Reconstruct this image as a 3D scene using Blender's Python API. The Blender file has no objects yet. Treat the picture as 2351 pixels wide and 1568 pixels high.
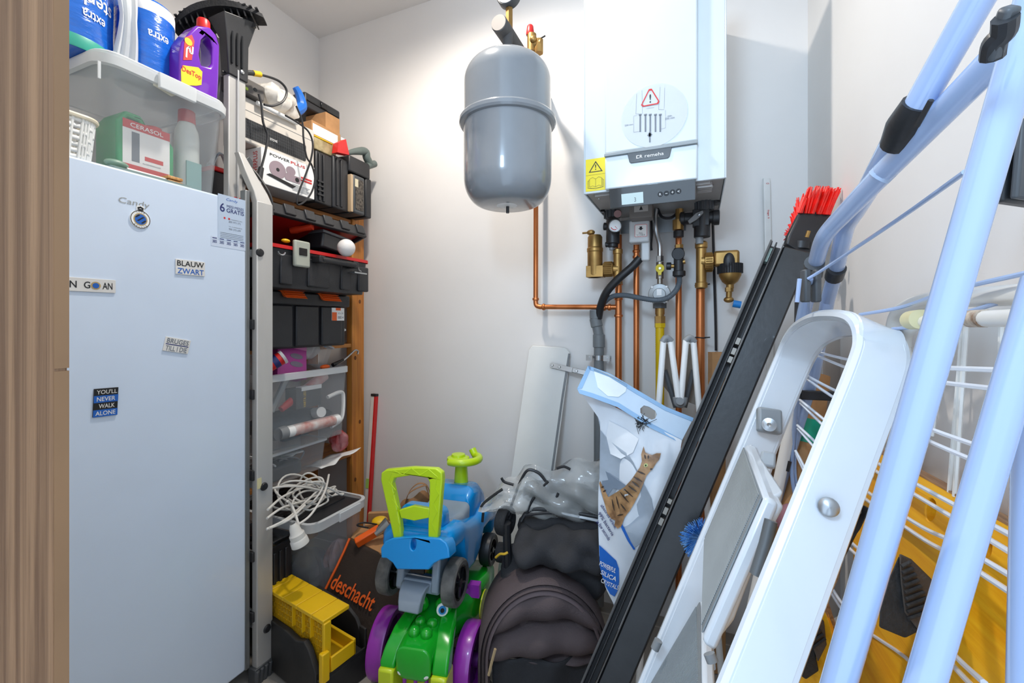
import bpy, bmesh, math, random
from mathutils import Vector, Matrix, geometry
from math import sin, cos, pi, radians
random.seed(7)
SC = bpy.context.scene
COL = SC.collection
# ---------------------------------------------------------------- camera
FPX, CX, HY, CAMZ, YAW = 1000.0, 1175.5, 740.0, 1.10, radians(23)
cam = bpy.data.cameras.new('camera'); camo = bpy.data.objects.new('camera', cam); COL.objects.link(camo)
camo.location = (0, 0, CAMZ); camo.rotation_euler = (radians(90), 0, YAW)
cam.sensor_width = 36; cam.lens = 36 * FPX / 2351; cam.shift_y = -(784 - HY) / 2351; cam.clip_start = 0.02
SC.camera = camo
# ---------------------------------------------------------------- view and world
SC.view_settings.view_transform = 'Standard'; SC.view_settings.look = 'None'
SC.view_settings.exposure = 0.27; SC.view_settings.gamma = 1.0; SC.view_settings.use_curve_mapping = False
SC.cycles.max_bounces = 10; SC.cycles.diffuse_bounces = 5; SC.cycles.transparent_max_bounces = 24
SC.cycles.glossy_bounces = 4; SC.cycles.caustics_reflective = False; SC.cycles.caustics_refractive = False
SC.cycles.sample_clamp_indirect = 6
W = bpy.data.worlds.new('hall_daylight'); SC.world = W; W.use_nodes = True
W.node_tree.nodes['Background'].inputs[0].default_value = (0.64, 0.80, 1.0, 1)
W.node_tree.nodes['Background'].inputs[1].default_value = 1.75
# ---------------------------------------------------------------- lamps
def lamp(name, kind, loc, power, color, size=0.1, rot=(0, 0, 0), **kw):
    l = bpy.data.lights.new(name, kind); o = bpy.data.objects.new(name, l); COL.objects.link(o)
    o.location = loc; o.rotation_euler = rot; l.energy = power; l.color = color
    if kind == 'AREA': l.size = size
    else: l.shadow_soft_size = size
    for k, v in kw.items(): setattr(l, k, v)
    return o
lamp('ceiling_spot_light', 'SPOT', (-0.78, 1.02, 2.575), 52, (1.0, 0.93, 0.84), 0.045, spot_size=radians(168), spot_blend=0.6)
# unseen flash-like light behind the camera, added where the cast shadows point
lamp('camera_side_light', 'AREA', (-0.27, -0.42, 1.95), 10, (0.56, 0.77, 1.0), 0.28, (radians(78), 0, radians(8)))
# ---------------------------------------------------------------- picture geometry -> place
def ray(px, py):
    u = (px - CX) / FPX; v = (HY - py) / FPX; c, s = cos(YAW), sin(YAW)
    return Vector((c * u - s, s * u + c, v))
CAM = Vector((0, 0, CAMZ))
def onX(px, py, X): d = ray(px, py); return CAM + d * (X / d.x)
def onY(px, py, Y): d = ray(px, py); return CAM + d * (Y / d.y)
def onZ(px, py, z): d = ray(px, py); return CAM + d * ((z - CAMZ) / d.z)
def dp(px, py, t): return CAM + ray(px, py) * t
class Fr:
    def __init__(s, o, u, v):
        s.o = Vector(o); s.u = Vector(u).normalized(); v = Vector(v)
        s.v = (v - s.u * v.dot(s.u)).normalized(); s.n = s.u.cross(s.v)
    def pt(s, a, b, c=0.0): return s.o + s.u * a + s.v * b + s.n * c
    def hit(s, px, py):
        d = ray(px, py); return CAM + d * ((s.o - CAM).dot(s.n) / d.dot(s.n))
    def px(s, px, py): q = s.hit(px, py) - s.o; return (q.dot(s.u), q.dot(s.v))
    def rect(s, x0, y0, x1, y1):
        xm, ym = (x0 + x1) / 2, (y0 + y1) / 2
        a0 = s.px(x0, ym)[0]; a1 = s.px(x1, ym)[0]; b0 = s.px(xm, y1)[1]; b1 = s.px(xm, y0)[1]
        return ((a0 + a1) / 2, (b0 + b1) / 2, abs(a1 - a0), abs(b1 - b0))
    def mat(s):
        m = Matrix((s.u, s.v, s.n)).transposed().to_4x4(); m.translation = s.o; return m
def FX(X): return Fr((X, 0, 0), (0, 1, 0), (0, 0, 1))      # a plane that faces +X
def FY(Y): return Fr((0, Y, 0), (1, 0, 0), (0, 0, 1))      # a plane that faces -Y
def FZ(Z): return Fr((0, 0, Z), (1, 0, 0), (0, 1, 0))
def Fpx(p0, p1, p2): return Fr(p0, p1 - p0, p2 - p0)
# ---------------------------------------------------------------- materials
def lin(c):
    if isinstance(c, str): c = [int(c[i:i + 2], 16) / 255 for i in (0, 2, 4)]
    return tuple(x / 12.92 if x <= 0.04045 else ((x + 0.055) / 1.055) ** 2.4 for x in c) + (1,)
MC = {}
def pm(name, col, rough=0.5, metal=0.0, var=0.06, vs=8, bump=0.0, bs=60, coat=0.0, trans=0.0, clear=0.0, col2=None, stretch=(1, 1, 1), emit=0, sss=0, spec=None):
    if name in MC: return MC[name]
    m = bpy.data.materials.new(name); MC[name] = m; m.use_nodes = True; nt = m.node_tree; N = nt.nodes; L = nt.links
    b = N['Principled BSDF']; c = lin(col)
    tc = N.new('ShaderNodeTexCoord'); mp = N.new('ShaderNodeMapping'); mp.inputs['Scale'].default_value = stretch
    L.new(tc.outputs['Object'], mp.inputs[0])
    nz = N.new('ShaderNodeTexNoise'); nz.inputs['Scale'].default_value = vs; nz.inputs['Detail'].default_value = 5
    L.new(mp.outputs[0], nz.inputs['Vector'])
    rp = N.new('ShaderNodeValToRGB'); e = rp.color_ramp.elements
    c2 = lin(col2) if col2 else tuple(max(0, x * (1 - 2 * var)) for x in c[:3]) + (1,)
    c1 = c if col2 else tuple(min(1, x * (1 + var * .5)) for x in c[:3]) + (1,)
    e[0].color = c2; e[1].color = c1; e[0].position = 0.3; e[1].position = 0.62
    L.new(nz.outputs[0], rp.inputs[0]); L.new(rp.outputs[0], b.inputs['Base Color'])
    b.inputs['Roughness'].default_value = rough; b.inputs['Metallic'].default_value = metal
    b.inputs['Coat Weight'].default_value = coat; b.inputs['Transmission Weight'].default_value = trans
    if spec is not None: b.inputs['Specular IOR Level'].default_value = spec
    if bump:
        n2 = N.new('ShaderNodeTexNoise'); n2.inputs['Scale'].default_value = bs; n2.inputs['Detail'].default_value = 4
        L.new(mp.outputs[0], n2.inputs['Vector'])
        bp = N.new('ShaderNodeBump'); bp.inputs['Strength'].default_value = bump; bp.inputs['Distance'].default_value = 0.01
        L.new(n2.outputs[0], bp.inputs['Height']); L.new(bp.outputs[0], b.inputs['Normal'])
    if emit:
        L.new(rp.outputs[0], b.inputs['Emission Color']); b.inputs['Emission Strength'].default_value = emit
    if clear:
        out = N['Material Output']; tr = N.new('ShaderNodeBsdfTransparent'); mx = N.new('ShaderNodeMixShader')
        lw = N.new('ShaderNodeLayerWeight'); lw.inputs[0].default_value = 0.35
        mr = N.new('ShaderNodeMapRange'); mr.inputs[3].default_value = 1 - clear; mr.inputs[4].default_value = min(1, 1 - clear + 0.2)
        L.new(lw.outputs['Facing'], mr.inputs[0]); L.new(mr.outputs[0], mx.inputs[0])
        L.new(tr.outputs[0], mx.inputs[1]); L.new(b.outputs[0], mx.inputs[2]); L.new(mx.outputs[0], out.inputs[0])
    return m
def wood(name, a, b_, scale=1.0, axis=2, rough=0.5, fine=60):
    if name in MC: return MC[name]
    m = bpy.data.materials.new(name); MC[name] = m; m.use_nodes = True; nt = m.node_tree; N = nt.nodes; L = nt.links
    b = N['Principled BSDF']; tc = N.new('ShaderNodeTexCoord'); mp = N.new('ShaderNodeMapping')
    st = [fine * scale] * 3; st[axis] = 1.6 * scale; mp.inputs['Scale'].default_value = st
    L.new(tc.outputs['Object'], mp.inputs[0])
    nz = N.new('ShaderNodeTexNoise'); nz.inputs['Scale'].default_value = 1; nz.inputs['Detail'].default_value = 8; nz.inputs['Roughness'].default_value = .65
    nz.inputs['Distortion'].default_value = .6
    L.new(mp.outputs[0], nz.inputs['Vector'])
    rp = N.new('ShaderNodeValToRGB'); e = rp.color_ramp.elements; e[0].color = lin(b_); e[1].color = lin(a); e[0].position = .38; e[1].position = .60
    L.new(nz.outputs[0], rp.inputs[0]); L.new(rp.outputs[0], b.inputs['Base Color']); b.inputs['Roughness'].default_value = rough
    bp = N.new('ShaderNodeBump'); bp.inputs['Strength'].default_value = .15; bp.inputs['Distance'].default_value = .003
    L.new(nz.outputs[0], bp.inputs['Height']); L.new(bp.outputs[0], b.inputs['Normal'])
    return m
WHITEW = pm('wall_paint', 'EAE6E2', .6, var=.02, vs=2, bump=.12, bs=9)
WHT = pm('white_enamel', 'E9EDF1', .25, coat=.3, var=.02)
BLK = pm('black_plastic', '26272A', .42, var=.15, bump=.05, bs=200)
BLKG = pm('black_gloss', '131417', .18, var=.1)
RUB = pm('black_rubber', '1E1F22', .75, var=.3, bump=.2, bs=120)
GRY = pm('grey_plastic', '8A8D8F', .45, var=.08)
DGRY = pm('dark_grey_plastic', '4A4D50', .45, var=.1)
COP = pm('copper', 'DC8B58', .33, .9, var=.2, vs=14, col2='AE6434', stretch=(1, 1, .25))
BRS = pm('brass', 'AE8A52', .42, .85, var=.15, vs=20)
STL = pm('steel', 'B9BDC0', .3, .95, var=.1)
ALU = pm('aluminium', 'CBC9C5', .42, .35, var=.12, vs=5, stretch=(1, 1, .15))
PVC = pm('grey_pvc', '75797B', .45, var=.06)
RED = pm('red_plastic', 'D32222', .4)
ORG = pm('orange_plastic', 'F0641C', .4)
YEL = pm('yellow_plastic', 'EDBE12', .42, var=.05)
CLR = pm('clear_plastic', 'C6CCD0', .2, clear=.9, var=.02)
FROST = pm('frosted_plastic', 'E4E8EA', .35, clear=.35, var=.02)
PAPER = pm('white_print', 'F2F2F0', .5, var=.02)
INKB = pm('black_ink', '17181B', .5)
INKG = pm('grey_ink', '6F7680', .5)
INKN = pm('navy_ink', '232C6B', .5)
INKR = pm('red_ink', 'CF2A2A', .5)
INKU = pm('blue_ink', '1A5FB8', .5)
CARD = pm('cardboard', 'B98A5C', .85, var=.08, vs=20, bump=.1, bs=90)
PINE = wood('pine_wood', 'C98438', 'A8642A', 1, 2, .5, 40)
# ---------------------------------------------------------------- mesh builder (world coordinates)
WM = {}
class M:
    def __init__(s, T=None): s.bm = bmesh.new(); s.T = T
    def v(s, p):
        p = Vector(p); return s.bm.verts.new(s.T @ p if s.T else p)
    def f(s, vs):
        try: return s.bm.faces.new(vs)
        except ValueError: return None
    def hexa(s, P):      # 8 points: bottom 0-3, top 4-7
        V = [s.v(p) for p in P]
        for q in ((3, 2, 1, 0), (4, 5, 6, 7), (0, 1, 5, 4), (1, 2, 6, 5), (2, 3, 7, 6), (3, 0, 4, 7)): s.f([V[i] for i in q])
        return s
    def box(s, x0, x1, y0, y1, z0, z1):
        return s.hexa([(x0, y0, z0), (x1, y0, z0), (x1, y1, z0), (x0, y1, z0), (x0, y0, z1), (x1, y0, z1), (x1, y1, z1), (x0, y1, z1)])
    def fbox(s, F, a0, a1, b0, b1, c0, c1):
        return s.hexa([F.pt(a0, b0, c0), F.pt(a1, b0, c0), F.pt(a1, b1, c0), F.pt(a0, b1, c0), F.pt(a0, b0, c1), F.pt(a1, b0, c1), F.pt(a1, b1, c1), F.pt(a0, b1, c1)])
    def loft(s, rings, cap0=True, cap1=True, closed=True):
        R = [[s.v(p) for p in r] for r in rings]; n = len(R[0])
        for i in range(len(R) - 1):
            for j in range(n if closed else n - 1):
                k = (j + 1) % n; s.f([R[i][j], R[i][k], R[i + 1][k], R[i + 1][j]])
        if cap0: s.f(R[0][::-1])
        if cap1: s.f(R[-1])
        return s
    def cyl(s, p0, p1, r0, r1=None, n=16, cap=True):
        r1 = r0 if r1 is None else r1; p0, p1 = Vector(p0), Vector(p1); return s.lathe([(r0, 0), (r1, (p1 - p0).length)], p0, p1 - p0, n, cap)
    def lathe(s, prof, p, axis, n=24, cap=True):
        p = Vector(p); a = Vector(axis).normalized(); q = a.orthogonal().normalized(); w = a.cross(q)
        rings = [[p + a * h + (q * cos(2 * pi * j / n) + w * sin(2 * pi * j / n)) * max(r, 1e-5) for j in range(n)] for r, h in prof]
        return s.loft(rings, cap, cap)
    def tube(s, pts, r, n=10, closed=False, cap=True, flat=None):
        P = [Vector(p) for p in pts]; N = len(P); rr = r if isinstance(r, (list, tuple)) else [r] * N
        t = []
        for i in range(N):
            a = P[(i - 1) % N] if (closed or i) else P[0]; b = P[(i + 1) % N] if (closed or i < N - 1) else P[-1]
            t.append((b - a).normalized())
        q = t[0].orthogonal().normalized(); rings = []
        for i in range(N):
            q = (q - t[i] * q.dot(t[i])); q = q.normalized() if q.length > 1e-6 else t[i].orthogonal().normalized(); w = t[i].cross(q)
            rings.append([P[i] + (q * cos(2 * pi * j / n) + w * sin(2 * pi * j / n)) * rr[i] for j in range(n)])
        if closed: rings.append(rings[0]); return s.loft(rings, False, False)
        return s.loft(rings, cap, cap)
    def band(s, pts, wdir, w, th):     # flat strip swept along pts
        P = [Vector(p) for p in pts]; wd = Vector(wdir).normalized(); rings = []
        for i, p in enumerate(P):
            t = (P[min(i + 1, len(P) - 1)] - P[max(i - 1, 0)]).normalized(); x = (wd - t * wd.dot(t)).normalized(); y = t.cross(x)
            rings.append([p + x * a * w / 2 + y * b * th / 2 for a, b in ((-1, -.6), (-.93, -1), (.93, -1), (1, -.6), (1, .6), (.93, 1), (-.93, 1), (-1, .6))])
        return s.loft(rings)
    def sph(s, c, r, sc=(1, 1, 1), n=16, m=10, R=None):
        c = Vector(c); rings = []
        for i in range(m + 1):
            th = pi * i / m; ring = []
            for j in range(n):
                a = 2 * pi * j / n; d = Vector((sin(th) * cos(a) * sc[0], sin(th) * sin(a) * sc[1], -cos(th) * sc[2])) * r
                ring.append(c + (R @ d if R else d))
            rings.append(ring)
        return s.loft(rings, False, False)
    def grid(s, fn, nu, nv):
        G = [[s.v(fn(i / nu, j / nv)) for j in range(nv + 1)] for i in range(nu + 1)]
        for i in range(nu):
            for j in range(nv): s.f([G[i][j], G[i + 1][j], G[i + 1][j + 1], G[i][j + 1]])
        return s
    def plate(s, F, outer, d0, d1, holes=()):
        loops = [[Vector((a, b, 0)) for a, b in outer]] + [[Vector((a, b, 0)) for a, b in h] for h in holes]
        flat = [p for l in loops for p in l]
        tris = geometry.tessellate_polygon(loops)
        A = [s.v(F.pt(p.x, p.y, d0)) for p in flat]; B = [s.v(F.pt(p.x, p.y, d1)) for p in flat]
        for t in tris: s.f([A[i] for i in t]); s.f([B[i] for i in t][::-1])
        k = 0
        for l in loops:
            n = len(l)
            for i in range(n): s.f([A[k + i], A[k + (i + 1) % n], B[k + (i + 1) % n], B[k + i]])
            k += n
        return s
    def text(s, F, txt, a, b, w, h, c=0.0008, rot=0, fit=True, shear=0, bold=0.0):
        cu = bpy.data.curves.new('lettering', 'FONT'); cu.body = txt; cu.align_x = 'CENTER'; cu.resolution_u = 3; cu.shear = shear; cu.offset = bold
        cu.space_line = .85
        o = bpy.data.objects.new('lettering', cu); me = bpy.data.meshes.new_from_object(o)
        xs = [v.co.x for v in me.vertices]; ys = [v.co.y for v in me.vertices]
        if xs:
            x0, x1, y0, y1 = min(xs), max(xs), min(ys), max(ys); sx = w / (x1 - x0); sy = h / (y1 - y0) if h else sx
            V = []
            for v in me.vertices:
                x = (v.co.x - (x0 + x1) / 2) * sx; y = (v.co.y - (y0 + y1) / 2) * sy
                V.append(s.v(F.pt(a + x * cos(rot) - y * sin(rot), b + x * sin(rot) + y * cos(rot), c)))
            for p in me.polygons: s.f([V[i] for i in p.vertices])
        bpy.data.objects.remove(o); bpy.data.meshes.remove(me); bpy.data.curves.remove(cu)
        return s
    def build(s, name, mat, parent=None, bev=0.0, seg=2, angle=0.6, solid=0, sub=0, fixn=True):
        if fixn: bmesh.ops.recalc_face_normals(s.bm, faces=s.bm.faces)
        if parent is not None: inv = WM[parent.name].inverted()
        else:
            xs = [v.co for v in s.bm.verts]
            c = Vector(((min(p.x for p in xs) + max(p.x for p in xs)) / 2, (min(p.y for p in xs) + max(p.y for p in xs)) / 2, min(p.z for p in xs)))
            inv = Matrix.Translation(-c)
        s.bm.transform(inv)
        me = bpy.data.meshes.new(name); s.bm.to_mesh(me); s.bm.free()
        for p in me.polygons: p.use_smooth = True
        me.set_sharp_from_angle(angle=angle)
        o = bpy.data.objects.new(name, me); COL.objects.link(o); me.materials.append(mat)
        if parent is not None: o.parent = parent; WM[o.name] = WM[parent.name]
        else: o.location = c; WM[o.name] = Matrix.Translation(c)
        if bev:
            b = o.modifiers.new('bevel', 'BEVEL'); b.width = bev; b.segments = seg; b.limit_method = 'ANGLE'; b.angle_limit = radians(40)
        if sub: b = o.modifiers.new('subdivision', 'SUBSURF'); b.levels = sub; b.render_levels = sub
        if solid: b = o.modifiers.new('solidify', 'SOLIDIFY'); b.thickness = solid; b.offset = 0
        return o
def tag(o, label=None, cat=None, group=None, kind=None):
    if label: o['label'] = label
    if cat: o['category'] = cat
    if group: o['group'] = group
    if kind: o['kind'] = kind
    return o
def thing(name, label, cat, loc, group=None):
    o = bpy.data.objects.new(name, None); COL.objects.link(o); o.location = loc; o.empty_display_size = .05
    WM[o.name] = Matrix.Translation(Vector(loc)); return tag(o, label, cat, group)
def rr(F, a, b, w, h, r, c=0.0, n=5, sc=1.0):      # rounded rectangle ring
    out = []; w2, h2 = w / 2 * sc, h / 2 * sc; r = min(r, w2 * .99, h2 * .99)
    for sx, sy, t0 in ((1, 1, 0), (-1, 1, 90), (-1, -1, 180), (1, -1, 270)):
        for i in range(n + 1):
            t = radians(t0 + 90 * i / n); out.append(F.pt(a + sx * (w2 - r) + r * cos(t), b + sy * (h2 - r) + r * sin(t), c))
    return out
def rr2(a, b, w, h, r, n=5):
    return [(p.x, p.y) for p in rr(Fr((0, 0, 0), (1, 0, 0), (0, 1, 0)), a, b, w, h, r, 0, n)]
def ell(a, b, ra, rb, n=24): return [(a + ra * cos(2 * pi * i / n), b + rb * sin(2 * pi * i / n)) for i in range(n)]
def smooth(pts, k=6, closed=False):      # catmull-rom
    P = [Vector(p) for p in pts]; N = len(P); out = []
    rng = range(N) if closed else range(N - 1)
    for i in rng:
        g = (lambda j: P[j % N]) if closed else (lambda j: P[max(0, min(N - 1, j))])
        a, b, c, d = g(i - 1), g(i), g(i + 1), g(i + 2)
        for j in range(k):
            t = j / k; out.append(.5 * ((2 * b) + (c - a) * t + (2 * a - 5 * b + 4 * c - d) * t * t + (3 * b - a - 3 * c + d) * t ** 3))
    if not closed: out.append(P[-1])
    return out
def tub(m, F, a, b, w, h, z0, z1, taper=.9, r=.03, th=.004):      # open-topped thin walled box, n of F is up
    m.loft([rr(F, a, b, w * taper, h * taper, r, z0), rr(F, a, b, w, h, r, z1), rr(F, a, b, w - 2 * th, h - 2 * th, r - th, z1), rr(F, a, b, (w * taper - 2 * th), (h * taper - 2 * th), r - th, z0 + th)], True, True)
    return m
def struct(m, name, mat, parent=None, **k): return tag(m.build(name, mat, parent, **k), kind='structure')
# ================================================================= the room
XL, XR, YB, ZC = -1.84, 0.34, 1.72, 2.60
def tile_mat():
    m = bpy.data.materials.new('floor_tiles'); m.use_nodes = True; nt = m.node_tree; N = nt.nodes; L = nt.links; b = N['Principled BSDF']
    tc = N.new('ShaderNodeTexCoord'); mp = N.new('ShaderNodeMapping'); mp.inputs['Location'].default_value = (.21, .13, 0)
    br = N.new('ShaderNodeTexBrick'); br.offset = 0; br.inputs['Scale'].default_value = 1; br.inputs['Brick Width'].default_value = .45; br.inputs['Row Height'].default_value = .45
    br.inputs['Mortar Size'].default_value = .004; br.inputs['Color1'].default_value = lin('A9A39B'); br.inputs['Color2'].default_value = lin('A39D96'); br.inputs['Mortar'].default_value = lin('C9C4BC')
    nz = N.new('ShaderNodeTexNoise'); nz.inputs['Scale'].default_value = 9; nz.inputs['Detail'].default_value = 6
    mx = N.new('ShaderNodeMixRGB'); mx.blend_type = 'MULTIPLY'; mx.inputs[0].default_value = .25
    L.new(tc.outputs['Object'], mp.inputs[0]); L.new(mp.outputs[0], br.inputs[0]); L.new(mp.outputs[0], nz.inputs[0]); L.new(br.outputs[0], mx.inputs[1]); L.new(nz.outputs[0], mx.inputs[2])
    L.new(mx.outputs[0], b.inputs['Base Color']); b.inputs['Roughness'].default_value = .45; return m
struct(M().box(XL - .1, XR + .1, -.05, YB + .1, -.08, 0), 'floor', tile_mat())
struct(M().box(XL - .1, XR + .1, -.05, YB + .1, ZC, ZC + .08), 'ceiling', WHITEW)
struct(M().box(XL - .1, XL, .04, YB + .1, 0, ZC), 'wall_left', WHITEW)
struct(M().box(XL, XR + .1, YB, YB + .1, 0, ZC), 'wall_back', WHITEW)
struct(M().box(XR, XR + .1, -.05, YB, 0, ZC), 'wall_right', WHITEW)
struct(M().box(XL, -.46, .04, .155, 0, ZC), 'wall_front', WHITEW)
OAK = wood('oak_veneer', '9A7656', '6E5038', 1, 2, .5, 190)
tr = struct(M().box(-.46, -.42, .02, .165, 0, 2.12), 'trim_1', OAK, bev=.0015)
struct(M().box(-.424, -.4195, .1575, .1655, 0, 1.065).box(-.424, -.4195, .1575, .1655, 1.067, 2.12), 'door_seal_strip', pm('oak_edge', '8A6848', .5), tr)
lf = thing('ceiling_lamp', 'small round recessed ceiling spot in front of the wall boiler', 'lamp', (-.78, 1.02, 2.6))
M().lathe([(.05, 0), (.05, .006), (.043, .01), (.040, .003)], (-.78, 1.02, 2.589), (0, 0, 1), 32, False).build('trim_ring', WHT, lf)
# ================================================================= expansion vessel
TC = Vector((-.552, 1.265, 0)); GREYT = pm('grey_vessel_enamel', '84898E', .22, coat=.5, var=.03)
t = thing('expansion_vessel', 'grey cylindrical steel expansion vessel with a raised ring, hung left of the boiler', 'expansion tank', (TC.x, TC.y, 1.48))
z0 = 1.468; z1 = 1.985
prof = []
for i in range(11):
    a = radians(-90 + 9 * i); prof.append((.075 + .063 * cos(a) if i else .0, .085 + .085 * sin(a)))
prof[0] = (.0, 0)
prof += [(.1385, .15), (.139, .262)]
M().lathe(prof, (TC.x, TC.y, z0), (0, 0, 1), 64, False).build('lower_shell', GREYT, t, angle=1)
up = [(.139, .262), (.1375, .30), (.1375, .385)]
for i in range(1, 11):
    a = radians(9 * i); up.append((.07 + .0675 * cos(a), .385 + .072 * sin(a)))
up.append((0, .457))
M().lathe(up, (TC.x, TC.y, z0), (0, 0, 1), 64, False).build('upper_shell', GREYT, t, angle=1)
M().lathe([(.138, .248), (.148, .250), (.1525, .256), (.1525, .266), (.148, .272), (.138, .274)], (TC.x, TC.y, z0), (0, 0, 1), 64, False).build('clamp_ring', GREYT, t)
M().lathe([(0, 0), (.03, .0005), (.036, .003)], (TC.x, TC.y - .005, z0 - .0012), (0, 0, 1), 32, False).build('rating_label', PAPER, t)
M().cyl((TC.x, TC.y, z0 - .022), (TC.x, TC.y, z0 + .002), .005).build('valve_cap', BLK, t)
# the fittings over it
t = thing('vessel_bracket_pipe', 'black lagged bracket pipe with brass couplings over the grey vessel', 'pipe', (TC.x, TC.y, 1.98))
top = z0 + .457
INS = pm('dark_lagging', '4B4A4B', .7, bump=.2)
M().cyl((TC.x, TC.y, top - .01), (TC.x, TC.y, top + .035), .013, n=8).cyl((TC.x, TC.y, top + .005), (TC.x, TC.y, top + .02), .017, n=6).build('brass_coupling', BRS, t)
M().cyl((TC.x, TC.y, top + .03), (TC.x, TC.y, top + .098), .0155).build('riser', INS, t)
hz = top + .098
M().cyl((TC.x - .01, TC.y - .045, hz), (TC.x - .01, 1.47, hz), .026, n=24).cyl((TC.x - .01, 1.46, hz), (TC.x - .01, YB, hz), .010, n=14).build('lagged_tube', INS, t, bev=.002)
M().cyl((TC.x - .01, TC.y - .048, hz), (TC.x - .01, TC.y - .044, hz), .024, n=24).build('end_cap', pm('beige_cap', '9D948C', .5), t)
M().cyl((TC.x - .003, TC.y + .02, hz + .02), (TC.x - .003, TC.y + .02, hz + .085), .012, n=6).build('brass_nipple', BRS, t)
t2 = thing('pressure_gauge', 'round pressure gauge on top of the bracket pipe above the grey vessel', 'gauge', (TC.x, TC.y, hz + .08))
M().lathe([(.001, 0), (.036, 0), (.038, .004), (.038, .028), (.03, .035), (.001, .036)], (TC.x - .003, TC.y + .0, hz + .124), (0, 1, 0), 32).build('gauge_case', DGRY, t2)
M().cyl((TC.x - .003, TC.y - .002, hz + .124), (TC.x - .003, TC.y + .001, hz + .124), .033, n=32).build('dial', PAPER, t2)
t3 = thing('safety_valve', 'brass safety valve with a red cap behind the top of the grey vessel', 'valve', (TC.x + .05, 1.45, 1.99))
p = dp(1221, 100, 1.50)
M().cyl(p - Vector((0, 0, .03)), p + Vector((0, 0, .03)), .016, n=20).cyl(p - Vector((.0, 0, .008)), p + Vector((.035, 0, -.008)), .014, n=16).cyl(p + Vector((.026, .0, -.04)), p + Vector((.026, 0, .005)), .015, n=8).sph(p + Vector((.01, -.012, .004)), .013).build('valve_body', BRS, t3)
M().lathe([(.013, 0), (.0145, .004), (.011, .03), (.008, .034), (0, .034)], p + Vector((-.006, 0, .03)), (0, 0, 1), 16, False).build('red_cap', RED, t3)
M().cyl(p + Vector((.03, -.002, .008)), p + Vector((.05, -.004, .012)), .003).build('screw', BLK, t3)
M().tube(smooth([p + Vector((.0, .03, -.03)), p + Vector((0, .05, -.03)), (TC.x - .01, 1.6, hz)]), .011).build('link_pipe', INS, t3)
# ================================================================= boiler
YF = 1.34; F = FY(YF)
xl, xr = F.px(1340, 440)[0], F.px(1668, 405)[0]; zb = 1.5; zt = 2.13
BW = pm('boiler_white', 'D3DDE2', .2, coat=.4, var=.01)
t = thing('gas_boiler', 'white wall mounted gas boiler with a dark control panel and yellow warning label', 'boiler', ((xl + xr) / 2, 1.53, zb))
m = M(); m.box(xl, xl + .004, YF, YB, zb, zt).box(xr - .004, xr, YF, YB, zb, zt).box(xl + .004, xr - .004, YF, YF + .01, zb, zt).box(xl, xr, YF, YB, zt, zt + .004)
m.build('casing', BW, t, bev=.0015)
c0, c1 = F.px(1391, 300)[0], F.px(1601, 300)[0]
hbar = F.px(1498, 345)[1]
m = M(); m.fbox(F, c0, c1, zb + .002, hbar - .006, .0005, .016).fbox(F, c0, c1, hbar + .004, zt, .0005, .016); m.build('front_panel', BW, t, bev=.004)
M().fbox(F, c0 - .001, c1 + .001, hbar - .006, hbar + .004, .001, .021).build('handle_bar', pm('bar_grey', '8F9699', .35), t, bev=.0015)
F2 = Fr((0, YF - .0165, 0), (1, 0, 0), (0, 0, 1)); cm = (c0 + c1) / 2
hz2 = hbar - .006
dark = pm('boiler_dark_panel', '44484A', .12, coat=.8)
pl = M().plate(F2, [(cm - .062, hz2), (cm + .062, hz2), (cm + .056, hz2 - .026), (cm + .051, hz2 - .03), (cm - .051, hz2 - .03), (cm - .056, hz2 - .026)], 0, .003).build('name_plate', dark, t, bev=.001)
q = M(); q.text(F2, 'remeha', cm + .014, hz2 - .0145, .052, .0098, .0036)
q.plate(F2, [(cm - .036, hz2 - .010), (cm - .028, hz2 - .010), (cm - .028, hz2 - .0115), (cm - .034, hz2 - .0115), (cm - .034, hz2 - .0175), (cm - .028, hz2 - .0175), (cm - .028, hz2 - .019), (cm - .036, hz2 - .019)], .003, .0036)
q.text(F2, 'R', cm - .0225, hz2 - .0145, .0075, .009, .0036, bold=.01)
q.build('lettering', PAPER, pl)
# control panel, tilted under the front
P0 = Vector((c0 + .012, YF - .014, zb + .004)); P1 = Vector((c1 - .004, YF - .014, zb + .004)); P2 = Vector((c0 + .012, YF + .006, zb - .052))
FC = Fr(P2, P1 - P0, P0 - P2); cw = (P1 - P0).length; ch = (P0 - P2).length
cp = M().fbox(FC, 0, cw, 0, ch, -.03, 0).build('control_panel', dark, t, bev=.002)
a, b, w, h = FC.rect(1427, 443, 1477, 468)
M().fbox(FC, a - w / 2, a + w / 2, b - h / 2, b + h / 2, .0002, .001).build('display', pm('lcd', 'C6DADA', .2, emit=.18, var=.02), cp)
M().text(FC, '3', a + .008, b - .004, .005, h * .4, .0014).build('display_digit', INKG, cp)
for i, (px, py, g) in enumerate(((1516, 446, 'R'), (1530, 444, '-'), (1544, 441, '+'), (1558, 439, '<'))):
    a, b = FC.px(px, py); kb = M().plate(FC, ell(a, b, .0075, .0075, 20), .0002, .0012).build('button', BLKG, cp)
    M().text(FC, g, a, b, .006 if g != '-' else .006, .0065 if g != '-' else .0016, .0016, bold=.01).build('symbol', PAPER, kb)
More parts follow.
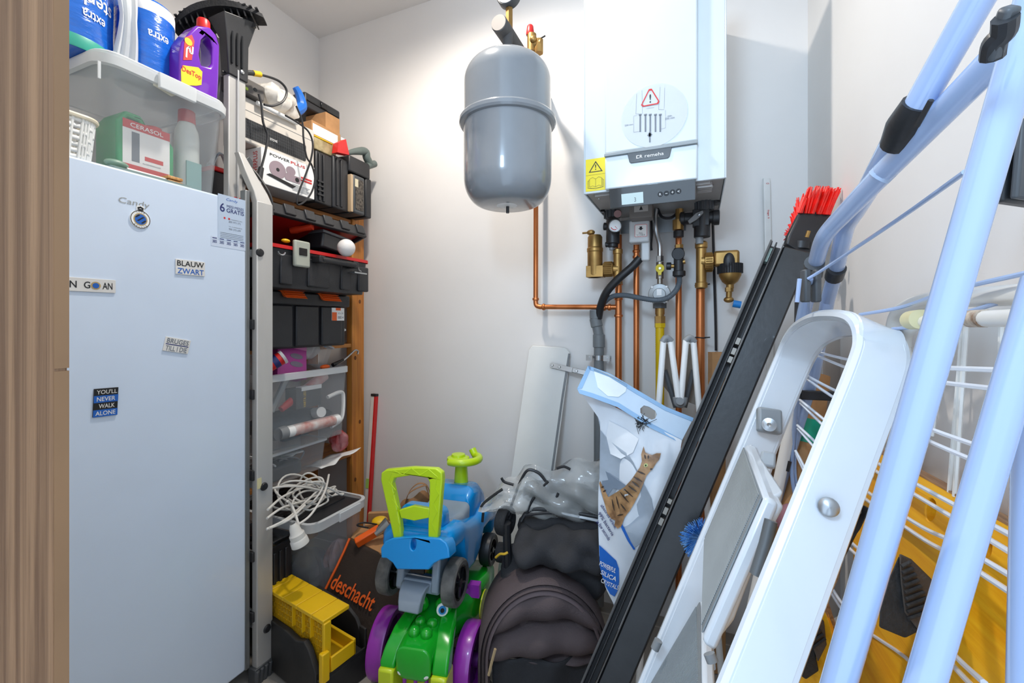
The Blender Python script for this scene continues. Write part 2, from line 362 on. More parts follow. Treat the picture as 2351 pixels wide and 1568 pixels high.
# under plate and stubs
UND = pm('boiler_under_grey', 'A9A6A3', .5, var=.06)
m = M(); m.box(xl + .005, xr - .005, YF + .011, YB - .001, zb + .004, zb + .008)
for x in (xl + .03, xr - .09): m.box(x, x + .05, YF + .02, YF + .1, zb - .006, zb + .004)
for k in range(4): m.box(xr - .075, xr - .035, YF + .03 + k * .018, YF + .036 + k * .018, zb - .012, zb + .004)
m.build('base_plate', UND, t, bev=.001)
m = M()
for px, py in ((1375, 458), (1632, 432)):
    M().lathe([(0, 0), (.004, .0), (.006, .004), (.006, .012)], onZ(px, py, zb - .008), (0, 0, 1), 12, False).build('screw', STL, t)
# yellow label
a, b, w, h = F.rect(1345, 364, 1391, 438)
yl = M().fbox(F, a - w / 2, a + w / 2, b - h / 2, b + h / 2, .0004, .0012).build('warning_label', pm('yellow_label', 'F3DC00', .4, var=.02), t)
def ring(m, F, pts, th, c0, c1):   # outline of a closed polygon
    n = len(pts); cxm = sum(p[0] for p in pts) / n; cym = sum(p[1] for p in pts) / n
    k = max(max(abs(p[0] - cxm), abs(p[1] - cym)) for p in pts); s_ = 1 - th / k
    m.plate(F, pts, c0, c1, [[(cxm + (p[0] - cxm) * s_, cym + (p[1] - cym) * s_) for p in pts]])
def stroke(m, F, pts, th, c=.0015):
    for (x0, y0), (x1, y1) in zip(pts, pts[1:]):
        d = Vector((x1 - x0, y1 - y0)); n_ = Vector((-d.y, d.x)).normalized() * th / 2
        V = [m.v(F.pt(x0 + n_.x, y0 + n_.y, c)), m.v(F.pt(x1 + n_.x, y1 + n_.y, c)), m.v(F.pt(x1 - n_.x, y1 - n_.y, c)), m.v(F.pt(x0 - n_.x, y0 - n_.y, c))]; m.f(V)
q = M(); tb = b + h * .25
ring(q, F, [(a, tb + h * .17), (a + w * .35, tb - h * .17), (a - w * .35, tb - h * .17)], .005, .0012, .0016)
q.text(F, '!', a, tb - .002, .0035, h * .17, .0017, bold=.010)
stroke(q, F, [(a - w / 2, b), (a + w / 2, b)], .0006)
bb = b - h * .25
for s_ in (-1, 1):
    for k in range(3):
        o_ = .0 if not k else .003 * k
        stroke(q, F, [(a, bb + h * .13 - .002), (a + s_ * w * .15, bb + h * .17), (a + s_ * (w * .3 + o_), bb + h * .13), (a + s_ * (w * .3 + o_), bb - h * .12), (a + s_ * w * .15, bb - h * .09), (a, bb - h * .13)] if not k else [(a + s_ * (w * .3 + o_ - .003), bb + h * .13 - .003 * k), (a + s_ * (w * .3 + o_), bb + h * .13 - .003 * k), (a + s_ * (w * .3 + o_), bb - h * .15), (a, bb - h * .15 - .002 * k)], .0008)
stroke(q, F, [(a, bb + h * .12), (a, bb - h * .13)], .0008)
q.build('warning_symbols', INKB, yl)
# round clear sticker with the pipe diagram
a0, b0 = F2.px(1500, 265); R_ = .092
stk = M().plate(F2, ell(a0, b0, R_, R_, 48), .0002, .0008).build('round_sticker', pm('sticker_film', 'E9EEF1', .12, coat=.5, clear=.5, var=.01), t)
q = M(); a, b = F2.px(1493, 225); ring(q, F2, [(a - .004, b + .026), (a + .004, b + .026), (a + .026, b - .016), (a + .022, b - .022), (a - .022, b - .022), (a - .026, b - .016)], .0052, .0009, .0014); q.build('red_triangle', INKR, stk)
q = M(); q.text(F2, '!', a, b - .002, .0045, .025, .0012, bold=.010); q.build('exclamation_mark', INKB, stk)
q = M()
for px in (1470, 1482, 1493, 1505, 1516):
    x, y1_ = F2.px(px, 265); y0_ = F2.px(px, 303)[1]; q.fbox(F2, x - .0022, x + .0022, y0_, y1_, .0009, .0013); q.fbox(F2, x - .004, x + .004, y1_ - .001, y1_ + .004, .0009, .0013)
x, y1_ = F2.px(1492, 303); q.fbox(F2, x - .002, x + .002, F2.px(1492, 327)[1], y1_, .0009, .0013).fbox(F2, x - .007, x + .007, y1_ - .010, y1_ - .008, .0009, .0013).fbox(F2, x - .0045, x + .0045, y1_ - .014, y1_ - .003, .0009, .0013)
for L_ in ([(1462, 215), (1460, 262), (1468, 262)], [(1474, 208), (1475, 262)], [(1516, 200), (1512, 252), (1525, 252)], [(1526, 202), (1525, 250)], [(1476, 246), (1512, 240)], [(1455, 267), (1455, 304), (1470, 302)], [(1455, 267), (1464, 265)], [(1528, 253), (1528, 294), (1516, 297)], [(1484, 250), (1502, 247)]):
    stroke(q, F2, [F2.px(*p_) for p_ in L_], .0006)
a, b = F2.px(1444, 287); q.text(F2, '220 mm', a, b, .024, .0045, .0012, bold=.01)
a, b = F2.px(1538, 269); q.text(F2, 'min.\n250 mm', a, b, .026, .012, .0012, bold=.01)
q.build('pipe_diagram', INKG, stk)
# ================================================================= pipework on the back wall
YP = 1.655
def vp(px, y0, y1, r, Y=YP, x1=None):
    return onY(px, y0, Y), onY(x1 or px, y1, Y), r
def floorp(px, py, Y): p = onY(px, py, Y); return Vector((p.x, p.y, 0.02))
def beads(m, p, ax, r, k=1): m.lathe([(r * .98, -.006), (r * 1.25, -.004), (r * 1.3, 0), (r * 1.25, .004), (r * .98, .006)], p, ax, 16, False)
# pipe from the vessel to the tee
t = thing('copper_pipe', 'copper pipe dropping behind the grey vessel and turning right along the wall', 'pipe', onY(1230, 700, YP))
A = onY(1231, 150, YP); B = onY(1230, 705, YP); C = onY(1418, 705, YP)
M().tube([A, B + Vector((0, 0, .045))] + smooth([B + Vector((0, 0, .02)), B + Vector((.004, 0, .006)), B + Vector((.02, 0, 0))], 4) + [B + Vector((.05, 0, 0)), C], .0098, 14).build('pipe', COP, t)
for q_, ax_ in ((B + Vector((0, 0, .032)), (0, 0, 1)), (B + Vector((.034, 0, 0)), (1, 0, 0)), (C - Vector((.03, 0, 0)), (1, 0, 0)), (C - Vector((.05, 0, 0)), (1, 0, 0))):
    m = M(); beads(m, q_, ax_, .0105); m.build('solder_joint', COP, t)
def copper(px, ytop, r, label, joints=(), Y=YP, x1=None):
    a = onY(px, ytop, Y); b = onY(x1 or px, 900, Y); b2 = Vector((b.x, b.y, .02))
    t = thing('copper_pipe', label, 'pipe', b2, 'copper pipes under the boiler')
    M().tube([a, b, b2], r, 16).build('pipe', COP, t)
    for j in joints:
        m = M(); beads(m, onY(px, j, Y), (0, 0, 1), r); m.build('solder_joint', COP, t)
    return t
copper(1420, 540, .0125, 'thick copper pipe with a side tee, below the brass air separator', (725, 686, 652))
copper(1461, 540, .0105, 'thin copper pipe coming out under the clear siphon box', (577, 590))
copper(1558, 520, .0105, 'thin copper pipe behind the black filling valve group', (565,))
copper(1608, 560, .0145, 'widest copper pipe with black cable ties, right of the others', (), )
for py in (655, 775):
    p = onY(1608, py, YP); tie = M().tube([p + Vector((cos(a_) * .017, sin(a_) * .017, .001 * sin(a_ * 2))) for a_ in [2 * pi * i / 20 for i in range(20)]], .0022, 6, closed=True).cyl(p + Vector((.012, -.014, 0)), p + Vector((.03, -.02, .002)), .0022, n=6).build('cable_tie', BLK)
    tag(tie, 'black cable tie round the widest copper pipe, %s one' % ('upper' if py == 655 else 'lower'), 'cable tie', 'cable ties on the copper pipe')
# brass air separator
YA = 1.62
t = thing('air_separator', 'brass upright air separator on the left copper pipe under the boiler', 'fitting', onY(1366, 640, YA))
def V(px, py, Y=YA): return onY(px, py, Y)
s1 = (V(1385, 600) - V(1384, 600)).length
m = M(); c = V(1366, 630); H_ = V(1366, 545).z - c.z
m.lathe([(0, -.012), (.024, -.012), (.028, 0), (.028, H_ * .60), (.030, H_ * .61), (.030, H_ * .70), (.027, H_ * .72), (.027, H_), (.022, H_ + .008), (0, H_ + .008)], c, (0, 0, 1), 28, False)
p = V(1354, 534); m.sph(p + Vector((.004, 0, .0)), .013, (1.2, .9, .8)).cyl(p, p + Vector((-.028, 0, 0)), .004, n=8)
m.fbox(FY(YA - .026), c.x - .028, c.x + .035, c.z - .012, c.z + .03, -.045, 0).build('separator_body', BRS, t, bev=.003)
p = V(1397, 618); m = M()
m.lathe([(.020, -.02), (.026, -.018), (.026, .018), (.020, .02)], p, (1, 0, 0), 8, False)
for k in range(22):
    a_ = 2 * pi * k / 22; d = Vector((0, cos(a_), sin(a_))) * .0265; m.cyl(p + d + Vector((-.014, 0, 0)), p + d + Vector((.014, 0, 0)), .0018, n=5)
m.build('union_nut', BRS, t)
p = V(1418, 618); m = M(); m.lathe([(.013, -.065), (.018, -.062), (.018, -.048), (.0155, -.046), (.0155, .045), (.018, .047), (.018, .062), (.013, .065)], V(1418, 612), (0, 0, 1), 16, False)
m.cyl(V(1405, 618), V(1420, 618), .018, n=16).build('tee_body', BRS, t)
# brass dirt filter
t = thing('dirt_filter', 'brass magnetic dirt filter with black collar at the right copper pipe', 'fitting', onY(1675, 690, YA))
m = M(); m.lathe([(.015, -.085), (.020, -.082), (.020, -.066), (.0165, -.064), (.0165, .05), (.020, .054), (.020, .070), (.016, .075)], V(1610, 605), (0, 0, 1), 16, False)
m.cyl(V(1610, 600), V(1626, 600), .02, n=18).build('tee_body', BRS, t)
m = M(); p = V(1628, 602); m.lathe([(.024, -.014), (.031, -.012), (.031, .012), (.024, .014)], p, (1, 0, 0), 10, False)
for k in range(26):
    a_ = 2 * pi * k / 26; d = Vector((0, cos(a_), sin(a_))) * .0315; m.cyl(p + d + Vector((-.01, 0, 0)), p + d + Vector((.01, 0, 0)), .0018, n=5)
m.build('union_nut', BRS, t)
p = V(1676, 600); m = M()
m.fbox(FY(YA - .024), V(1638, 590).x, V(1697, 590).x, V(1660, 612).z, V(1660, 577).z, -.045, 0).build('arm', BRS, t, bev=.008)
m = M(); m.lathe([(0, .016), (.03, .016), (.034, .008), (.034, -.016), (.024, -.036), (.012, -.046), (.012, -.058)], V(1676, 622), (0, 0, 1), 28, False).lathe([(.013, 0), (.013, -.014)], V(1674, 660), (0, 0, 1), 6, True).cyl(V(1674, 668), V(1673, 690), .009).sph(V(1673, 688), .013, (1.2, 1, .8)).build('filter_bowl', BRS, t)
m = M(); m.sph(V(1674, 600, YA - .03), .017, (1, .5, 1.7)); m.cyl(V(1676, 628), V(1676, 606), .037, n=30)
for k in range(30):
    a_ = 2 * pi * k / 30; d = Vector((cos(a_), sin(a_), 0)) * .037; m.cyl(V(1676, 628) + d, V(1676, 606) + d, .0022, n=5)
m.build('black_collar', BLK, t)
bc = M().cyl(V(1683, 697), V(1701, 700), .012, n=20).build('hose_cap', pm('blue_cap', '1F86D6', .4)); tag(bc, 'small bright blue cap sticking out beside the brass dirt filter', 'cap')
# filling/pressure valve left
YV = 1.60
t = thing('heating_valve', 'black and grey heating valve with a round white pressure gauge, left under the boiler', 'valve', V(1407, 570, YV))
m = M(); m.cyl(V(1407, 505, YV), V(1407, 560, YV), .024, n=20).cyl(V(1407, 558, YV), V(1407, 568, YV), .017).cyl(V(1400, 520, YV), V(1386, 520, YV), .014).cyl(V(1404, 560, YV), V(1390, 562, YV), .01).build('valve_body', BLK, t, bev=.002)
m = M(); p = V(1405, 492, YV); m.cyl(p - Vector((0, 0, .014)), p + Vector((0, 0, .022)), .026, n=12)
for k in range(12):
    a_ = 2 * pi * k / 12; d = Vector((cos(a_), sin(a_), 0)) * .026; m.cyl(p + d - Vector((0, 0, .014)), p + d + Vector((0, 0, .02)), .004, n=6)
m.build('grey_nut', DGRY, t); M().cyl(V(1402, 478, YV), V(1402, 466, YV), .013, n=8).build('brass_tail', BRS, t)
M().cyl(V(1384, 478, YV - .03), V(1384, 466, YV - .03), .012).cyl(V(1384, 487, YV - .03), V(1384, 474, YV - .03), .008).build('black_knob', BLKG, t)
G = V(1412, 518, YV - .055); m = M(); m.lathe([(.018, .03), (.0225, .012), (.0225, -.002), (.020, -.003)], G, (0, 1, 0), 32, False).build('gauge_case', STL, t)
M().cyl(G + Vector((0, .0005, 0)), G + Vector((0, .004, 0)), .0205, n=32).build('gauge_dial', PAPER, t)
FG = FY(G.y - .0002); M().plate(FG, [(G.x - .001, G.z - .002), (G.x + .001, G.z - .002), (G.x + .009, G.z - .012), (G.x + .008, G.z - .0125)], 0, .0004).plate(FG, [(G.x + .013 * cos(a_), G.z + .013 * sin(a_)) for a_ in [radians(200 + 8 * i) for i in range(12)]] + [(G.x + .0155 * cos(a_), G.z + .0155 * sin(a_)) for a_ in [radians(200 + 8 * i) for i in range(11, -1, -1)]], 0, .0004).build('gauge_needle', INKR, t)
p = V(1418, 491, YV - .04); M().cyl(p, p + Vector((0, .012, .004)), .013, n=24).build('red_dial', pm('grey_red', '9A6F6C', .4), t)
M().cyl(V(1404, 574, YV), V(1404, 566, YV), .008).build('tail', GRY, t)
# mains valve right
t = thing('shutoff_valve', 'black shut-off valve with a light grey lever, right under the boiler', 'valve', V(1610, 545, YV))
m = M(); p = V(1617, 472, YV); m.cyl(p - Vector((0, 0, .018)), p + Vector((0, 0, .022)), .027, n=14)
for k in range(14):
    a_ = 2 * pi * k / 14; d = Vector((cos(a_), sin(a_), 0)) * .027; m.cyl(p + d - Vector((0, 0, .016)), p + d + Vector((0, 0, .02)), .004, n=6)
m.build('grey_nut', DGRY, t); M().cyl(V(1615, 456, YV), V(1615, 446, YV), .018, n=8).build('brass_tail', BRS, t)
m = M(); m.cyl(V(1560, 503, YV), V(1650, 498, YV), .02, n=20).cyl(V(1612, 485, YV), V(1612, 545, YV), .026, n=20).cyl(V(1600, 530, YV), V(1628, 530, YV), .018, n=12).fbox(FY(YV - .02), V(1590, 500, YV).x, V(1628, 500, YV).x, V(1600, 522, YV).z, V(1600, 484, YV).z, -.03, .004).cyl(V(1562, 503, YV), V(1572, 502, YV), .024, n=20).cyl(V(1636, 500, YV), V(1652, 499, YV), .025, n=20).build('valve_body', BLK, t, bev=.002)
p0, p1 = V(1580, 510, YV - .035), V(1614, 490, YV - .035); FL = Fr(p0, p1 - p0, (0, 0, 1)); L_ = (p1 - p0).length
M().plate(FL, [(0, -.008), (L_ * .5, -.008), (L_ + .002, .0), (L_ + .004, .008), (L_ * .6, .012), (0, .004)], -.004, .006).build('grey_lever', GRY, t, bev=.002)
M().lathe([(0, .008), (.004, .007), (.005, .004)], V(1605, 493, YV - .04), (0, -1, 0), 10, False).build('lever_screw', STL, t)
m = M(); m.cyl(V(1635, 455, YV), V(1640, 440, YV), .013, n=12).cyl(V(1625, 450, YV), V(1655, 440, YV), .012, n=12).cyl(V(1642, 470, YV), V(1643, 452, YV), .014, n=12).build('drain_knob', BLK, t)
M().cyl(V(1606, 560, YV), V(1606, 545, YV), .012).build('tail', GRY, t)
# black group on the third pipe
t = thing('filling_valve', 'black filling valve group with round knob on the thin copper pipe', 'valve', V(1558, 640, YV))
m = M(); m.cyl(V(1558, 530, YV), V(1558, 545, YV), .017, n=12).cyl(V(1558, 570, YV), V(1558, 636, YV), .016, n=16).cyl(V(1557, 583, YV - .02), V(1557, 583, YV + .01), .021, n=24).cyl(V(1559, 622, YV), V(1559, 634, YV), .021, n=16).cyl(V(1541, 611, YV), V(1530, 611, YV), .013, n=16).build('valve_body', BLK, t, bev=.002)
for a_, b_, r_, n_ in (((1559, 562), (1559, 572), .014, 6), ((1557, 505), (1557, 528), .018, 10), ((1541, 611), (1550, 611), .007, 16), ((1566, 602), (1573, 600), .008, 16), ((1560, 480), (1560, 505), .013, 8)):
    M().cyl(V(*a_, YV), V(*b_, YV), r_, n=n_).build('brass_fitting', BRS, t)
# bracket plate, ribbed hose, black hose
t = M().fbox(FY(1.69), V(1510, 510, 1.69).x, V(1575, 510, 1.69).x, V(1540, 532, 1.69).z, V(1540, 496, 1.69).z, -.002, .002).build('mounting_plate', STL); tag(t, 'bare steel mounting plate on the wall behind the boiler valves', 'bracket')
t = M().fbox(FY(1.69), V(1425, 510, 1.69).x, V(1505, 510, 1.69).x, V(1440, 536, 1.69).z, V(1440, 506, 1.69).z, -.002, .002).build('mounting_plate', STL); tag(t, 'steel plate behind the clear siphon box under the boiler', 'bracket')
pts = smooth([V(1559, 634, 1.60), V(1559, 650, 1.60), V(1551, 668, 1.59), V(1532, 684, 1.575), V(1505, 689, 1.57), V(1470, 684, 1.58), V(1435, 678, 1.60), V(1408, 680, 1.62), V(1390, 692, 1.64), V(1375, 712, 1.655), V(1370, 730, 1.66)], 16)
t = M().tube(pts, [.0085 + .0009 * (i % 2) for i in range(len(pts))], 12).build('ribbed_hose', pm('grey_hose', '59626A', .5)); tag(t, 'thin grey ribbed hose curving from the filling valve to the drain', 'hose')
pts = smooth([V(1470, 592, 1.60), V(1452, 612, 1.60), V(1420, 640, 1.60), V(1393, 670, 1.61), V(1380, 700, 1.64), V(1374, 730, 1.66)], 8)
t = M().tube(pts, .0145, 16).build('drain_hose', BLK); tag(t, 'thick smooth black drain hose running from the siphon box into the grey pipe', 'hose')
# pvc drain
t = thing('drain_pipe', 'grey plastic drain pipe with a bend, left of the copper pipes', 'pipe', Vector((V(1375, 900, 1.66).x, 1.66, 0)))
Y_ = 1.665; a, b, c = V(1368, 712, Y_), V(1369, 742, Y_), V(1375, 770, Y_)
def up_(p, d): return p + Vector((0, 0, d))
M().tube([up_(a, -.005), b, c, up_(c, -.06), Vector((c.x, Y_, .02))], .019, 20).build('pipe', PVC, t)
m = M(); m.lathe([(.0195, 0), (.0235, 0), (.0235, -.032), (.0205, -.034)], a, (0, 0, 1), 24, False); m.lathe([(.0205, .02), (.0225, .018), (.0225, -.012), (.0205, -.014)], b, (b - c), 24, False).lathe([(.0205, .018), (.0228, .016), (.0228, -.03), (.0205, -.032)], up_(c, -.014), (0, 0, 1), 24, False).build('sockets', PVC, t)
t = thing('pipe_clamp', 'shiny steel pipe clamp holding the grey drain pipe', 'clamp', V(1375, 822, Y_)); p = V(1375, 821, Y_)
m = M(); m.lathe([(.0195, -.009), (.0215, -.009), (.0215, .009), (.0195, .009)], p, (0, 0, 1), 24, False)
for s_ in (-1, 1): m.box(p.x + s_ * .033 - .012, p.x + s_ * .033 + .012, Y_ - .022, Y_ - .019, p.z - .011, p.z + .011)
m.build('band', STL, t)
for s_ in (-1, 1): M().cyl(p + Vector((s_ * .034, -.026, 0)), p + Vector((s_ * .034, .054, 0)), .004, n=10).build('bolt', STL, t)
# siphon
t = thing('siphon_box', 'translucent plastic siphon box with a white instruction label under the boiler', 'siphon', V(1467, 600, 1.58))
M().fbox(FY(1.555), V(1444, 550, 1.555).x, V(1490, 550, 1.555).x, V(1467, 556, 1.555).z, V(1467, 505, 1.555).z, -.05, 0).fbox(FY(1.57), V(1472, 550, 1.57).x, V(1491, 550, 1.57).x, V(1480, 598, 1.57).z, V(1480, 553, 1.57).z, -.03, 0).build('housing', FROST, t, bev=.005)
FS = FY(1.554); a, b, w, h = FS.rect(1457, 515, 1486, 544)
lb = M().fbox(FS, a - w / 2, a + w / 2, b - h / 2, b + h / 2, .0002, .001).build('label', PAPER, t)
q = M(); ring(q, FS, rr2(a, b, w * .98, h * .98, .003), .0012, .0011, .0014); q.build('red_border', INKR, lb)
M().text(FS, 'PULL\nTO CHECK', a, b - h * .28, w * .7, h * .28, .0013).plate(FS, [(a - .004, b + .014), (a + .004, b + .014), (a + .004, b + .008), (a + .009, b + .008), (a, b + .001), (a - .009, b + .008), (a - .004, b + .008)], .0011, .0014).build('arrow_and_words', INKB, lb)
t = thing('inspection_cover', 'grey cover with a black arrow just above the clear siphon box', 'cover', V(1480, 480, 1.52)); FS = FY(1.5)
M().fbox(FS, V(1445, 480, 1.5).x, V(1497, 480, 1.5).x, V(1470, 500, 1.5).z, V(1470, 455, 1.5).z, -.06, 0).build('body', pm('cover_grey', '77726E', .5), t, bev=.003)
a, b, w, h = FS.rect(1456, 470, 1488, 486); M().fbox(FS, a - w / 2, a + w / 2, b - h / 2, b + h / 2, .0002, .001).build('label', pm('dull_white', 'B5B1AC', .5), t)
M().plate(FS, [(a - .006, b - .006), (a + .006, b - .006), (a, b + .008)], .0011, .0015).build('arrow', INKB, t)
# gas line
pts = smooth([V(1506, 480, 1.60), V(1504, 500, 1.60), V(1506, 530, 1.60), V(1514, 560, 1.62), V(1515, 590, 1.62)], 5)
t = M().tube(pts, .0085, 14).build('gas_pipe', STL); tag(t, 'bent bare steel gas pipe between the boiler and the yellow tap', 'pipe')
t = thing('gas_valve', 'gas tap with a small yellow lever on the middle gas pipe', 'valve', V(1515, 650, 1.62))
m = M(); m.cyl(V(1515, 602, 1.62), V(1515, 640, 1.62), .013, n=12).cyl(V(1515, 640, 1.62), V(1515, 652, 1.62), .009).build('valve_body', pm('nickel', '9B968C', .35, .9), t)
M().cyl(V(1515, 588, 1.62), V(1515, 600, 1.62), .013, n=6).build('hex_nut', STL, t)
M().cyl(V(1515, 616, 1.60), V(1515, 616, 1.592), .015, n=20).plate(FY(1.598), [(V(1515, 616, 1.6).x + a_, V(1515, 616, 1.6).z + b_) for a_, b_ in ((-.009, .006), (.009, .006), (.005, -.024), (-.005, -.024))], 0, .005).build('yellow_lever', pm('tap_yellow', 'D9C413', .4), t, bev=.001)
M().lathe([(0, 0), (.004, 0), (.005, .004)], V(1515, 616, 1.588), (0, 1, 0), 10, False).build('lever_screw', STL, t)
t = thing('gas_regulator', 'round light grey gas pressure regulator disc with four screws', 'regulator', V(1514, 700, 1.62)); c = V(1514, 676, 1.61)
M().lathe([(0, -.012), (.020, -.012), (.022, -.006), (.036, -.004), (.038, 0), (.038, .01), (.03, .02), (0, .02)], c, (0, 1, 0), 36, False).build('disc', pm('cast_grey', 'A5A8A9', .4, .3), t)
for s_ in (-1, 1):
    for r_ in (-1, 1): M().cyl(c + Vector((s_ * .024, -.0075, r_ * .026)), c + Vector((s_ * .024, -.003, r_ * .026)), .0035, n=10).build('screw', PAPER, t)
M().fbox(FY(c.y - .0125), c.x - .008, c.x + .008, c.z - .004, c.z + .018, 0, .0006).build('label', PAPER, t)
M().cyl(c + Vector((0, .01, -.03)), c + Vector((0, .01, -.048)), .024, n=6).build('base', DGRY, t)
t = thing('gas_hose', 'yellow coated gas hose with brass hex fittings below the grey regulator', 'hose', V(1515, 850, 1.62))
M().cyl(V(1515, 702, 1.62), V(1515, 722, 1.62), .016, n=16).cyl(V(1515, 726, 1.62), V(1515, 742, 1.62), .019, n=6).cyl(V(1515, 722, 1.62), V(1515, 728, 1.62), .014, n=16).build('brass_nut', BRS, t)
YH = pm('gas_yellow', 'DDB800', .4)
M().cyl(V(1515, 742, 1.62), V(1515, 752, 1.62), .019, n=6).build('yellow_nut', YH, t)
a = V(1515, 752, 1.62); m = M(); pr = []
for i in range(22): pr.append((.0145 + (.001 if i % 2 else 0), -i * .004))
pr.append((.0145, -.09)); pr.append((.0145, -(a.z - .3))); m.lathe(pr, a, (0, 0, 1), 18, True).build('hose_sleeve', YH, t)
# thin black cable on the right
pts = smooth([V(1632, 455, 1.68), V(1636, 500, 1.69), V(1640, 640, 1.70), V(1643, 740, 1.70), V(1644, 805, 1.70)], 6)
t = M().tube(pts, .0045, 8).build('black_cable', BLK); tag(t, 'thin black cable hanging down from the right side of the boiler', 'cable')
# little cables below the boiler
t = M().tube(smooth([V(1510, 480, 1.62), V(1520, 498, 1.6), V(1540, 500, 1.6), V(1556, 488, 1.62)], 6), .005, 8).build('black_cable', BLK); tag(t, 'short black cable loop right behind the bent steel gas pipe', 'cable')
t = M().tube(smooth([V(1500, 480, 1.66), V(1497, 520, 1.66), V(1493, 560, 1.66), V(1494, 575, 1.66)], 5), .007, 8).build('black_strap', BLK); tag(t, 'narrow black strap hanging between siphon box and steel gas pipe', 'strap')
# ================================================================= freezer
XF = -1.24; FF = FX(XF)
yr = FF.px(565, 700)[0]; ztop = FF.px(565, 464)[1]
FRW = pm('freezer_white_daylit', 'D2E0F2', .32, coat=.25, var=.01)  # bluish cast of the daylight is put into the white enamel
t = thing('upright_freezer', 'tall white upright freezer with magnets on its door, standing left behind the oak door frame', 'freezer', (-1.53, .56, 0))
M().box(-1.82, XF - .062, .24, yr - .004, .03, ztop - .004).build('cabinet', FRW, t, bev=.006)
M().box(XF - .055, XF, .24, yr, .06, ztop).build('door', FRW, t, bev=.006, seg=3)
M().box(XF - .062, XF - .055, .25, yr - .008, .07, ztop - .012).build('door_gasket', GRY, t)
for x in (-1.76, -1.33):
    for y in (.3, .84): M().cyl((x, y, 0), (x, y, .03), .02).build('foot', BLK, t)
SILV = pm('silver_badge', 'A9ABA8', .35, .6)
a, b, w, h = FF.rect(272, 457, 343, 477)
M().text(FF, 'Candy', a, b, w, h * .85, .0009, shear=.1, rot=-.0).build('badge_lettering', SILV, t)
# the sticker in the corner
a, b, w, h = FF.rect(500, 452, 563, 556)
sk = M().fbox(FF, a - w / 2, a + w / 2, b - h / 2, b + h / 2, .0002, .0008).build('promo_sticker', pm('sticker_blue', 'B9C9DD', .4, var=.02), t)
q = M(); q.text(FF, '6', a - w * .35, b + h * .22, w * .17, h * .19, .0012, bold=.010).text(FF, 'MESI·MESES', a + w * .12, b + h * .27, w * .62, h * .06, .0012).text(FF, 'GRATIS', a + w * .12, b + h * .18, w * .64, h * .09, .0012, bold=.010)
q.build('navy_lettering', INKN, sk)
M().text(FF, 'Candy', a, b + h * .41, w * .42, h * .07, .0012, shear=.2).build('blue_lettering', INKU, sk)
q = M(); q.text(FF, '800 973 372', a + w * .1, b - h * .06, w * .44, h * .04, .0012).text(FF, '900 373 699', a + w * .1, b - h * .22, w * .44, h * .04, .0012).text(FF, 'TI CHIAMIAMO NOI', a + w * .12, b - h * .005, w * .5, h * .02, .0012).text(FF, 'TE LLAMAMOS', a + w * .12, b - h * .165, w * .5, h * .02, .0012)
for k in range(4): q.fbox(FF, a - w * .42, a + w * .42, b - h * (.32 + .035 * k), b - h * (.327 + .035 * k), .0009, .0012)
q.build('grey_lettering', INKG, sk)
q = M(); q.fbox(FF, a - w * .3, a - w * .24, b - h * .02, b + h * .02, .0009, .0012).fbox(FF, a - w * .14, a - w * .08, b - h * .02, b + h * .02, .0009, .0012); q.build('flag_red', INKR, sk)
q = M()
a, b, w, h = FF.rect(484, 548, 563, 570)
ls = M().fbox(FF, a - w / 2, a + w / 2, b - h / 2, b + h / 2, .0002, .0006).build('specification_strip', pm('strip_blue', 'C8D4E6', .4, var=.02), t)
for k in range(5):
    x = a - w * .4 + k * w * .2; q.text(FF, '385', x, b, w * .12, h * .3, .001, bold=.010); q.fbox(FF, x - w * .06, x + w * .06, b + h * .3, b + h * .38, .0007, .001)
q.build('lettering', INKN, ls)
# magnets
def magnet(label, x0, y0, x1, y1, mat, parts, rot=0):
    a, b, w, h = FF.rect(x0, y0, x1, y1); c, s = cos(rot), sin(rot)
    R2 = Fr(FF.pt(a, b, .0002), FF.u * c + FF.v * s, -FF.u * s + FF.v * c)
    t = thing('fridge_magnet', label, 'magnet', R2.o, 'magnets on the freezer door')
    M().fbox(R2, -w / 2, w / 2, -h / 2, h / 2, 0, .003).build('plate', mat, t, bev=.0006)
    for kind, args, mt, nm in parts:
        q = M()
        if kind == 't': s_, x, y, tw, th = args; q.text(R2, s_, x * w, y * h, tw * w, th * h, .0034, bold=.012)
        else: x, y, tw, th = args; q.fbox(R2, (x - tw / 2) * w, (x + tw / 2) * w, (y - th / 2) * h, (y + th / 2) * h, .0031, .0033)
        q.build(nm, mt, t)
IV = pm('ivory_magnet', 'DEDCD8', .4)
magnet('white magnet reading BLAUW ZWART in black and blue', 402, 598, 469, 632, IV, [('t', ('BLAUW', 0, .24, .92, .36), INKB, 'black_lettering'), ('t', ('ZWART', 0, -.26, .9, .36), INKU, 'blue_lettering')])
magnet('small tilted white magnet reading BRUGES TILL I DIE', 375, 777, 434, 809, IV, [('t', ('BRUGES', 0, .25, .86, .34), INKG, 'lettering'), ('b', (0, 0, .9, .06), INKN, 'blue_line'), ('t', ('TILL I DIE', 0, -.27, .84, .34), INKG, 'lettering')], rot=-.22)
magnet('square black and blue striped magnet reading YOU\'LL NEVER WALK ALONE', 213, 891, 269, 955, INKB, [('b', (0, .125, 1, .25), INKU, 'blue_stripe'), ('b', (0, -.375, 1, .25), INKU, 'blue_stripe'), ('t', ("YOU'LL", .02, .375, .84, .15), IV, 'lettering'), ('t', ('NEVER', .0, .125, .76, .15), IV, 'lettering'), ('t', ('WALK', .04, -.125, .66, .15), IV, 'lettering'), ('t', ('ALONE', .0, -.375, .82, .15), IV, 'lettering')], rot=-.04)
def gx_(x): a, b, w, h = FF.rect(60, 636, 264, 668); return (FF.px(x, 652)[0] - a) / w
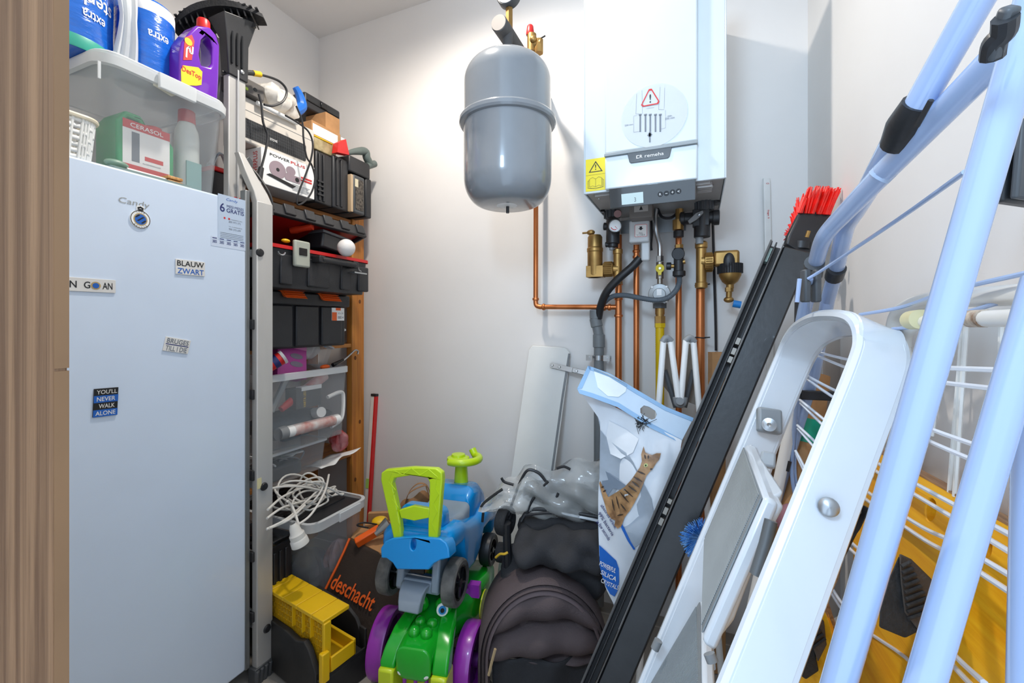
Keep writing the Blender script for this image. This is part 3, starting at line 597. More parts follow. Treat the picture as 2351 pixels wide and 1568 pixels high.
magnet('long white magnet reading GOAN, half hidden by the oak frame', 60, 636, 264, 668, IV, [('t', ('N', gx_(166), 0, .08, .5), INKB, 'lettering'), ('t', ('G', gx_(198), 0, .075, .5), INKB, 'lettering'), ('t', ('AN', gx_(245), 0, .125, .5), INKB, 'lettering'), ('t', ('WE KUNN', -.3, 0, .36, .5), INKB, 'lettering')])
a, b, w, h = FF.rect(225 - 12, 640, 225 + 8, 664)
def disc(F, a, b, ra, rb, c0, c1, name, mat, par): return M().plate(F, ell(a, b, ra, rb, 28), c0, c1).build(name, mat, par)
gm = [o for o in COL.objects if o.name.startswith('plate') and o.parent and 'GOAN' in o.parent.get('label', '')][0].parent
a, b = FF.px(218, 656); disc(FF, a, b, .0088, .0088, .0033, .0037, 'crest_ring', pm('gold_ink', 'B79E6B', .5), gm); disc(FF, a, b, .006, .006, .0038, .0041, 'crest_centre', INKU, gm)
t = thing('fridge_magnet', 'round club crest magnet with a crown and blue black stripes under the badge', 'magnet', FF.pt(*FF.px(320, 500), 0), 'magnets on the freezer door')
a, b, w, h = FF.rect(297, 482, 344, 524); r = h / 2
M().plate(FF, ell(a, b - .001, w / 2, r, 40), .0002, .003).plate(FF, rr2(a, b + r + .003, w * .36, .014, .004), .0002, .003).build('plate', PAPER, t)
q = M(); ring(q, FF, ell(a, b - .001, w / 2 * .97, r * .97, 40), .0014, .0031, .0034)
for k in range(-2, 3): q.plate(FF, ell(a + k * w * .055, b + r + .006 - abs(k) * .001, .0018, .0022, 10), .0031, .0034)
q.fbox(FF, a - w * .14, a + w * .14, b + r - .001, b + r + .002, .0031, .0034); q.build('crown_and_rim', INKB, t)
disc(FF, a, b - .001, w * .34, r * .68, .0031, .0034, 'gold_ring', pm('gold_ink', 'B79E6B', .5), t); disc(FF, a, b - .001, w * .28, r * .56, .0035, .0037, 'blue_centre', INKU, t)
q = M()
for k in (-1, 0, 1):
    d = k * w * .15; L_ = w * .2 * (1.1 - .35 * abs(k)); q.plate(FF, [(a + d - L_ * .7 - .0012, b - d - L_ * .5), (a + d - L_ * .7 + .0022, b - d - L_ * .5 - .001), (a + d + L_ * .7 + .0012, b - d + L_ * .5), (a + d + L_ * .7 - .0022, b - d + L_ * .5 + .001)], .0038, .004)
q.build('black_stripes', INKB, t)
for txt, da, sg in (('CLUB', 0, 1), ('BRUGGE', 0, -1)):
    q = M(); n_ = len(txt)
    for i, ch_ in enumerate(txt):
        an = radians(90 * sg + (i - (n_ - 1) / 2) * (-17 * sg)); q.text(FF, ch_, a + cos(an) * w * .41, b - .001 + sin(an) * r * .82, .0024, .003, .0033, rot=an - radians(90 * sg))
    q.build('lettering', INKB, t)
# ---------------------------------------------------------------- on the freezer: clear box with lid
XB = -1.275; FB = FX(XB)
bx_y0, bx_y1, zr = .560, .852, 1.742
FZt = Fr((0, 0, ztop), (1, 0, 0), (0, 1, 0)); bw = .40; bcx = XB - bw / 2
t = thing('storage_box', 'see-through storage box with a lid standing on the freezer, holding green jerrycan and bottles', 'box', (bcx, .706, ztop), 'see-through storage boxes')
m = M(); tub(m, FZt, bcx, .706, bw, bx_y1 - bx_y0, .001, zr - ztop - .012, .90, .035, .003); m.build('box_body', CLR, t)
m = M(); Z = zr - ztop
m.loft([rr(FZt, bcx, .706, bw + .004, .296, .04, Z - .035), rr(FZt, bcx, .706, bw + .022, .314, .045, Z - .033), rr(FZt, bcx, .706, bw + .024, .316, .045, Z - .012), rr(FZt, bcx, .706, bw + .006, .298, .04, Z - .008), rr(FZt, bcx, .706, bw + .002, .294, .04, Z - .012)], False, False); m.build('rim', FROST, t)
m = M(); m.loft([rr(FZt, bcx, .706, bw + .016, .306, .045, Z - .012), rr(FZt, bcx, .706, bw + .018, .308, .045, Z - .004), rr(FZt, bcx, .706, bw + .012, .302, .042, Z)], True, True); m.build('lid', FROST, t)
a0_ = FB.px(355, 195)[0]; a1_ = FB.px(440, 215)[0]
M().fbox(FX(XB + .012), a0_, a1_, zr - .045, zr - .006, .0, .010).build('clip', FROST, t, bev=.002)
FBf = FX(XB - .01)
a, b = FX(XB + .012).px(228, 160); M().fbox(FX(XB + .010), a - .003, a + .003, b - .02, b + .02, 0, .003).build('rib', FROST, t, bev=.001)
lb = M().plate(FX(XB + .002), [FX(XB).px(*p_) for p_ in ((352, 178), (350, 196), (392, 222), (432, 212))], 0, .001).build('paper_tag', pm('yellowed_paper', 'DCD9C6', .6), t)
# jerrycan in the box
XJ = -1.335; FJ = FX(XJ)
t = thing('jerrycan', 'green jerrycan with red cap and red and white label inside the see-through box', 'jerrycan', (XJ - .05, .68, ztop + .005))
a0_, a1_ = FJ.px(268, 330)[0], FJ.px(400, 330)[0]; zj = FJ.px(330, 268)[1]; am = (a0_ + a1_) / 2; jw = a1_ - a0_
GRN = pm('jerrycan_green', '1E9A5C', .4)
zb_ = ztop + .006; prof = [(-jw / 2, zb_), (jw / 2, zb_), (jw / 2, zj - .055), (jw * .34, zj - .03), (jw * .2, zj - .03), (jw * .05, zj - .03), (-jw * .1, zj), (-jw * .36, zj), (-jw / 2, zj - .03)]
hole = [(-jw * .02, zj - .045), (-jw * .12, zj - .016), (-jw * .32, zj - .016), (-jw * .38, zj - .036), (-jw * .34, zj - .05)]
M().plate(Fr((XJ, am, 0), (0, 1, 0), (0, 0, 1)), prof, -.10, 0, [hole]).build('can', GRN, t, bev=.006, seg=3)
M().cyl((XJ - .04, am + jw * .27, zj - .03), (XJ - .04, am + jw * .27, zj - .006), .019, n=24).build('cap', RED, t)
lw = jw * .82; lz0, lz1 = ztop + .02, FJ.px(340, 290)[1]
lb = M().fbox(FJ, am - lw / 2, am + lw / 2, lz0, lz1, .0002, .0008).build('label', PAPER, t)
q = M(); q.fbox(FJ, am - lw / 2, am + lw / 2, lz1 - .022, lz1, .0009, .0012).fbox(FJ, am - lw * .5, am + lw / 2, lz0, lz0 + .026, .0009, .0012).fbox(FJ, am - lw * .05, am + lw * .35, lz0 + .045, lz0 + .056, .0009, .0012); q.build('red_bands', INKR, lb)
M().text(FJ, 'CERASOL', am, lz1 - .011, lw * .7, .011, .0014, bold=.010).build('lettering', PAPER, lb)
q = M().fbox(FJ, am - lw * .32, am - lw * .16, lz0 + .035, lz1 - .028, .0009, .0012).text(FJ, 'ALGENREINIGER', am + lw * .1, lz0 + .036, lw * .4, .004, .0012).build('grey_print', INKG, lb)
# white bottle with the red cap
def bottle(name, label, x, y, z, r, h, body, cap, capr, capn='cap', rx=1):
    t = thing(name, label, 'bottle', (x, y, z))
    M().lathe([(r * .9, 0), (r, .004), (r, h * .66), (r * .93, h * .76), (capr * 1.02, h * .84), (capr * 1.0, h * .86)], (x, y, z), (0, 0, 1), 28).build('bottle_body', body, t)
    M().lathe([(capr * 1.08, h * .85), (capr * 1.02, h * .99), (capr * .9, h)], (x, y, z), (0, 0, 1), 28).build(capn, cap, t)
    return t
px_ = FX(-1.335).px(443, 300)
t = bottle('cleaner_bottle', 'cloudy white bottle with red cap, right of the green jerrycan in the box', -1.36, px_[0] - .002, ztop + .006, .030, FX(-1.36).px(443, 266)[1] - ztop, pm('cloudy_plastic', 'C9CFCB', .35), pm('cap_red', 'B8262C', .4), .02)
lbx = Fr((-1.3295, px_[0], 0), (0, 1, 0), (0, 0, 1))
M().fbox(lbx, -.02, .02, ztop + .02, ztop + .10, -.004, .0002).build('bottle_label', pm('teal_label', '7FA8A4', .5), t)
# woven white basket
t = thing('woven_basket', 'small white woven plastic basket with cream rim on the freezer top', 'basket', (-1.28, .50, ztop))
Yb = .548; zt_ = FX(XF - .01).px(250, 285)[1]; bh = zt_ - ztop
x0, x1, y0, y1 = -1.40, XF - .012, .33, Yb
BK = pm('basket_white', 'E8E9E6', .4); mk = M()
cx_, cy_ = (x0 + x1) / 2, (y0 + y1) / 2; w_, h_ = x1 - x0, y1 - y0
for k in range(7):
    zz = .006 + (bh - .018) * k / 6; rg = rr(FZt, cx_, cy_, w_ * (.93 + .01 * k), h_ * (.93 + .01 * k), .03, zz, 8); n_ = len(rg)
    # densify and weave in and out
    pts = []
    for i in range(n_):
        A_, B_ = rg[i], rg[(i + 1) % n_]; d_ = (B_ - A_).length; s_ = max(1, int(d_ / .008))
        for j in range(s_): pts.append(A_.lerp(B_, j / s_))
    C_ = Vector((cx_, cy_, 0)); P_ = []
    for i, p in enumerate(pts):
        o_ = (p - C_); o_.z = 0; o_.normalize(); P_.append(p + o_ * .002 * sin(i * pi / 2 + (pi if k % 2 else 0)))
    rings = [[p + Vector((0, 0, -.0045)), p + Vector((0, 0, .0045))] for p in P_]
    rings.append(rings[0]); mk.loft(rings, False, False, False)
mk.build('woven_strips', BK, t, solid=.0022, fixn=False)
mk = M(); rg0 = rr(FZt, cx_, cy_, w_ * .93, h_ * .93, .03, .002, 8); rg1 = rr(FZt, cx_, cy_, w_ * .995, h_ * .995, .03, bh - .006, 8)
def dense(rg, st):
    out = []; n_ = len(rg)
    for i in range(n_):
        d_ = (rg[(i + 1) % n_] - rg[i]).length; s_ = max(1, round(d_ / st)); out += [(i, j / s_) for j in range(s_)]
    return out
for i, f_ in dense(rg1, .017):
    n_ = len(rg1); a_ = rg0[i].lerp(rg0[(i + 1) % n_], f_); b_ = rg1[i].lerp(rg1[(i + 1) % n_], f_)
    mk.cyl(a_, b_, .0028, n=5)
o_ = mk.build('uprights', BK, t)
M().plate(FZt, rr2(cx_, cy_, w_ * .93, h_ * .93, .03), .0, .003).build('bottom', BK, t)
rg = rr(FZt, cx_, cy_, w_ * 1.02, h_ * 1.02, .032, bh - .003, 8); M().tube(rg, .0055, 8, closed=True).build('rim', pm('cream_rim', 'E6DCC4', .4), t)
# small cup and pen, clothes peg, dish
t = M().lathe([(.018, 0), (.025, .06), (.0265, .062), (.0235, .06), (.017, .004), (0, .004)], (-1.43, .50, ztop + bh - .01), (.2, .1, 1), 20, False).build('plastic_cup', FROST); t.location.z += 0; tag(t, 'small clear plastic cup lying over the white woven basket', 'cup')
p0, p1 = FX(XF - .02).hit(290, 352), FX(XF - .022).hit(380, 382)
p0.z = p1.z = ztop + .007; t = thing('marker_pen', 'white marker pen lying on the freezer before the see-through box', 'pen', p0)
M().cyl(p0, p1, .0055, n=14).build('barrel', PAPER, t); M().cyl(p1, p1 + (p1 - p0) * .12, .0035, n=12).build('tip', GRY, t)
t = thing('clothes_peg', 'wooden clothes peg on the freezer next to the white pen', 'peg', FX(XF - .02).hit(398, 392)); PEG = wood('peg_wood', 'D9A566', 'B07A40', 4)
p = Vector((XF - .028, FX(XF - .02).px(398, 390)[0], ztop)); M().box(p.x - .02, p.x + .018, p.y - .018, p.y + .018, ztop + .002, ztop + .009).build('lower_jaw', PEG, t, bev=.002); M().box(p.x - .02, p.x + .018, p.y - .018, p.y + .018, ztop + .012, ztop + .020).build('upper_jaw', PEG, t, bev=.002); M().cyl((p.x, p.y - .019, ztop + .0105), (p.x, p.y + .019, ztop + .0105), .003, n=8).build('spring', STL, t)
t = thing('plastic_tray', 'small grey green plastic tray lying between basket and wooden peg', 'tray', (XF - .03, .62, ztop))
a0_, a1_ = FX(XF - .015).px(250, 350)[0], FX(XF - .015).px(440, 400)[0]
m = M(); tub(m, FZt, XF - .022, (a0_ + a1_) / 2, .028, a1_ - a0_, .0005, .006, .9, .008, .002); m.build('tray', pm('tray_clear', 'A9BBB2', .3, clear=.3), t)
t = M().sph((XF - .025, FX(XF - .02).px(270, 360)[0], ztop + .016), .016, (.8, 1.5, .6)).build('soap_dish', pm('sage_plastic', '7E9C8C', .4)); tag(t, 'small rounded sage green soap dish lying beside the woven basket', 'dish')
# wrapped towel rolls on the lid
BLU = pm('blue_wrap', '0E63C8', .22, coat=.5, bump=.35, bs=24, stretch=(1, 1, 3))
t = thing('paper_roll_pack', 'blue plastic wrapped pack of two paper rolls standing on the see-through box', 'paper rolls', (-1.42, .66, zr))
TEAL = pm('teal_print', '2FA08C', .4)
rls = []
for i, (yc, r_, xc) in enumerate(((.505 + .045, .088, -1.415), (.712, .066, -1.405))):
    h_ = .225; roll = M().lathe([(r_ * .94, 0), (r_, .012), (r_ * .985, .08), (r_, .14), (r_, h_ - .012), (r_ * .9, h_)], (xc, yc, zr + .001), (0, 0, 1), 40).build('wrapped_roll', BLU, t)
    M().lathe([(r_ * .992, -.004), (r_ * 1.006, 0), (r_ * 1.006, .022), (r_ * .992, .028)], (xc, yc, zr + h_ - .035 if i else zr + .004), (0, 0, 1), 40, False).build('printed_band' if i else 'teal_band', PAPER if i else TEAL, t)
    rls.append((xc, yc, r_))
def ontocyl(m, xc, yc, r_, s, a0, zc, w, h, rot=0, n=1.004, bold=.010):
    k = len(m.bm.verts); m.text(Fr((0, 0, 0), (1, 0, 0), (0, 1, 0)), s, 0, 0, w, h, 0, rot=rot, bold=bold); m.bm.verts.ensure_lookup_table()
    for v in list(m.bm.verts)[k:]:
        a = a0 + v.co.x / r_; v.co = Vector((xc + r_ * n * cos(a), yc + r_ * n * sin(a), zc + v.co.y))
xc, yc, r_ = rls[0]
m = M(); ontocyl(m, xc, yc, r_, 'sterk', radians(18), zr + .125, .085, .036, pi); ontocyl(m, xc, yc, r_, 'extra', radians(14), zr + .088, .05, .02, pi); ontocyl(m, xc, yc, r_, 'ABSORBEREND', radians(10), zr + .152, .07, .008, pi)
m.build('white_lettering', PAPER, t)
m = M(); k = 8
for i in range(k):
    for j in range(k - i):
        pass
tri = [(-.055, .10), (-.055, .032), (.012, .032)]
bmv = []
rows = 10
for i in range(rows + 1):
    zz = .10 + (.032 - .10) * i / rows; x1_ = -.055 + .067 * i / rows; row = []
    for j in range(7):
        x = -.055 + (x1_ + .055) * j / 6; a = radians(-30) + (x) / r_; row.append(m.v((xc + r_ * 1.003 * cos(a), yc + r_ * 1.003 * sin(a), zr + zz)))
    bmv.append(row)
for i in range(rows):
    for j in range(6): m.f([bmv[i][j], bmv[i][j + 1], bmv[i + 1][j + 1], bmv[i + 1][j]])
m.build('red_triangle_print', INKR, t)
m = M(); ontocyl(m, xc, yc, r_, 'KEUKENPAPIER', radians(-40), zr + .062, .034, .006, pi - .5); m.build('small_white_lettering', PAPER, t)
xc, yc, r_ = rls[1]
m = M(); ontocyl(m, xc, yc, r_, 'extra', radians(0), zr + .13, .05, .02, pi); m.build('white_lettering_right', PAPER, t)
p_ = (Vector((rls[0][0], rls[0][1], 0)) + Vector((rls[1][0], rls[1][1], 0))) / 2
seam_y = rls[0][1] + rls[0][2] * .99
m = M()
def seam(u, v_):
    f_ = .022 + .012 * abs(v_ - .55) * 2; zz = zr + .003 + v_ * .222
    return Vector((-1.345 + .02 * sin(v_ * 3) + .006 * sin(u * 17), seam_y - .0 + (u - .5) * f_ * 1.7, zz))
m.grid(seam, 10, 14); m.build('shrink_wrap_seam', FROST, t, solid=.002, fixn=False)
# stack of a lid left of the pack (white tub with teal edge)
# purple drain cleaner
XP = -1.30; FP = FX(XP); PUR = pm('purple_plastic', '6E1FB0', .25, coat=.4, var=.03)
def P2(*pp): return [FP.px(*p_) for p_ in pp]
outl = P2((412, 200), (413, 120), (418, 95), (437, 72), (452, 58), (482, 62), (498, 82), (505, 105), (503, 180), (500, 236), (470, 226), (440, 212))
hol = P2((463, 92), (458, 125), (463, 150), (480, 154), (487, 145), (488, 110), (484, 88), (474, 80))
zmin = min(p[1] for p in outl); sh = zr + .002
t = thing('drain_cleaner_bottle', 'purple handled bottle of drain cleaner with red cap on the storage box', 'bottle', (XP - .03, FP.px(460, 200)[0], zr))
base_y = [p[0] for p in outl]; outl = [(a, max(b, sh)) for a, b in outl]
o2 = [(FP.px(412, 200)[0], sh)] + outl[1:9] + [(FP.px(500, 236)[0], sh)]
M().plate(FP, o2, -.058, 0, [hol]).build('bottle_body', PUR, t, bev=.009, seg=3)
cc = FX(XP - .029).hit(467, 62); M().lathe([(.016, -.004), (.017, 0), (.0165, .022), (.0145, .026)], cc + Vector((0, 0, -.006)), (0, 0, 1), 24).build('cap', RED, t)
lab = M().plate(FP, P2((416, 195), (415, 160), (420, 150), (455, 155), (464, 165), (462, 195), (450, 197)), .0004, .0012).build('yellow_label', pm('label_yellow', 'F1D22A', .4), t)
a, b, w, h = FP.rect(417, 160, 461, 178); M().text(FP, 'DesTop', a, b, w, h * .85, .002, bold=.012).build('lettering', INKR, lab)
lab = M().plate(FP, P2((424, 86), (440, 80), (446, 95), (440, 138), (420, 138)), .0004, .0012).build('picture_label', INKR, t)
a, b = FP.px(432, 96); disc(FP, a, b, .010, .010, .0013, .0018, 'yellow_figure', YEL, lab)
m = M(); stroke(m, FP, P2((427, 132), (428, 112), (434, 108), (436, 122), (441, 124), (442, 108)), .004, .002); m.build('pipe_print', PAPER, lab)
# ================================================================= step ladder beside the freezer
t = thing('aluminium_ladder', 'folded aluminium ladder with black feet standing upright beside the freezer', 'ladder', (-1.3, .93, 0))
def rail(n, x0, x1, y0, y1, z0, z1, mt=ALU, b=.003): return M().box(x0, x1, y0, y1, z0, z1).build(n, mt, t, bev=b)
rail('front_stile', -1.252, -1.228, .914, .968, .045, 1.47)
m = M(); A_ = [(-1.228, .914, 1.47), (-1.228, .968, 1.47)]
m.loft([[(-1.252, .914, 1.465), (-1.228, .914, 1.465), (-1.228, .968, 1.465), (-1.252, .968, 1.465)], [(-1.262, .912, 1.50), (-1.238, .912, 1.50), (-1.238, .958, 1.50), (-1.262, .958, 1.50)], [(-1.287, .902, 1.56), (-1.262, .902, 1.56), (-1.262, .935, 1.56), (-1.287, .935, 1.56)], [(-1.305, .895, 1.62), (-1.285, .895, 1.62), (-1.285, .912, 1.62), (-1.305, .912, 1.62)]]); m.build('stile_top', ALU, t, bev=.002)
rail('middle_stile', -1.275, -1.250, .8925, .908, .05, 1.5, pm('aluminium_dull', '8E9192', .5, .7))
rail('rear_stile', -1.37, -1.345, .905, .962, .05, 1.93)
M().box(-1.344, -1.338, .93, .935, .6, 1.9).build('stile_groove', pm('alu_bright', 'D8D8D8', .3, .8), t)
rail('far_stile', -1.66, -1.635, .905, .962, .05, 1.93); rail('far_front_stile', -1.66, -1.635, .97, 1.0, .05, 1.5)
FL = FX(-1.2278)
for py in (580, 1117, 1443):
    a, b = FL.px({580: 597, 1117: 606, 1443: 613}[py], py)
    M().lathe([(0, .006), (.010, .005), (.0125, .001), (.0125, -.002)], FL.pt(a, b, 0), (1, 0, 0), 20, False).build('rung_plug', BLK, t)
    M().cyl((-1.26, a, b), (-1.64, a, b), .012).build('rung', ALU, t)
for py in (745, 905, 1090, 1275, 1412):
    z_ = FX(-1.25).px(582, py)[1]; M().box(-1.262, -1.238, .9065, .9145, z_ - .015, z_ + .015).build('rung_socket', BLK, t, bev=.002)
    M().cyl((-1.262, .92, z_), (-1.40, .94, z_), .011, n=10).build('rung', ALU, t)
M().fbox(FX(-1.2275), FX(-1.2275).px(590, 1110)[0], FX(-1.2275).px(600, 1110)[0], FX(-1.2275).px(595, 1122)[1], FX(-1.2275).px(595, 1098)[1], 0, .001).build('masking_tape', pm('tape_cream', 'D8CFA0', .6), t)
# foot at the bottom
m = M(); m.box(-1.256, -1.224, .905, .975, .004, .05)
for k in range(5): m.cyl((-1.23, .912 + .0145 * k, .0), (-1.222, .912 + .0145 * k, .045), .008, .006, 8)
m.build('lower_foot', DGRY, t, bev=.002)
FH_ = FX(-1.343); M().plate(FH_, [FH_.px(*p_) for p_ in ((556, 368), (566, 360), (576, 372), (574, 420), (568, 430), (558, 420))], 0, .012).build('hinge_plate', DGRY, t, bev=.002)
M().lathe([(0, .004), (.005, .003), (.006, 0)], FX(-1.33).hit(563, 384), (1, 0, 0), 12, False).build('hinge_rivet', STL, t)
# brand oval
FR = FX(-1.3445); a, b = FR.px(552, 451)
ov = M().plate(FX(-1.3445), rr2(.935, 1.49, .030, .014, .007), 0, .0008).build('logo_oval', INKR, t)
M().text(FX(-1.3445), 'altrex', .935, 1.49, .022, .006, .0014, bold=.010).build('lettering', PAPER, ov)
M().tube(smooth([(-1.24, .975, 1.44), (-1.245, .972, 1.50), (-1.28, .950, 1.57), (-1.31, .93, 1.60)], 6), .004, 8).build('edge_cable', BLK, t)
# big foot on top
R1 = dp(402, 72, 1.36); R2_ = dp(608, 46, 1.42); mid = (R1 + R2_) / 2
ax = (R2_ - R1); Lf = ax.length; FT = Fr(mid, ax, Vector((0, 0, 1))); m = M()
N_ = 14; rings = []
for i in range(N_ + 1):
    u = -Lf / 2 + Lf * i / N_; arch = .042 * (1 - (2 * u / Lf) ** 2) - .0; e_ = 1 - .55 * abs(2 * u / Lf) ** 3
    rings.append([FT.pt(u, arch - .012 * e_, .045 * e_), FT.pt(u, arch + .006, .048 * e_), FT.pt(u, arch + .006, -.048 * e_), FT.pt(u, arch - .012 * e_, -.045 * e_)])
m.loft(rings); m.build('tread_sole', RUB, t)
m = M()
for i in range(17):
    u = -Lf / 2 * .92 + Lf * .92 * i / 16; arch = .042 * (1 - (2 * u / Lf) ** 2); m.fbox(FT, u - .004, u + .004, arch + .004, arch + .0078, -.036, .042)
m.build('sole_ridges', RUB, t)
m = M()
for i in range(5):
    for s_ in (-1, 1):
        u = s_ * (.03 + .018 * i); arch = .042 * (1 - (2 * u / Lf) ** 2); m.fbox(FT, u - .002, u + .002, arch - .050 + .007 * i, arch - .008, -.035, .035)
m.fbox(FT, -.10, .10, -.02, .016, -.004, .004); m.build('foot_ribs', BLK, t)
zf = 1.93; m = M(); m.loft([[(-1.376, .902, zf - .055), (-1.339, .902, zf - .055), (-1.339, .966, zf - .055), (-1.376, .966, zf - .055)], [(-1.376, .895, zf + .06), (-1.339, .895, zf + .06), (-1.339, .968, zf + .06), (-1.376, .968, zf + .06)], [(-1.40, .875, mid.z + .0), (-1.32, .875, mid.z + .0), (-1.32, .985, mid.z + .03), (-1.40, .985, mid.z + .03)]])
m.build('upper_foot', BLK, t, bev=.003)
for k in range(3): M().box(-1.339, -1.334, .908 + .016 * k, .913 + .016 * k, zf - .02, mid.z - .005).build('foot_groove', BLKG, t)
M().lathe([(0, .005), (.006, .003), (.007, 0)], (-1.339, .945, zf - .03), (1, 0, 0), 12, False).build('foot_rivet', STL, t)
# ================================================================= pine shelving
PB = wood('pine_board', 'BF7F3C', '9B6030', 1, 1, .5, 40)
t = thing('wooden_shelving', 'open pine shelving unit along the left wall behind the ladder', 'shelf', (-1.67, 1.3, 0))
for y in (.98, 1.60): M().box(-1.535, -1.50, y, y + .08, 0, 1.62).build('post', PINE, t, bev=.003); M().box(-1.835, -1.80, y, y + .08, 0, 1.62).build('post', PINE, t, bev=.003)
for z in (.485, 1.0, 1.585): M().box(-1.80, -1.535, .985, 1.675, z - .018, z).build('shelf_board', PB, t, bev=.002); M().box(-1.535, -1.505, 1.06, 1.60, z - .018, z).build('front_rail', PB, t, bev=.002)
for i, z in enumerate((.35, .62, .93, 1.2)):
    M().plate(FX(-1.4995), ell(1.6 + .02 + .03 * (i % 2), z, .007, .010, 12), 0, .0006).build('knot', pm('knot', '6B3D1A', .6), t)
def Y_(px, X, py=700): return FX(X).px(px, py)[0]
def Z_(px, py, X): return FX(X).px(px, py)[1]
# ---------------------------------------------------------------- lower black toolbox with orange latches
X = -1.40; y0, y1 = 1.02, Y_(802, X); z1 = Z_(700, 672, X)
t = thing('tool_box', 'closed black toolbox with two orange latches on the middle shelf', 'toolbox', (-1.55, (y0 + y1) / 2, 1.001), 'black toolboxes')
m = M(); m.box(-1.70, X - .012, y0 + .01, y1 - .012, 1.001, z1 - .03).build('box_base', BLK, t, bev=.006)
m = M()
for k in range(3): yc = y0 + (y1 - y0) * (.25 + .27 * k); m.box(X - .015, X, yc - .055, yc + .055, 1.006, z1 - .05)
m.build('front_panels', BLK, t, bev=.006)
M().box(-1.71, X + .004, y0, y1, z1 - .05, z1).build('lid', BLK, t, bev=.006)
for px in (668, 752):
    yc = Y_(px, X, 675); zc = Z_(px, 672 if px < 700 else 680, X); m = M(); hw = .047
    m.hexa([(X + .006, yc - hw + .012, zc - .018), (X + .022, yc - hw + .012, zc - .021), (X + .022, yc + hw + .012, zc - .021), (X + .006, yc + hw + .012, zc - .018), (X - .02, yc - hw - .012, zc + .02), (X - .004, yc - hw - .012, zc + .024), (X - .004, yc + hw - .012, zc + .024), (X - .02, yc + hw - .012, zc + .02)])
    for k in range(4): m.hexa([(X + .012 - .005 * k, yc - hw + .01, zc - .012 + .008 * k), (X + .022 - .005 * k, yc - hw + .01, zc - .012 + .008 * k), (X + .022 - .005 * k, yc + hw + .004, zc - .012 + .008 * k), (X + .012 - .005 * k, yc + hw + .004, zc - .012 + .008 * k)] + [(X + .012 - .005 * k, yc - hw + .01, zc - .009 + .008 * k), (X + .021 - .005 * k, yc - hw + .01, zc - .009 + .008 * k), (X + .021 - .005 * k, yc + hw + .004, zc - .009 + .008 * k), (X + .012 - .005 * k, yc + hw + .004, zc - .009 + .008 * k)])
    m.build('orange_latch', ORG, t, bev=.002)
Fq = FX(X + .002); a, b, w, h = Fq.rect(762, 707, 790, 736)
lb = M().fbox(Fq, a - w / 2, a + w / 2, b - h / 2, b + h / 2, -.002, .0008).build('sticker', PAPER, t)
M().fbox(Fq, a - w / 2, a - w * .12, b - h / 2, b + h * .15, .0009, .0014).fbox(Fq, a - w * .2, a + w * .2, b + h * .3, b + h / 2, .0009, .0014).build('orange_print', ORG, lb)
q = M().text(Fq, 'BBS 4', a + w * .2, b - h * .25, w * .44, h * .2, .0013, bold=.010); q.text(Fq, '62 x 30', a + w * .2, b + h * .08, w * .4, h * .14, .0013); q.build('black_print', INKG, lb)
# ---------------------------------------------------------------- open black and red toolbox on it
X = -1.285; y0, y1 = .985, Y_(852, X, 600); zt_ = 1.362; zb_ = z1 + .002
t = thing('tool_box', 'big open black toolbox with red lined lid, on top of the orange latched box', 'toolbox', (-1.42, (y0 + y1) / 2, zb_), 'black toolboxes')
yw = y1 - y0; xm, ym = (X - 1.60) / 2, (y0 + y1) / 2; FZ0 = FZ(0); ww = X + 1.60
m = M(); tub(m, FZ0, xm, ym, ww - .012, yw - .012, zb_, zt_ - .012, .95, .03, .006); m.build('box_base', BLK, t, bev=.002)
for f_, wd in ((-.33, .05), (-.05, .10), (.22, .05), (.42, .06)):
    yc = ym + f_ * yw; M().box(X - .024, X - .004, yc - wd / 2, yc + wd / 2, zb_ + .012, zt_ - .03).build('front_rib', BLK, t, bev=.005)
m = M(); m.loft([rr(FZ0, xm, ym, ww, yw, .03, zt_ - .012), rr(FZ0, xm, ym, ww, yw, .03, zt_), rr(FZ0, xm, ym, ww - .022, yw - .022, .022, zt_), rr(FZ0, xm, ym, ww - .022, yw - .022, .022, zt_ - .012)], False, False); m.build('red_rim', RED, t)
M().box(-1.59, X - .02, y0 + .02, y1 - .02, zt_ - .05, zt_ - .04).build('inner_tray', BLKG, t)
# lid: hinge at the back, front edge held up
hx, hz_ = -1.60, zt_ + .012; fx, fz = -1.315, 1.478
FLd = Fr((hx, y0, hz_), (fx - hx, 0, fz - hz_), (0, 1, 0)); ll = math.hypot(fx - hx, fz - hz_)   # n points down or up
up = 1 if FLd.n.z > 0 else -1
M().fbox(FLd, .0, ll, .0, yw, up * .012, up * .03).build('lid_shell', BLK, t, bev=.006)
m = M(); m.fbox(FLd, ll - .012, ll + .004, 0, yw, up * -.012, up * .03).fbox(FLd, 0, ll, -.004, .008, up * -.012, up * .03).fbox(FLd, 0, ll, yw - .008, yw + .004, up * -.012, up * .03)
for k in range(6): yc = yw * (.06 + .175 * k); m.fbox(FLd, ll - .004, ll + .010, yc - .022, yc + .022, up * -.004, up * .035)
m.build('lid_frame', BLK, t, bev=.003)
M().fbox(FLd, .008, ll - .014, .01, yw - .01, up * .004, up * .011).build('red_lining', pm('red_lining', '9E1512', .35, var=.05), t)
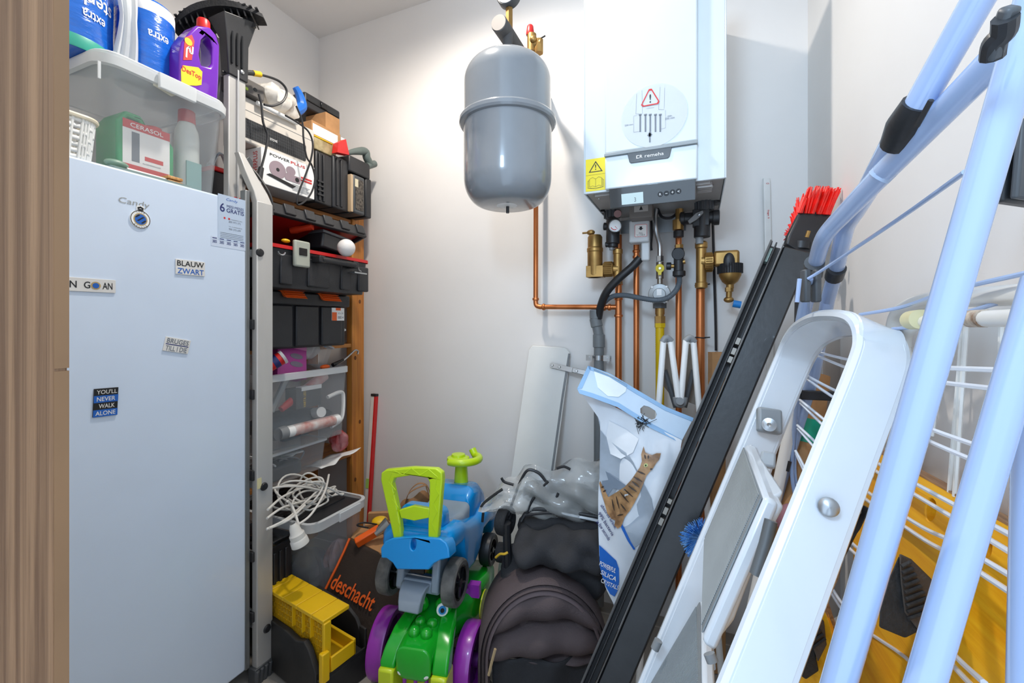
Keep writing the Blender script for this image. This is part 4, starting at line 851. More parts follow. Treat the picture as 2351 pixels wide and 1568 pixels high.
# latch, ring, handle
p = FX(X + .004).hit(691, 582); M().box(X - .002, X + .014, p.y - .033, p.y + .033, p.z - .048, p.z + .044).build('grey_latch', pm('sage_grey', 'AEB1A4', .4), t, bev=.006)
M().box(X + .0135, X + .0165, p.y - .017, p.y + .017, p.z - .008, p.z + .018).build('latch_slot', BLKG, t, bev=.002)
p = FX(X + .004).hit(645, 578); M().tube([p + Vector((.003, .013 * cos(a_), -.011 * sin(a_))) for a_ in [pi * i / 12 for i in range(13)]], .0028, 8).build('metal_ring', STL, t)
pa, pb = FX(X + .03).hit(738, 596), FX(X + .03).hit(815, 612); pb.z = pa.z
m = M(); pts = [pa.lerp(pb, i / 30) for i in range(31)]; m.tube(pts, [.0105 + .0012 * (i % 2) for i in range(31)], 12)
m.build('ribbed_handle', BLK, t)
for q_ in (pa, pb): M().box(X - .004, q_.x + .008, q_.y - .014, q_.y + .014, q_.z - .012, q_.z + .014).build('handle_arm', BLK, t, bev=.004)
pc = FX(X + .03).hit(835, 628); M().box(X + .0, X + .03, pc.y - .05, pc.y + .02, pc.z - .003, pc.z + .003).build('metal_catch', STL, t, bev=.001)
M().tube([pb + Vector((.004, .01, 0)), pb + Vector((.004, .018, -.018)), pb + Vector((.004, .03, -.022))], .0025, 8).build('metal_wire', STL, t)
# things in the open box
zt2 = zt_ - .035
t = thing('organizer_case', 'small closed black plastic case sticking out of the open red toolbox', 'case', (-1.38, Y_(775, -1.34), zt2))
p = FX(-1.33).hit(770, 560); FC2 = Fr(p, (0, .97, -.10), (-.0, .10, .97))
M().fbox(FC2, -.065, .075, -.03, .034, -.2, 0).build('case_body', BLK, t, bev=.008); M().fbox(FC2, -.07, .08, .028, .040, -.205, .006).build('case_lid', DGRY, t, bev=.003)
p = FX(X + .035).hit(795, 569); bulb = M().sph(p, .0335, n=28, m=18).build('light_bulb', pm('opal_white', 'ECE9E6', .3)); tag(bulb, 'round white lamp bulb or ball resting on the red toolbox rim', 'bulb')
p0_, p1_ = FX(-1.40).hit(668, 530), FX(-1.34).hit(708, 522); tl = M().lathe([(.012, 0), (.014, .02), (.011, .05), (.013, .08), (.013, .082)], p0_, p1_ - p0_, 16).build('screwdriver', pm('amber_plastic', 'C8371C', .3)); tag(tl, 'orange red screwdriver handle inside the open toolbox', 'tool')
tl = M().sph(FX(X - .02).hit(656, 553), .012, (1, 1.3, .6)).build('yellow_plug', YEL); tag(tl, 'small yellow knob at the rim of the open toolbox', 'knob')
p = FX(-1.37).hit(742, 522); tl = M().cyl(p, p + Vector((.0, .05, .006)), .008, n=10).build('yellow_tool', YEL); tag(tl, 'yellow tool end lying under the red toolbox lid', 'tool')
# ---------------------------------------------------------------- things on the top board
ZT = 1.587
X = -1.40; y0 = Y_(600, X, 400); y1 = Y_(722, X, 400); zt_ = FX(X).px(660, 362)[1]
zt_ = Z_(722, 385, X)
t = thing('saw_carton', 'white carton with a picture of a circular saw on the top shelf', 'box', (X - .12, (y0 + y1) / 2, ZT), 'boxes on the top shelf')
M().box(X - .2, X, y0, y1, ZT, zt_).build('carton', PAPER, t, bev=.002)
Fq = FX(X + .0004); cy = (y0 + y1) / 2; wY = y1 - y0; hz3 = zt_ - ZT
M().text(Fq, 'POWER', cy - wY * .18, zt_ - hz3 * .12, wY * .36, hz3 * .075, .0004, bold=.012).build('black_lettering', INKB, t)
q = M().text(Fq, 'PLUS', cy + wY * .16, zt_ - hz3 * .12, wY * .28, hz3 * .075, .0004, bold=.012); q.build('red_lettering', INKR, t)
for q0, q1 in ((.52, .57), (.44, .49)): M().fbox(Fq, cy + wY * .22, cy + wY * .44, ZT + hz3 * q0, ZT + hz3 * q1, .0002, .0006).build('red_bar_print', INKR, t)
# picture of a circular saw
q = M(); q.plate(Fq, ell(cy - wY * .22, ZT + hz3 * .52, wY * .15, hz3 * .24, 30), .0002, .0006).plate(Fq, ell(cy + wY * .02, ZT + hz3 * .62, wY * .09, hz3 * .13, 20), .0002, .0007); q.plate(Fq, rr2(cy + wY * .06, ZT + hz3 * .42, wY * .30, hz3 * .2, .008), .0006, .0010); q.build('saw_picture', pm('print_mauve', '9C8A92', .5), t)
q = M(); q.plate(Fq, [(cy - wY * .36, ZT + hz3 * .34), (cy + wY * .12, ZT + hz3 * .22), (cy + wY * .05, ZT + hz3 * .13), (cy - wY * .42, ZT + hz3 * .28)], .0008, .0012).plate(Fq, ell(cy + wY * .14, ZT + hz3 * .42, wY * .04, hz3 * .07, 12), .0011, .0014).plate(Fq, ell(cy - wY * .22, ZT + hz3 * .52, wY * .03, hz3 * .05, 12), .0008, .0012); q.build('saw_base_print', INKB, t)
q = M()
for k in range(6): q.fbox(Fq, cy + wY * .05, cy + wY * (.40 - .03 * (k % 3)), ZT + hz3 * (.26 - .035 * k), ZT + hz3 * (.268 - .035 * k), .0002, .0006)
q.build('small_print', INKG, t)
Fs = Fr((0, y0 - .0004, 0), (1, 0, 0), (0, 0, 1)); M().text(Fs, 'POWERPLUS', X - .03, ZT + hz3 * .5, hz3 * .8, .022, .0004, rot=pi / 2, bold=.012).build('side_lettering', INKR, t)
# beige convector on the carton
zc0 = zt_ + .003; Xh = -1.42; y0h, y1h = .985, Y_(722, Xh, 350); zh = Z_(722, 300, Xh)
BG = pm('beige_enamel', 'CFC8BE', .4, var=.02)
t = thing('convector_heater', 'beige convector heater with a long black grille lying above the saw carton', 'heater', (Xh - .1, (y0h + y1h) / 2, zc0))
M().box(Xh - .11, Xh, y0h, y1h, zc0, zh).build('heater_body', BG, t, bev=.006)
Fq = FX(Xh + .0004); g0, g1 = zc0 + (zh - zc0) * .10, zc0 + (zh - zc0) * .52
ga, gb = y0h + .02, Y_(702, Xh, 350); M().plate(Fq, rr2((ga + gb) / 2, (g0 + g1) / 2, gb - ga, g1 - g0, .008), .0002, .0012).build('black_grille', BLK, t)
q = M(); n_ = int((gb - ga) / .009)
for k in range(1, n_): y = ga + (gb - ga) * k / n_; q.fbox(Fq, y - .0007, y + .0007, g0 + .002, g1 - .002, .0012, .0022)
for k in range(1, 6): z = g0 + (g1 - g0) * k / 6; q.fbox(Fq, ga + .003, gb - .003, z - .0007, z + .0007, .0012, .0022)
q.build('grille_bars', DGRY, t)
M().text(Fq, 'STOVE', ga + .115, (g0 + g1) / 2 - .004, .03, .008, .0024, bold=.012).build('lettering', PAPER, t)
M().fbox(Fq, y0h + .01, y1h - .004, zh - (zh - zc0) * .30, zh - (zh - zc0) * .30 + .0012, .0, .0007).build('seam_line', GRY, t)
zH = zh + .002
# behind the rail: a light panel with black lettering
t = M().box(-1.50, -1.47, .86, .972, 1.47, 2.05).build('standing_panel', pm('greyish_panel', '8F8C8B', .5)); tag(t, 'grey panel standing upright behind the purple bottle and ladder stile', 'panel')
t = thing('dark_tool_box', 'dark toolbox edge with a red strip behind the see-through box', 'toolbox', (-1.46, .93, 1.46))
M().box(-1.60, -1.42, .90, .978, 1.30, 1.585).build('box_base', BLK, t, bev=.004); M().box(-1.60, -1.415, .90, .978, 1.586, 1.60).build('red_rim', RED, t, bev=.003)
pb_ = M().grid(lambda u, v: Vector((-1.42 - .03 * sin(v * pi), .905 + .07 * u, 1.602 + .055 * sin(u * pi) * (1 - v * .3) + .01 * sin(9 * u + 5 * v))), 10, 10).build('plastic_bag', pm('bag_film', 'D8DEE2', .2, clear=.3), solid=.001, fixn=False); tag(pb_, 'small crumpled clear plastic bag on the dark box behind the ladder', 'bag')
# device on the heater: grey box with hole
def pxbox(name, X, px0, px1, pyt, pyb, dX, mat, bev=.003, z0=None):
    a, b = Y_(px0, X, pyb), Y_(px1, X, pyb); zt = Z_((px0 + px1) / 2, pyt, X); z0 = Z_((px0 + px1) / 2, pyb, X) if z0 is None else z0
    return (X - dX, X, a, b, z0, zt)
c = (-1.52, -1.40, .965, Y_(607, -1.40, 215), zH, zH + .052)
t = thing('grey_device', 'flat dark grey device with a green bubble window on top of the heater', 'device', (-1.46, 1.0, zH)); M().box(*c).build('case', pm('dev_grey', '5E5A57', .5), t, bev=.004)
M().plate(FX(-1.3998), ell(1.035, zH + .026, .007, .006, 16), 0, .0008).build('dark_hole', BLKG, t); M().plate(FX(-1.3998), rr2(1.0, zH + .014, .018, .010, .003), 0, .0012).build('bubble_window', pm('bubble_green', 'A7C23A', .3), t)
# yellow/black jumper cable loop and the cords in front
XC = -1.36
def cord(name, label, pts, r, mat, X=XC, k=8):
    P = [FX(X + (p[2] if len(p) > 2 else 0)).hit(p[0], p[1]) for p in pts]; o = M().tube(smooth(P, k), r, 8).build(name, mat); return tag(o, label, 'cable')
t = thing('looped_cable', 'black cord with yellow cuff looping over the heater', 'cable', FX(XC).hit(600, 170))
P = [FX(XC).hit(*p_) for p_ in ((510, 165), (560, 166), (600, 172), (640, 186), (658, 208), (650, 232), (626, 243), (606, 240))]
M().tube(smooth(P, 8), .0042, 8).build('cord', BLK, t)
a_, b_ = FX(XC).hit(581, 168), FX(XC).hit(598, 171); M().cyl(a_, b_, .009, n=14).build('yellow_cuff', YEL, t); M().cyl(FX(XC).hit(562, 166), a_, .008, n=14).build('black_cuff', BLK, t)
t = thing('appliance_cable', 'black power cord hanging with its plug in front of the saw carton', 'cable', FX(XC).hit(600, 400))
P = [FX(XC).hit(*p_) for p_ in ((594, 216), (600, 240), (604, 280), (614, 310), (610, 345), (600, 385))]
M().tube(smooth(P, 8), .0038, 8).build('cord', BLK, t); q_ = P[-1]
M().cyl(q_, FX(XC).hit(594, 412), .0085, .011, 12).build('plug', BLK, t)
for d_ in (-.004, .004): e_ = FX(XC).hit(594, 412) + Vector((0, d_, 0)); M().cyl(e_, e_ + Vector((0, .004, -.02)), .002, n=6).build('plug_pin', STL, t)
cord('thin_cable', 'long thin black cord in a loop before the right half of the saw carton', ((680, 243), (694, 280), (697, 320), (704, 360), (716, 380), (723, 410), (716, 440), (700, 462), (684, 470), (682, 455), (690, 430), (702, 400), (714, 365), (718, 330), (708, 302), (684, 282), (655, 265)), .0034, BLK, XC + .01)
# bags and bits on the heater
def crumple(name, label, cat, c, sx, sy, sz, mat, seed=1, n=14):
    rnd = random.Random(seed); ph = [rnd.uniform(0, 6) for _ in range(9)]
    def fn(u, v):
        th = pi * v; a = 2 * pi * u
        r = 1 + .16 * sin(3 * a + ph[0] + 4 * v) + .12 * sin(5 * a - 7 * v + ph[1]) + .08 * sin(11 * a + 9 * v + ph[2])
        return Vector((c[0] + sx * r * sin(th) * cos(a), c[1] + sy * r * sin(th) * sin(a), c[2] - sz * cos(th) * (1 + .1 * sin(4 * a + ph[3]) * sin(th))))
    m = M().grid(fn, n * 2, n); bmesh.ops.remove_doubles(m.bm, verts=m.bm.verts, dist=1e-5); o = m.build(name, mat, angle=.5); return tag(o, label, cat)
crumple('plastic_bag', 'crumpled white printed plastic bag lying on the beige heater', 'bag', FX(-1.46).hit(638, 222) + Vector((-.02, 0, -.015)), .07, .085, .055, pm('white_bag_print', 'D9D5CE', .4, col2='A79F96', vs=26, clear=0), 3)
t = M().tube(smooth([FX(-1.48).hit(*p_) for p_ in ((678, 200), (688, 220), (692, 245), (672, 256))], 5), [.012 + .014 * (i / 15) for i in range(16)], 10).build('blue_tool_grip', pm('grip_blue', '1668C4', .4)); tag(t, 'bright blue curved tool grip sticking up behind the cords', 'tool')
t = M().cyl(FX(-1.405).hit(590, 236), FX(-1.41).hit(682, 283), .0075, n=12).build('white_rod', PAPER); tag(t, 'thin white rod lying along the top of the heater', 'rod')
# cardboard boxes and case by the corner
X = -1.52
def bx(name, label, cat, X, dX, px0, px1, pyt, pyb, mat, bev=.003, part='body', grp=None, zmin=None):
    a, b = Y_(px0, X, (pyt + pyb) / 2), Y_(px1, X, (pyt + pyb) / 2); zt = Z_((px0 + px1) / 2, pyt, X); zb = Z_((px0 + px1) / 2, pyb, X) if zmin is None else zmin
    t = thing(name, label, cat, (X - dX / 2, (a + b) / 2, zb), grp); M().box(X - dX, X, a, b, zb, zt).build(part, mat, t, bev=bev); return t, (a, b, zb, zt)
# upright black cases standing on the top shelf
CH = Z_(745, 358, -1.42)
t, g = bx('power_tool_case', 'black tool case standing upright right beside the saw carton', 'case', -1.42, .28, 725, 763, 352, 515, BLK, .006, 'case_shell', 'black tool cases', ZT)
for k in range(2): M().box(-1.42, -1.414, g[0] + .012 + .022 * k, g[0] + .022 + .022 * k, ZT + .01, g[3] - .01).build('case_rib', BLK, t, bev=.002)
q = M()
for k in range(4): q.box(-1.4195, -1.411, g[0] + .004, g[0] + .035, ZT + .03 + .018 * k, ZT + .037 + .018 * k)
q.build('case_grip', BLK, t)
t, g = bx('power_tool_case', 'second black tool case, between the first one and the screw boxes', 'case', -1.415, .28, 765, 800, 362, 515, pm('black_plastic_b', '303134', .45, var=.1), .006, 'case_shell', 'black tool cases', ZT)
for k in range(2): M().box(-1.415, -1.409, g[0] + .014 + .024 * k, g[0] + .026 + .024 * k, ZT + .01, g[3] - .01).build('case_rib', BLK, t, bev=.002)
t, g = bx('screw_box', 'upright assortment box with clear window full of screws near the corner', 'box', -1.40, .2, 812, 838, 404, 502, DGRY, .008, 'case_shell', 'assortment boxes', ZT + .0)
M().plate(FX(-1.3995), rr2((g[0] + g[1]) / 2, (g[2] + g[3]) / 2, (g[1] - g[0]) * .7, (g[3] - g[2]) * .8, .008), 0, .001).build('clear_window', pm('screws', '6E675F', .3, .5, var=.5, vs=90, col2='1C1B1B'), t)
M().fbox(FX(-1.3985), g[0] + .006, g[0] + .026, g[3] - .055, g[3] - .02, 0, .001).build('label', pm('cream_label', 'D8CDB0', .6), t)
t, g = bx('screw_box', 'outermost dark assortment box, closest to the back wall', 'box', -1.41, .2, 840, 853, 410, 500, BLK, .006, 'case_shell', 'assortment boxes', ZT)
t, g = bx('wooden_batten', 'thin pale wooden batten standing between cases and assortment box', 'batten', -1.395, .02, 806, 811, 400, 512, wood('pale_batten', 'CDB392', 'A98C68', 3), .001, 'batten', None, ZT)
t, g = bx('screw_tray', 'narrow dark tray beside the pale batten with orange bits', 'tray', -1.43, .15, 800, 806, 405, 510, DGRY, .002, 'tray', None, ZT)
# stuff lying on the upright cases
zc_ = CH + .004
t = thing('drill_case', 'black tool case lying flat on the assortment boxes', 'case', (-1.45, 1.55, zc_)); q_ = FX(-1.41); M().box(-1.55, -1.405, Y_(802, -1.405, 380), Y_(850, -1.405, 385), Z_(826, 402, -1.405), Z_(826, 366, -1.405)).build('case_shell', BLK, t, bev=.006)
t = thing('grinder_handle', 'grey green vacuum nozzle lying on the black case by the corner', 'nozzle', q_.hit(830, 350)); GG = pm('grey_green', '5F6A66', .45)
P = [FX(-1.42).hit(*p_) for p_ in ((796, 352), (815, 348), (838, 348), (842, 362), (850, 378))]; M().tube(smooth(P, 5), [.008 + .010 * min(1, i / 8) for i in range(21)], 14).build('nozzle_tube', GG, t); M().cyl(FX(-1.42).hit(842, 382), FX(-1.42).hit(860, 376), .016, n=16).build('nozzle_end', GG, t)
t, g = bx('cardboard_box', 'long brown cardboard box lying above the black tool cases', 'box', -1.47, .12, 716, 782, 292, 335, CARD, .002, 'carton', 'cardboard boxes on the top shelf')
M().fbox(FX(-1.4695), g[0] + .16, g[0] + .19, g[3] - .04, g[3] - .01, 0, .0008).build('barcode_label', PAPER, t)
M().fbox(FX(-1.4695), g[0] + .004, g[0] + .14, g[3] - .055, g[3] - .012, 0, .0006).build('white_flap', PAPER, t)
zq = g[3]; t, g2 = bx('cardboard_box', 'small brown cardboard box beneath the black case near the corner', 'box', -1.50, .12, 748, 780, 265, 298, CARD, .002, 'carton', 'cardboard boxes on the top shelf', zq + .001)
t, g = bx('small_tool_case', 'small black tool case topmost at the room corner', 'case', -1.55, .16, 700, 781, 232, 281, BLK, .008, 'case_shell', None, g2[3] + .001)
M().box(-1.552, -1.542, (g[0] + g[1]) / 2 - .018, (g[0] + g[1]) / 2 + .018, g[3] - .035, g[3] - .01).build('case_latch', BLKG, t, bev=.002); M().box(-1.552, -1.546, g[0] + .01, g[1] - .01, (g[2] + g[3]) / 2 - .002, (g[2] + g[3]) / 2 + .002).build('case_seam', BLKG, t)
t, g = bx('organizer_box', 'clear plastic box with yellow lid tilted on the black tool cases', 'box', -1.43, .12, 722, 772, 325, 352, pm('clear_box_bits', 'CDBB8F', .3, clear=.3, col2='8C7A4E', vs=30), .003, 'box_body'); M().box(-1.55, -1.428, g[0], g[1] - .02, g[3], g[3] + .006).build('yellow_lid', YEL, t, bev=.002)
t = M().hexa([FX(-1.42).hit(*p_) + Vector((dx, 0, 0)) for dx in (0, .03) for p_ in ((762, 352), (790, 358), (782, 322), (765, 330))]).build('red_packet', RED); tag(t, 'small red and white packet leaning on the tool cases', 'packet')
# ---------------------------------------------------------------- the low clear boxes on the bottom shelf board
Z0 = .487; X = -1.44
y0, y1 = 1.09, Y_(752, X, 1040); zl = Z0 + .125
t = thing('storage_box', 'lower see-through box on the bottom shelf board with tangled cables inside', 'box', (X - .15, (y0 + y1) / 2, Z0), 'see-through storage boxes')
m = M(); tub(m, FZ0, X - .15, (y0 + y1) / 2, .30, y1 - y0, Z0 + .001, zl, .93, .02, .003); m.build('box_body', CLR, t)
m = M(); m.loft([rr(FZ0, X - .15, (y0 + y1) / 2, .312, y1 - y0 + .012, .024, zl - .008), rr(FZ0, X - .15, (y0 + y1) / 2, .312, y1 - y0 + .012, .024, zl), rr(FZ0, X - .15, (y0 + y1) / 2, .300, y1 - y0, .02, zl + .001)], False, False); m.build('rim', FROST, t)
ym_ = (y0 + y1) / 2
for i in range(7):
    rnd = random.Random(i + 40); P = [Vector((X - .05 - .12 * rnd.random(), y0 + .04 + (y1 - y0 - .08) * rnd.random(), Z0 + .012 + .09 * rnd.random())) for _ in range(6)]
    o = M().tube(smooth(P, 8), .0035, 6).build('cable_bundle', (GRY, BLK, PAPER)[i % 3]); tag(o, 'tangled cable inside the lower see-through box on the shelf', 'cable', 'cables in the lower see-through box')
t = M().box(X - .16, X - .03, y0 + .03, y0 + .2, Z0 + .005, Z0 + .06).build('dark_pouch', DGRY, bev=.01); tag(t, 'dark grey pouch in the lower see-through box on the shelf', 'pouch')
# upper clear box
X = -1.405; y0, y1 = 1.075, Y_(803, X, 900); z0b = zl + .004; ztb = Z_(700, 852, X); ym_ = (y0 + y1) / 2
t = thing('storage_box', 'see-through box stacked over another on the shelf, stuffed with tubes and a black carton', 'box', (X - .16, ym_, z0b), 'see-through storage boxes')
m = M(); tub(m, FZ0, X - .16, ym_, .31, y1 - y0 - .01, z0b, ztb - .002, .93, .02, .003); m.build('box_body', CLR, t)
m = M(); m.loft([rr(FZ0, X - .16, ym_, .312, y1 - y0 - .008, .022, ztb - .028), rr(FZ0, X - .16, ym_, .326, y1 - y0, .026, ztb - .026), rr(FZ0, X - .16, ym_, .326, y1 - y0, .026, ztb - .002), rr(FZ0, X - .16, ym_, .308, y1 - y0 - .012, .022, ztb)], False, False); m.build('rim', FROST, t)
Xi = X - .02
def inb(px, py, dx=0): return FX(Xi - .005 + dx).hit(px, py)
t = thing('battery_carton', 'black carton with yellow lettering inside the upper see-through box', 'box', inb(710, 910)); Fi = FX(Xi - .004)
a, b, w, h = Fi.rect(680, 889, 738, 935); M().fbox(Fi, a - w / 2, a + w / 2, b - h / 2, b + h / 2, -.06, 0).build('carton', pm('charcoal_carton', '3A3B3D', .5), t, bev=.002); M().fbox(Fi, a - w * .3, a + w / 2, b + h * .36, b + h * .56, -.03, .001).build('white_flap', PAPER, t); M().text(Fi, 'VARTA LED', a - w * .18, b - h * .05, h * .8, w * .09, .0006, rot=pi / 2).build('yellow_lettering', YEL, t)
t = thing('silicone_tube', 'white sealant tube with orange stripe lying at the bottom of the upper see-through box', 'tube', inb(640, 995)); a_, b_ = inb(655, 993), inb(775, 962)
M().cyl(a_, b_, .022, n=22).build('tube_body', PAPER, t); M().cyl(a_ + (b_ - a_) * .12, b_ - (b_ - a_) * .1, .0224, n=22).build('printed_sleeve', pm('sleeve', 'D9D3D0', .5, col2='B4503C', vs=18), t); M().cyl(a_ + (a_ - b_) * .12, a_, .024, .026, 22).build('tube_cap', GRY, t)
t = thing('paint_roller', 'white roller end standing out inside the upper see-through box', 'roller', inb(738, 945)); M().cyl(inb(722, 948, -.05), inb(738, 946), .021, n=22).build('roller_sleeve', PAPER, t)
t = thing('spray_can', 'red and white aerosol can lying aslant in the upper see-through box', 'can', inb(690, 880)); a_, b_ = inb(645, 940, -.03), inb(745, 862, -.03); M().cyl(a_.lerp(b_, .35), b_, .021, n=20).build('can_body', pm('can_print', 'E6E2DE', .35, col2='C43A2C', vs=10), t); M().cyl(a_, a_.lerp(b_, .35), .012, .018, 18).build('red_nozzle', RED, t)
t = M().tube(smooth([inb(752, 912), inb(782, 900), inb(788, 915), inb(784, 960), inb(760, 980)], 5), .0085, 8).build('white_bracket', PAPER); tag(t, 'white bent plastic bracket at the right side in the upper see-through box', 'bracket')
t = M().cyl(inb(622, 945, -.01), inb(660, 865, -.01), .012, n=10).build('grey_profile', GRY); tag(t, 'light grey plastic profile leaning left inside the upper see-through box', 'profile')
crumple('dark_cloth', 'dark cloth filling the middle of the upper see-through box', 'cloth', (X - .13, ym_, z0b + .07), .10, .16, .06, pm('slate_cloth', '2F3A44', .8, bump=.3), 8)
# above the rim
zr2 = ztb + .004; Xo = X - .05
p = FX(Xo).hit(672, 812); t = thing('pink_box', 'pink and magenta carton with two grey ovals, leaning in the upper see-through box', 'box', p)
FPk = Fr(p, (0, .95, -.22), (-.25, .2, .94)); w_, h_ = .135, .125
MG = pm('magenta_print', 'B33F93', .45, var=.04); M().fbox(FPk, -w_ / 2, w_ / 2, -h_ * .75, h_ * .5, -.055, 0).build('carton', MG, t, bev=.001)
M().fbox(FPk, -w_ * .12, w_ / 2, h_ * .18, h_ * .5, .0002, .001).build('pale_pink_panel', pm('pale_pink', 'E58CC0', .45), t)
for k in (0, 1): M().plate(FPk, ell(.018, -.008 - .032 * k, .030, .011, 20), .0003, .0012).build('grey_oval', pm('oval_grey', '7F7284', .45), t)
t = thing('red_canister', 'red wipes canister with a white lid poking out below the pink carton', 'canister', FX(X + .01).hit(640, 825)); a_, b_ = FX(X - .01).hit(612, 842), FX(X + .012).hit(646, 822); M().cyl(a_, b_, .024, n=24).build('canister_body', RED, t); M().cyl(a_.lerp(b_, .4), a_.lerp(b_, .75), .0244, n=24).build('blue_label', INKN, t); M().cyl(b_, b_ + (b_ - a_) * .18, .026, n=24).build('white_lid', FROST, t)
p = FX(Xo).hit(738, 810); FO = Fr(p, (0, .75, -.35), (0, .45, .85)); t = thing('organizer_tray', 'clear compartment organizer standing aslant in the upper see-through box', 'box', p); M().fbox(FO, -.03, .05, -.06, .045, -.03, 0).build('tray', CLR, t, bev=.004); M().fbox(FO, -.035, .055, .038, .046, -.035, .004).build('tray_lid', FROST, t, bev=.002)
crumple('plastic_bag', 'torn cloudy plastic bag between pink carton and clear organizer', 'bag', FX(Xo - .04).hit(705, 795), .03, .05, .055, pm('cloudy_film', 'D5D3D1', .3, clear=.35), 5)
t = thing('toothbrush', 'pale blue brush handle sticking out of the upper see-through box', 'brush', FX(Xo).hit(750, 800)); a_, b_ = FX(Xo).hit(745, 795), FX(Xo + .02).hit(786, 761); M().cyl(a_, b_, .005, n=10).build('handle', pm('pale_blue', '8FB6D6', .4), t); M().cyl(b_, b_ + (b_ - a_) * .15, .006, n=10).build('white_tip', PAPER, t)
t = thing('hook_tool', 'bare metal hook tool hanging over the right rim of the see-through box', 'hook', FX(Xo).hit(800, 820)); P = [FX(Xo).hit(*p_) for p_ in ((770, 838), (790, 826), (806, 812), (815, 804), (822, 806), (821, 813))]; M().tube(smooth(P, 5), .0042, 8).build('rod', STL, t); M().cyl(FX(Xo).hit(764, 838), FX(Xo).hit(788, 826), .009, .006, 10).build('black_clamp', BLKG, t)
t = M().sph(FX(Xo).hit(746, 842), .016, (1, 1.5, .6)).build('orange_cover', ORG); tag(t, 'bright orange plastic lid at the rim of the see-through box', 'lid')
# right of the boxes
crumple('plastic_bag', 'clear plastic bag with red contents in front of the right shelf post', 'bag', FX(-1.52).hit(778, 1012), .04, .035, .05, pm('pink_film', 'C98F92', .25, clear=.25, col2='B3262C', vs=16), 6)
m = M(); y_a, y_b = 1.36, 1.58
m.grid(lambda u, v: Vector((-1.44 - .10 * v + .012 * sin(8 * u), y_a + (y_b - y_a) * u, Z0 + .003 + .028 * u * u * (1 - v) + .004 * sin(14 * u + 4 * v))), 16, 6); tag(m.build('paper_sheet', PAPER, solid=.001, fixn=False), 'crumpled white paper sheet on the shelf edge by the clear bag', 'paper')
# blue grey back box behind
t = M().box(-1.83, -1.72, 1.10, 1.62, 1.01, 1.20).build('blue_crate', pm('dull_blue', '3D5168', .6), bev=.004); tag(t, 'dull blue box at the back of the middle shelf beside the closed toolbox', 'box')
# spirit level by the post
t = thing('spirit_level', 'red and white spirit level leaning on the back wall right of the shelving', 'level', (-1.46, 1.68, 0))
pt_, pb2 = onY(858, 910, 1.70), onY(843, 1125, 1.66); dn = (pb2 - pt_).normalized(); pz = pt_ + dn * ((pt_.z - .004) / -dn.z); FLv = Fr(pz, (1, 0, 0), pt_ - pz); LL = (pt_ - pz).length
M().fbox(FLv, -.007, .012, 0, LL, -.02, .0).build('white_rail', pm('ivory_rail', 'E4DFD6', .4), t); M().fbox(FLv, .012, .02, 0, LL, -.02, .001).build('red_side', RED, t); M().fbox(FLv, -.008, .021, LL, LL + .012, -.022, .002).build('black_end_cap', BLK, t)
bl = (pt_ - pb2).length; M().fbox(FLv, -.006, .011, LL - bl * .98, LL - bl * .88, .0, .002).build('bubble_vial', pm('vial_green', 'A8D26A', .3), t)
# ================================================================= floor, left
def cw(xc, zc, z): return Vector((cos(YAW) * xc - sin(YAW) * zc, sin(YAW) * xc + cos(YAW) * zc, z))
def cdir(xc, zc): return cw(xc, zc, 0)
XS = -1.19; y0, y1, zt_ = 1.085, 1.335, .42
t = thing('storage_box', 'large see-through storage box on the floor below the cable tangle', 'box', (XS - .2, (y0 + y1) / 2, 0), 'see-through storage boxes')
ym_ = (y0 + y1) / 2
m = M(); tub(m, FZ0, XS - .2, ym_, .40, y1 - y0, .003, zt_ - .004, .88, .03, .003); m.build('box_body', CLR, t)
m = M(); m.loft([rr(FZ0, XS - .2, ym_, .405, y1 - y0 + .004, .035, zt_ - .032), rr(FZ0, XS - .2, ym_, .428, y1 - y0 + .026, .045, zt_ - .030), rr(FZ0, XS - .2, ym_, .430, y1 - y0 + .028, .045, zt_), rr(FZ0, XS - .2, ym_, .405, y1 - y0 + .004, .035, zt_ + .001)], False, False); m.build('rim', FROST, t)
M().box(XS + .012, XS + .020, ym_ - .02, ym_ + .085, zt_ - .034, zt_ - .002).build('clip', FROST, t, bev=.002)
m = M().plate(FZ0, rr2(XS - .2, ym_, .40, y1 - y0 - .004, .03), zt_ - .022, zt_ - .010)
for k in range(5): m.box(XS - .37 + .07 * k, XS - .36 + .07 * k, y0 + .02, y1 - .02, zt_ - .010, zt_ - .005)
m.build('dark_lid', BLK, t)
crumple('packed_cloth', 'grey cloth and papers seen through the large storage box on the floor', 'cloth', (XS - .16, ym_, .13), .12, .08, .12, pm('pale_stuff', '6C6E73', .7, col2='3A3D42', vs=14), 11)
crumple('paper_bag_piece', 'pale crumpled printed bag inside the large floor storage box', 'bag', (XS - .06, ym_ + .045, .22), .03, .05, .06, pm('pinkish_paper', 'BDB3B8', .6, col2='A5706A', vs=15), 13)
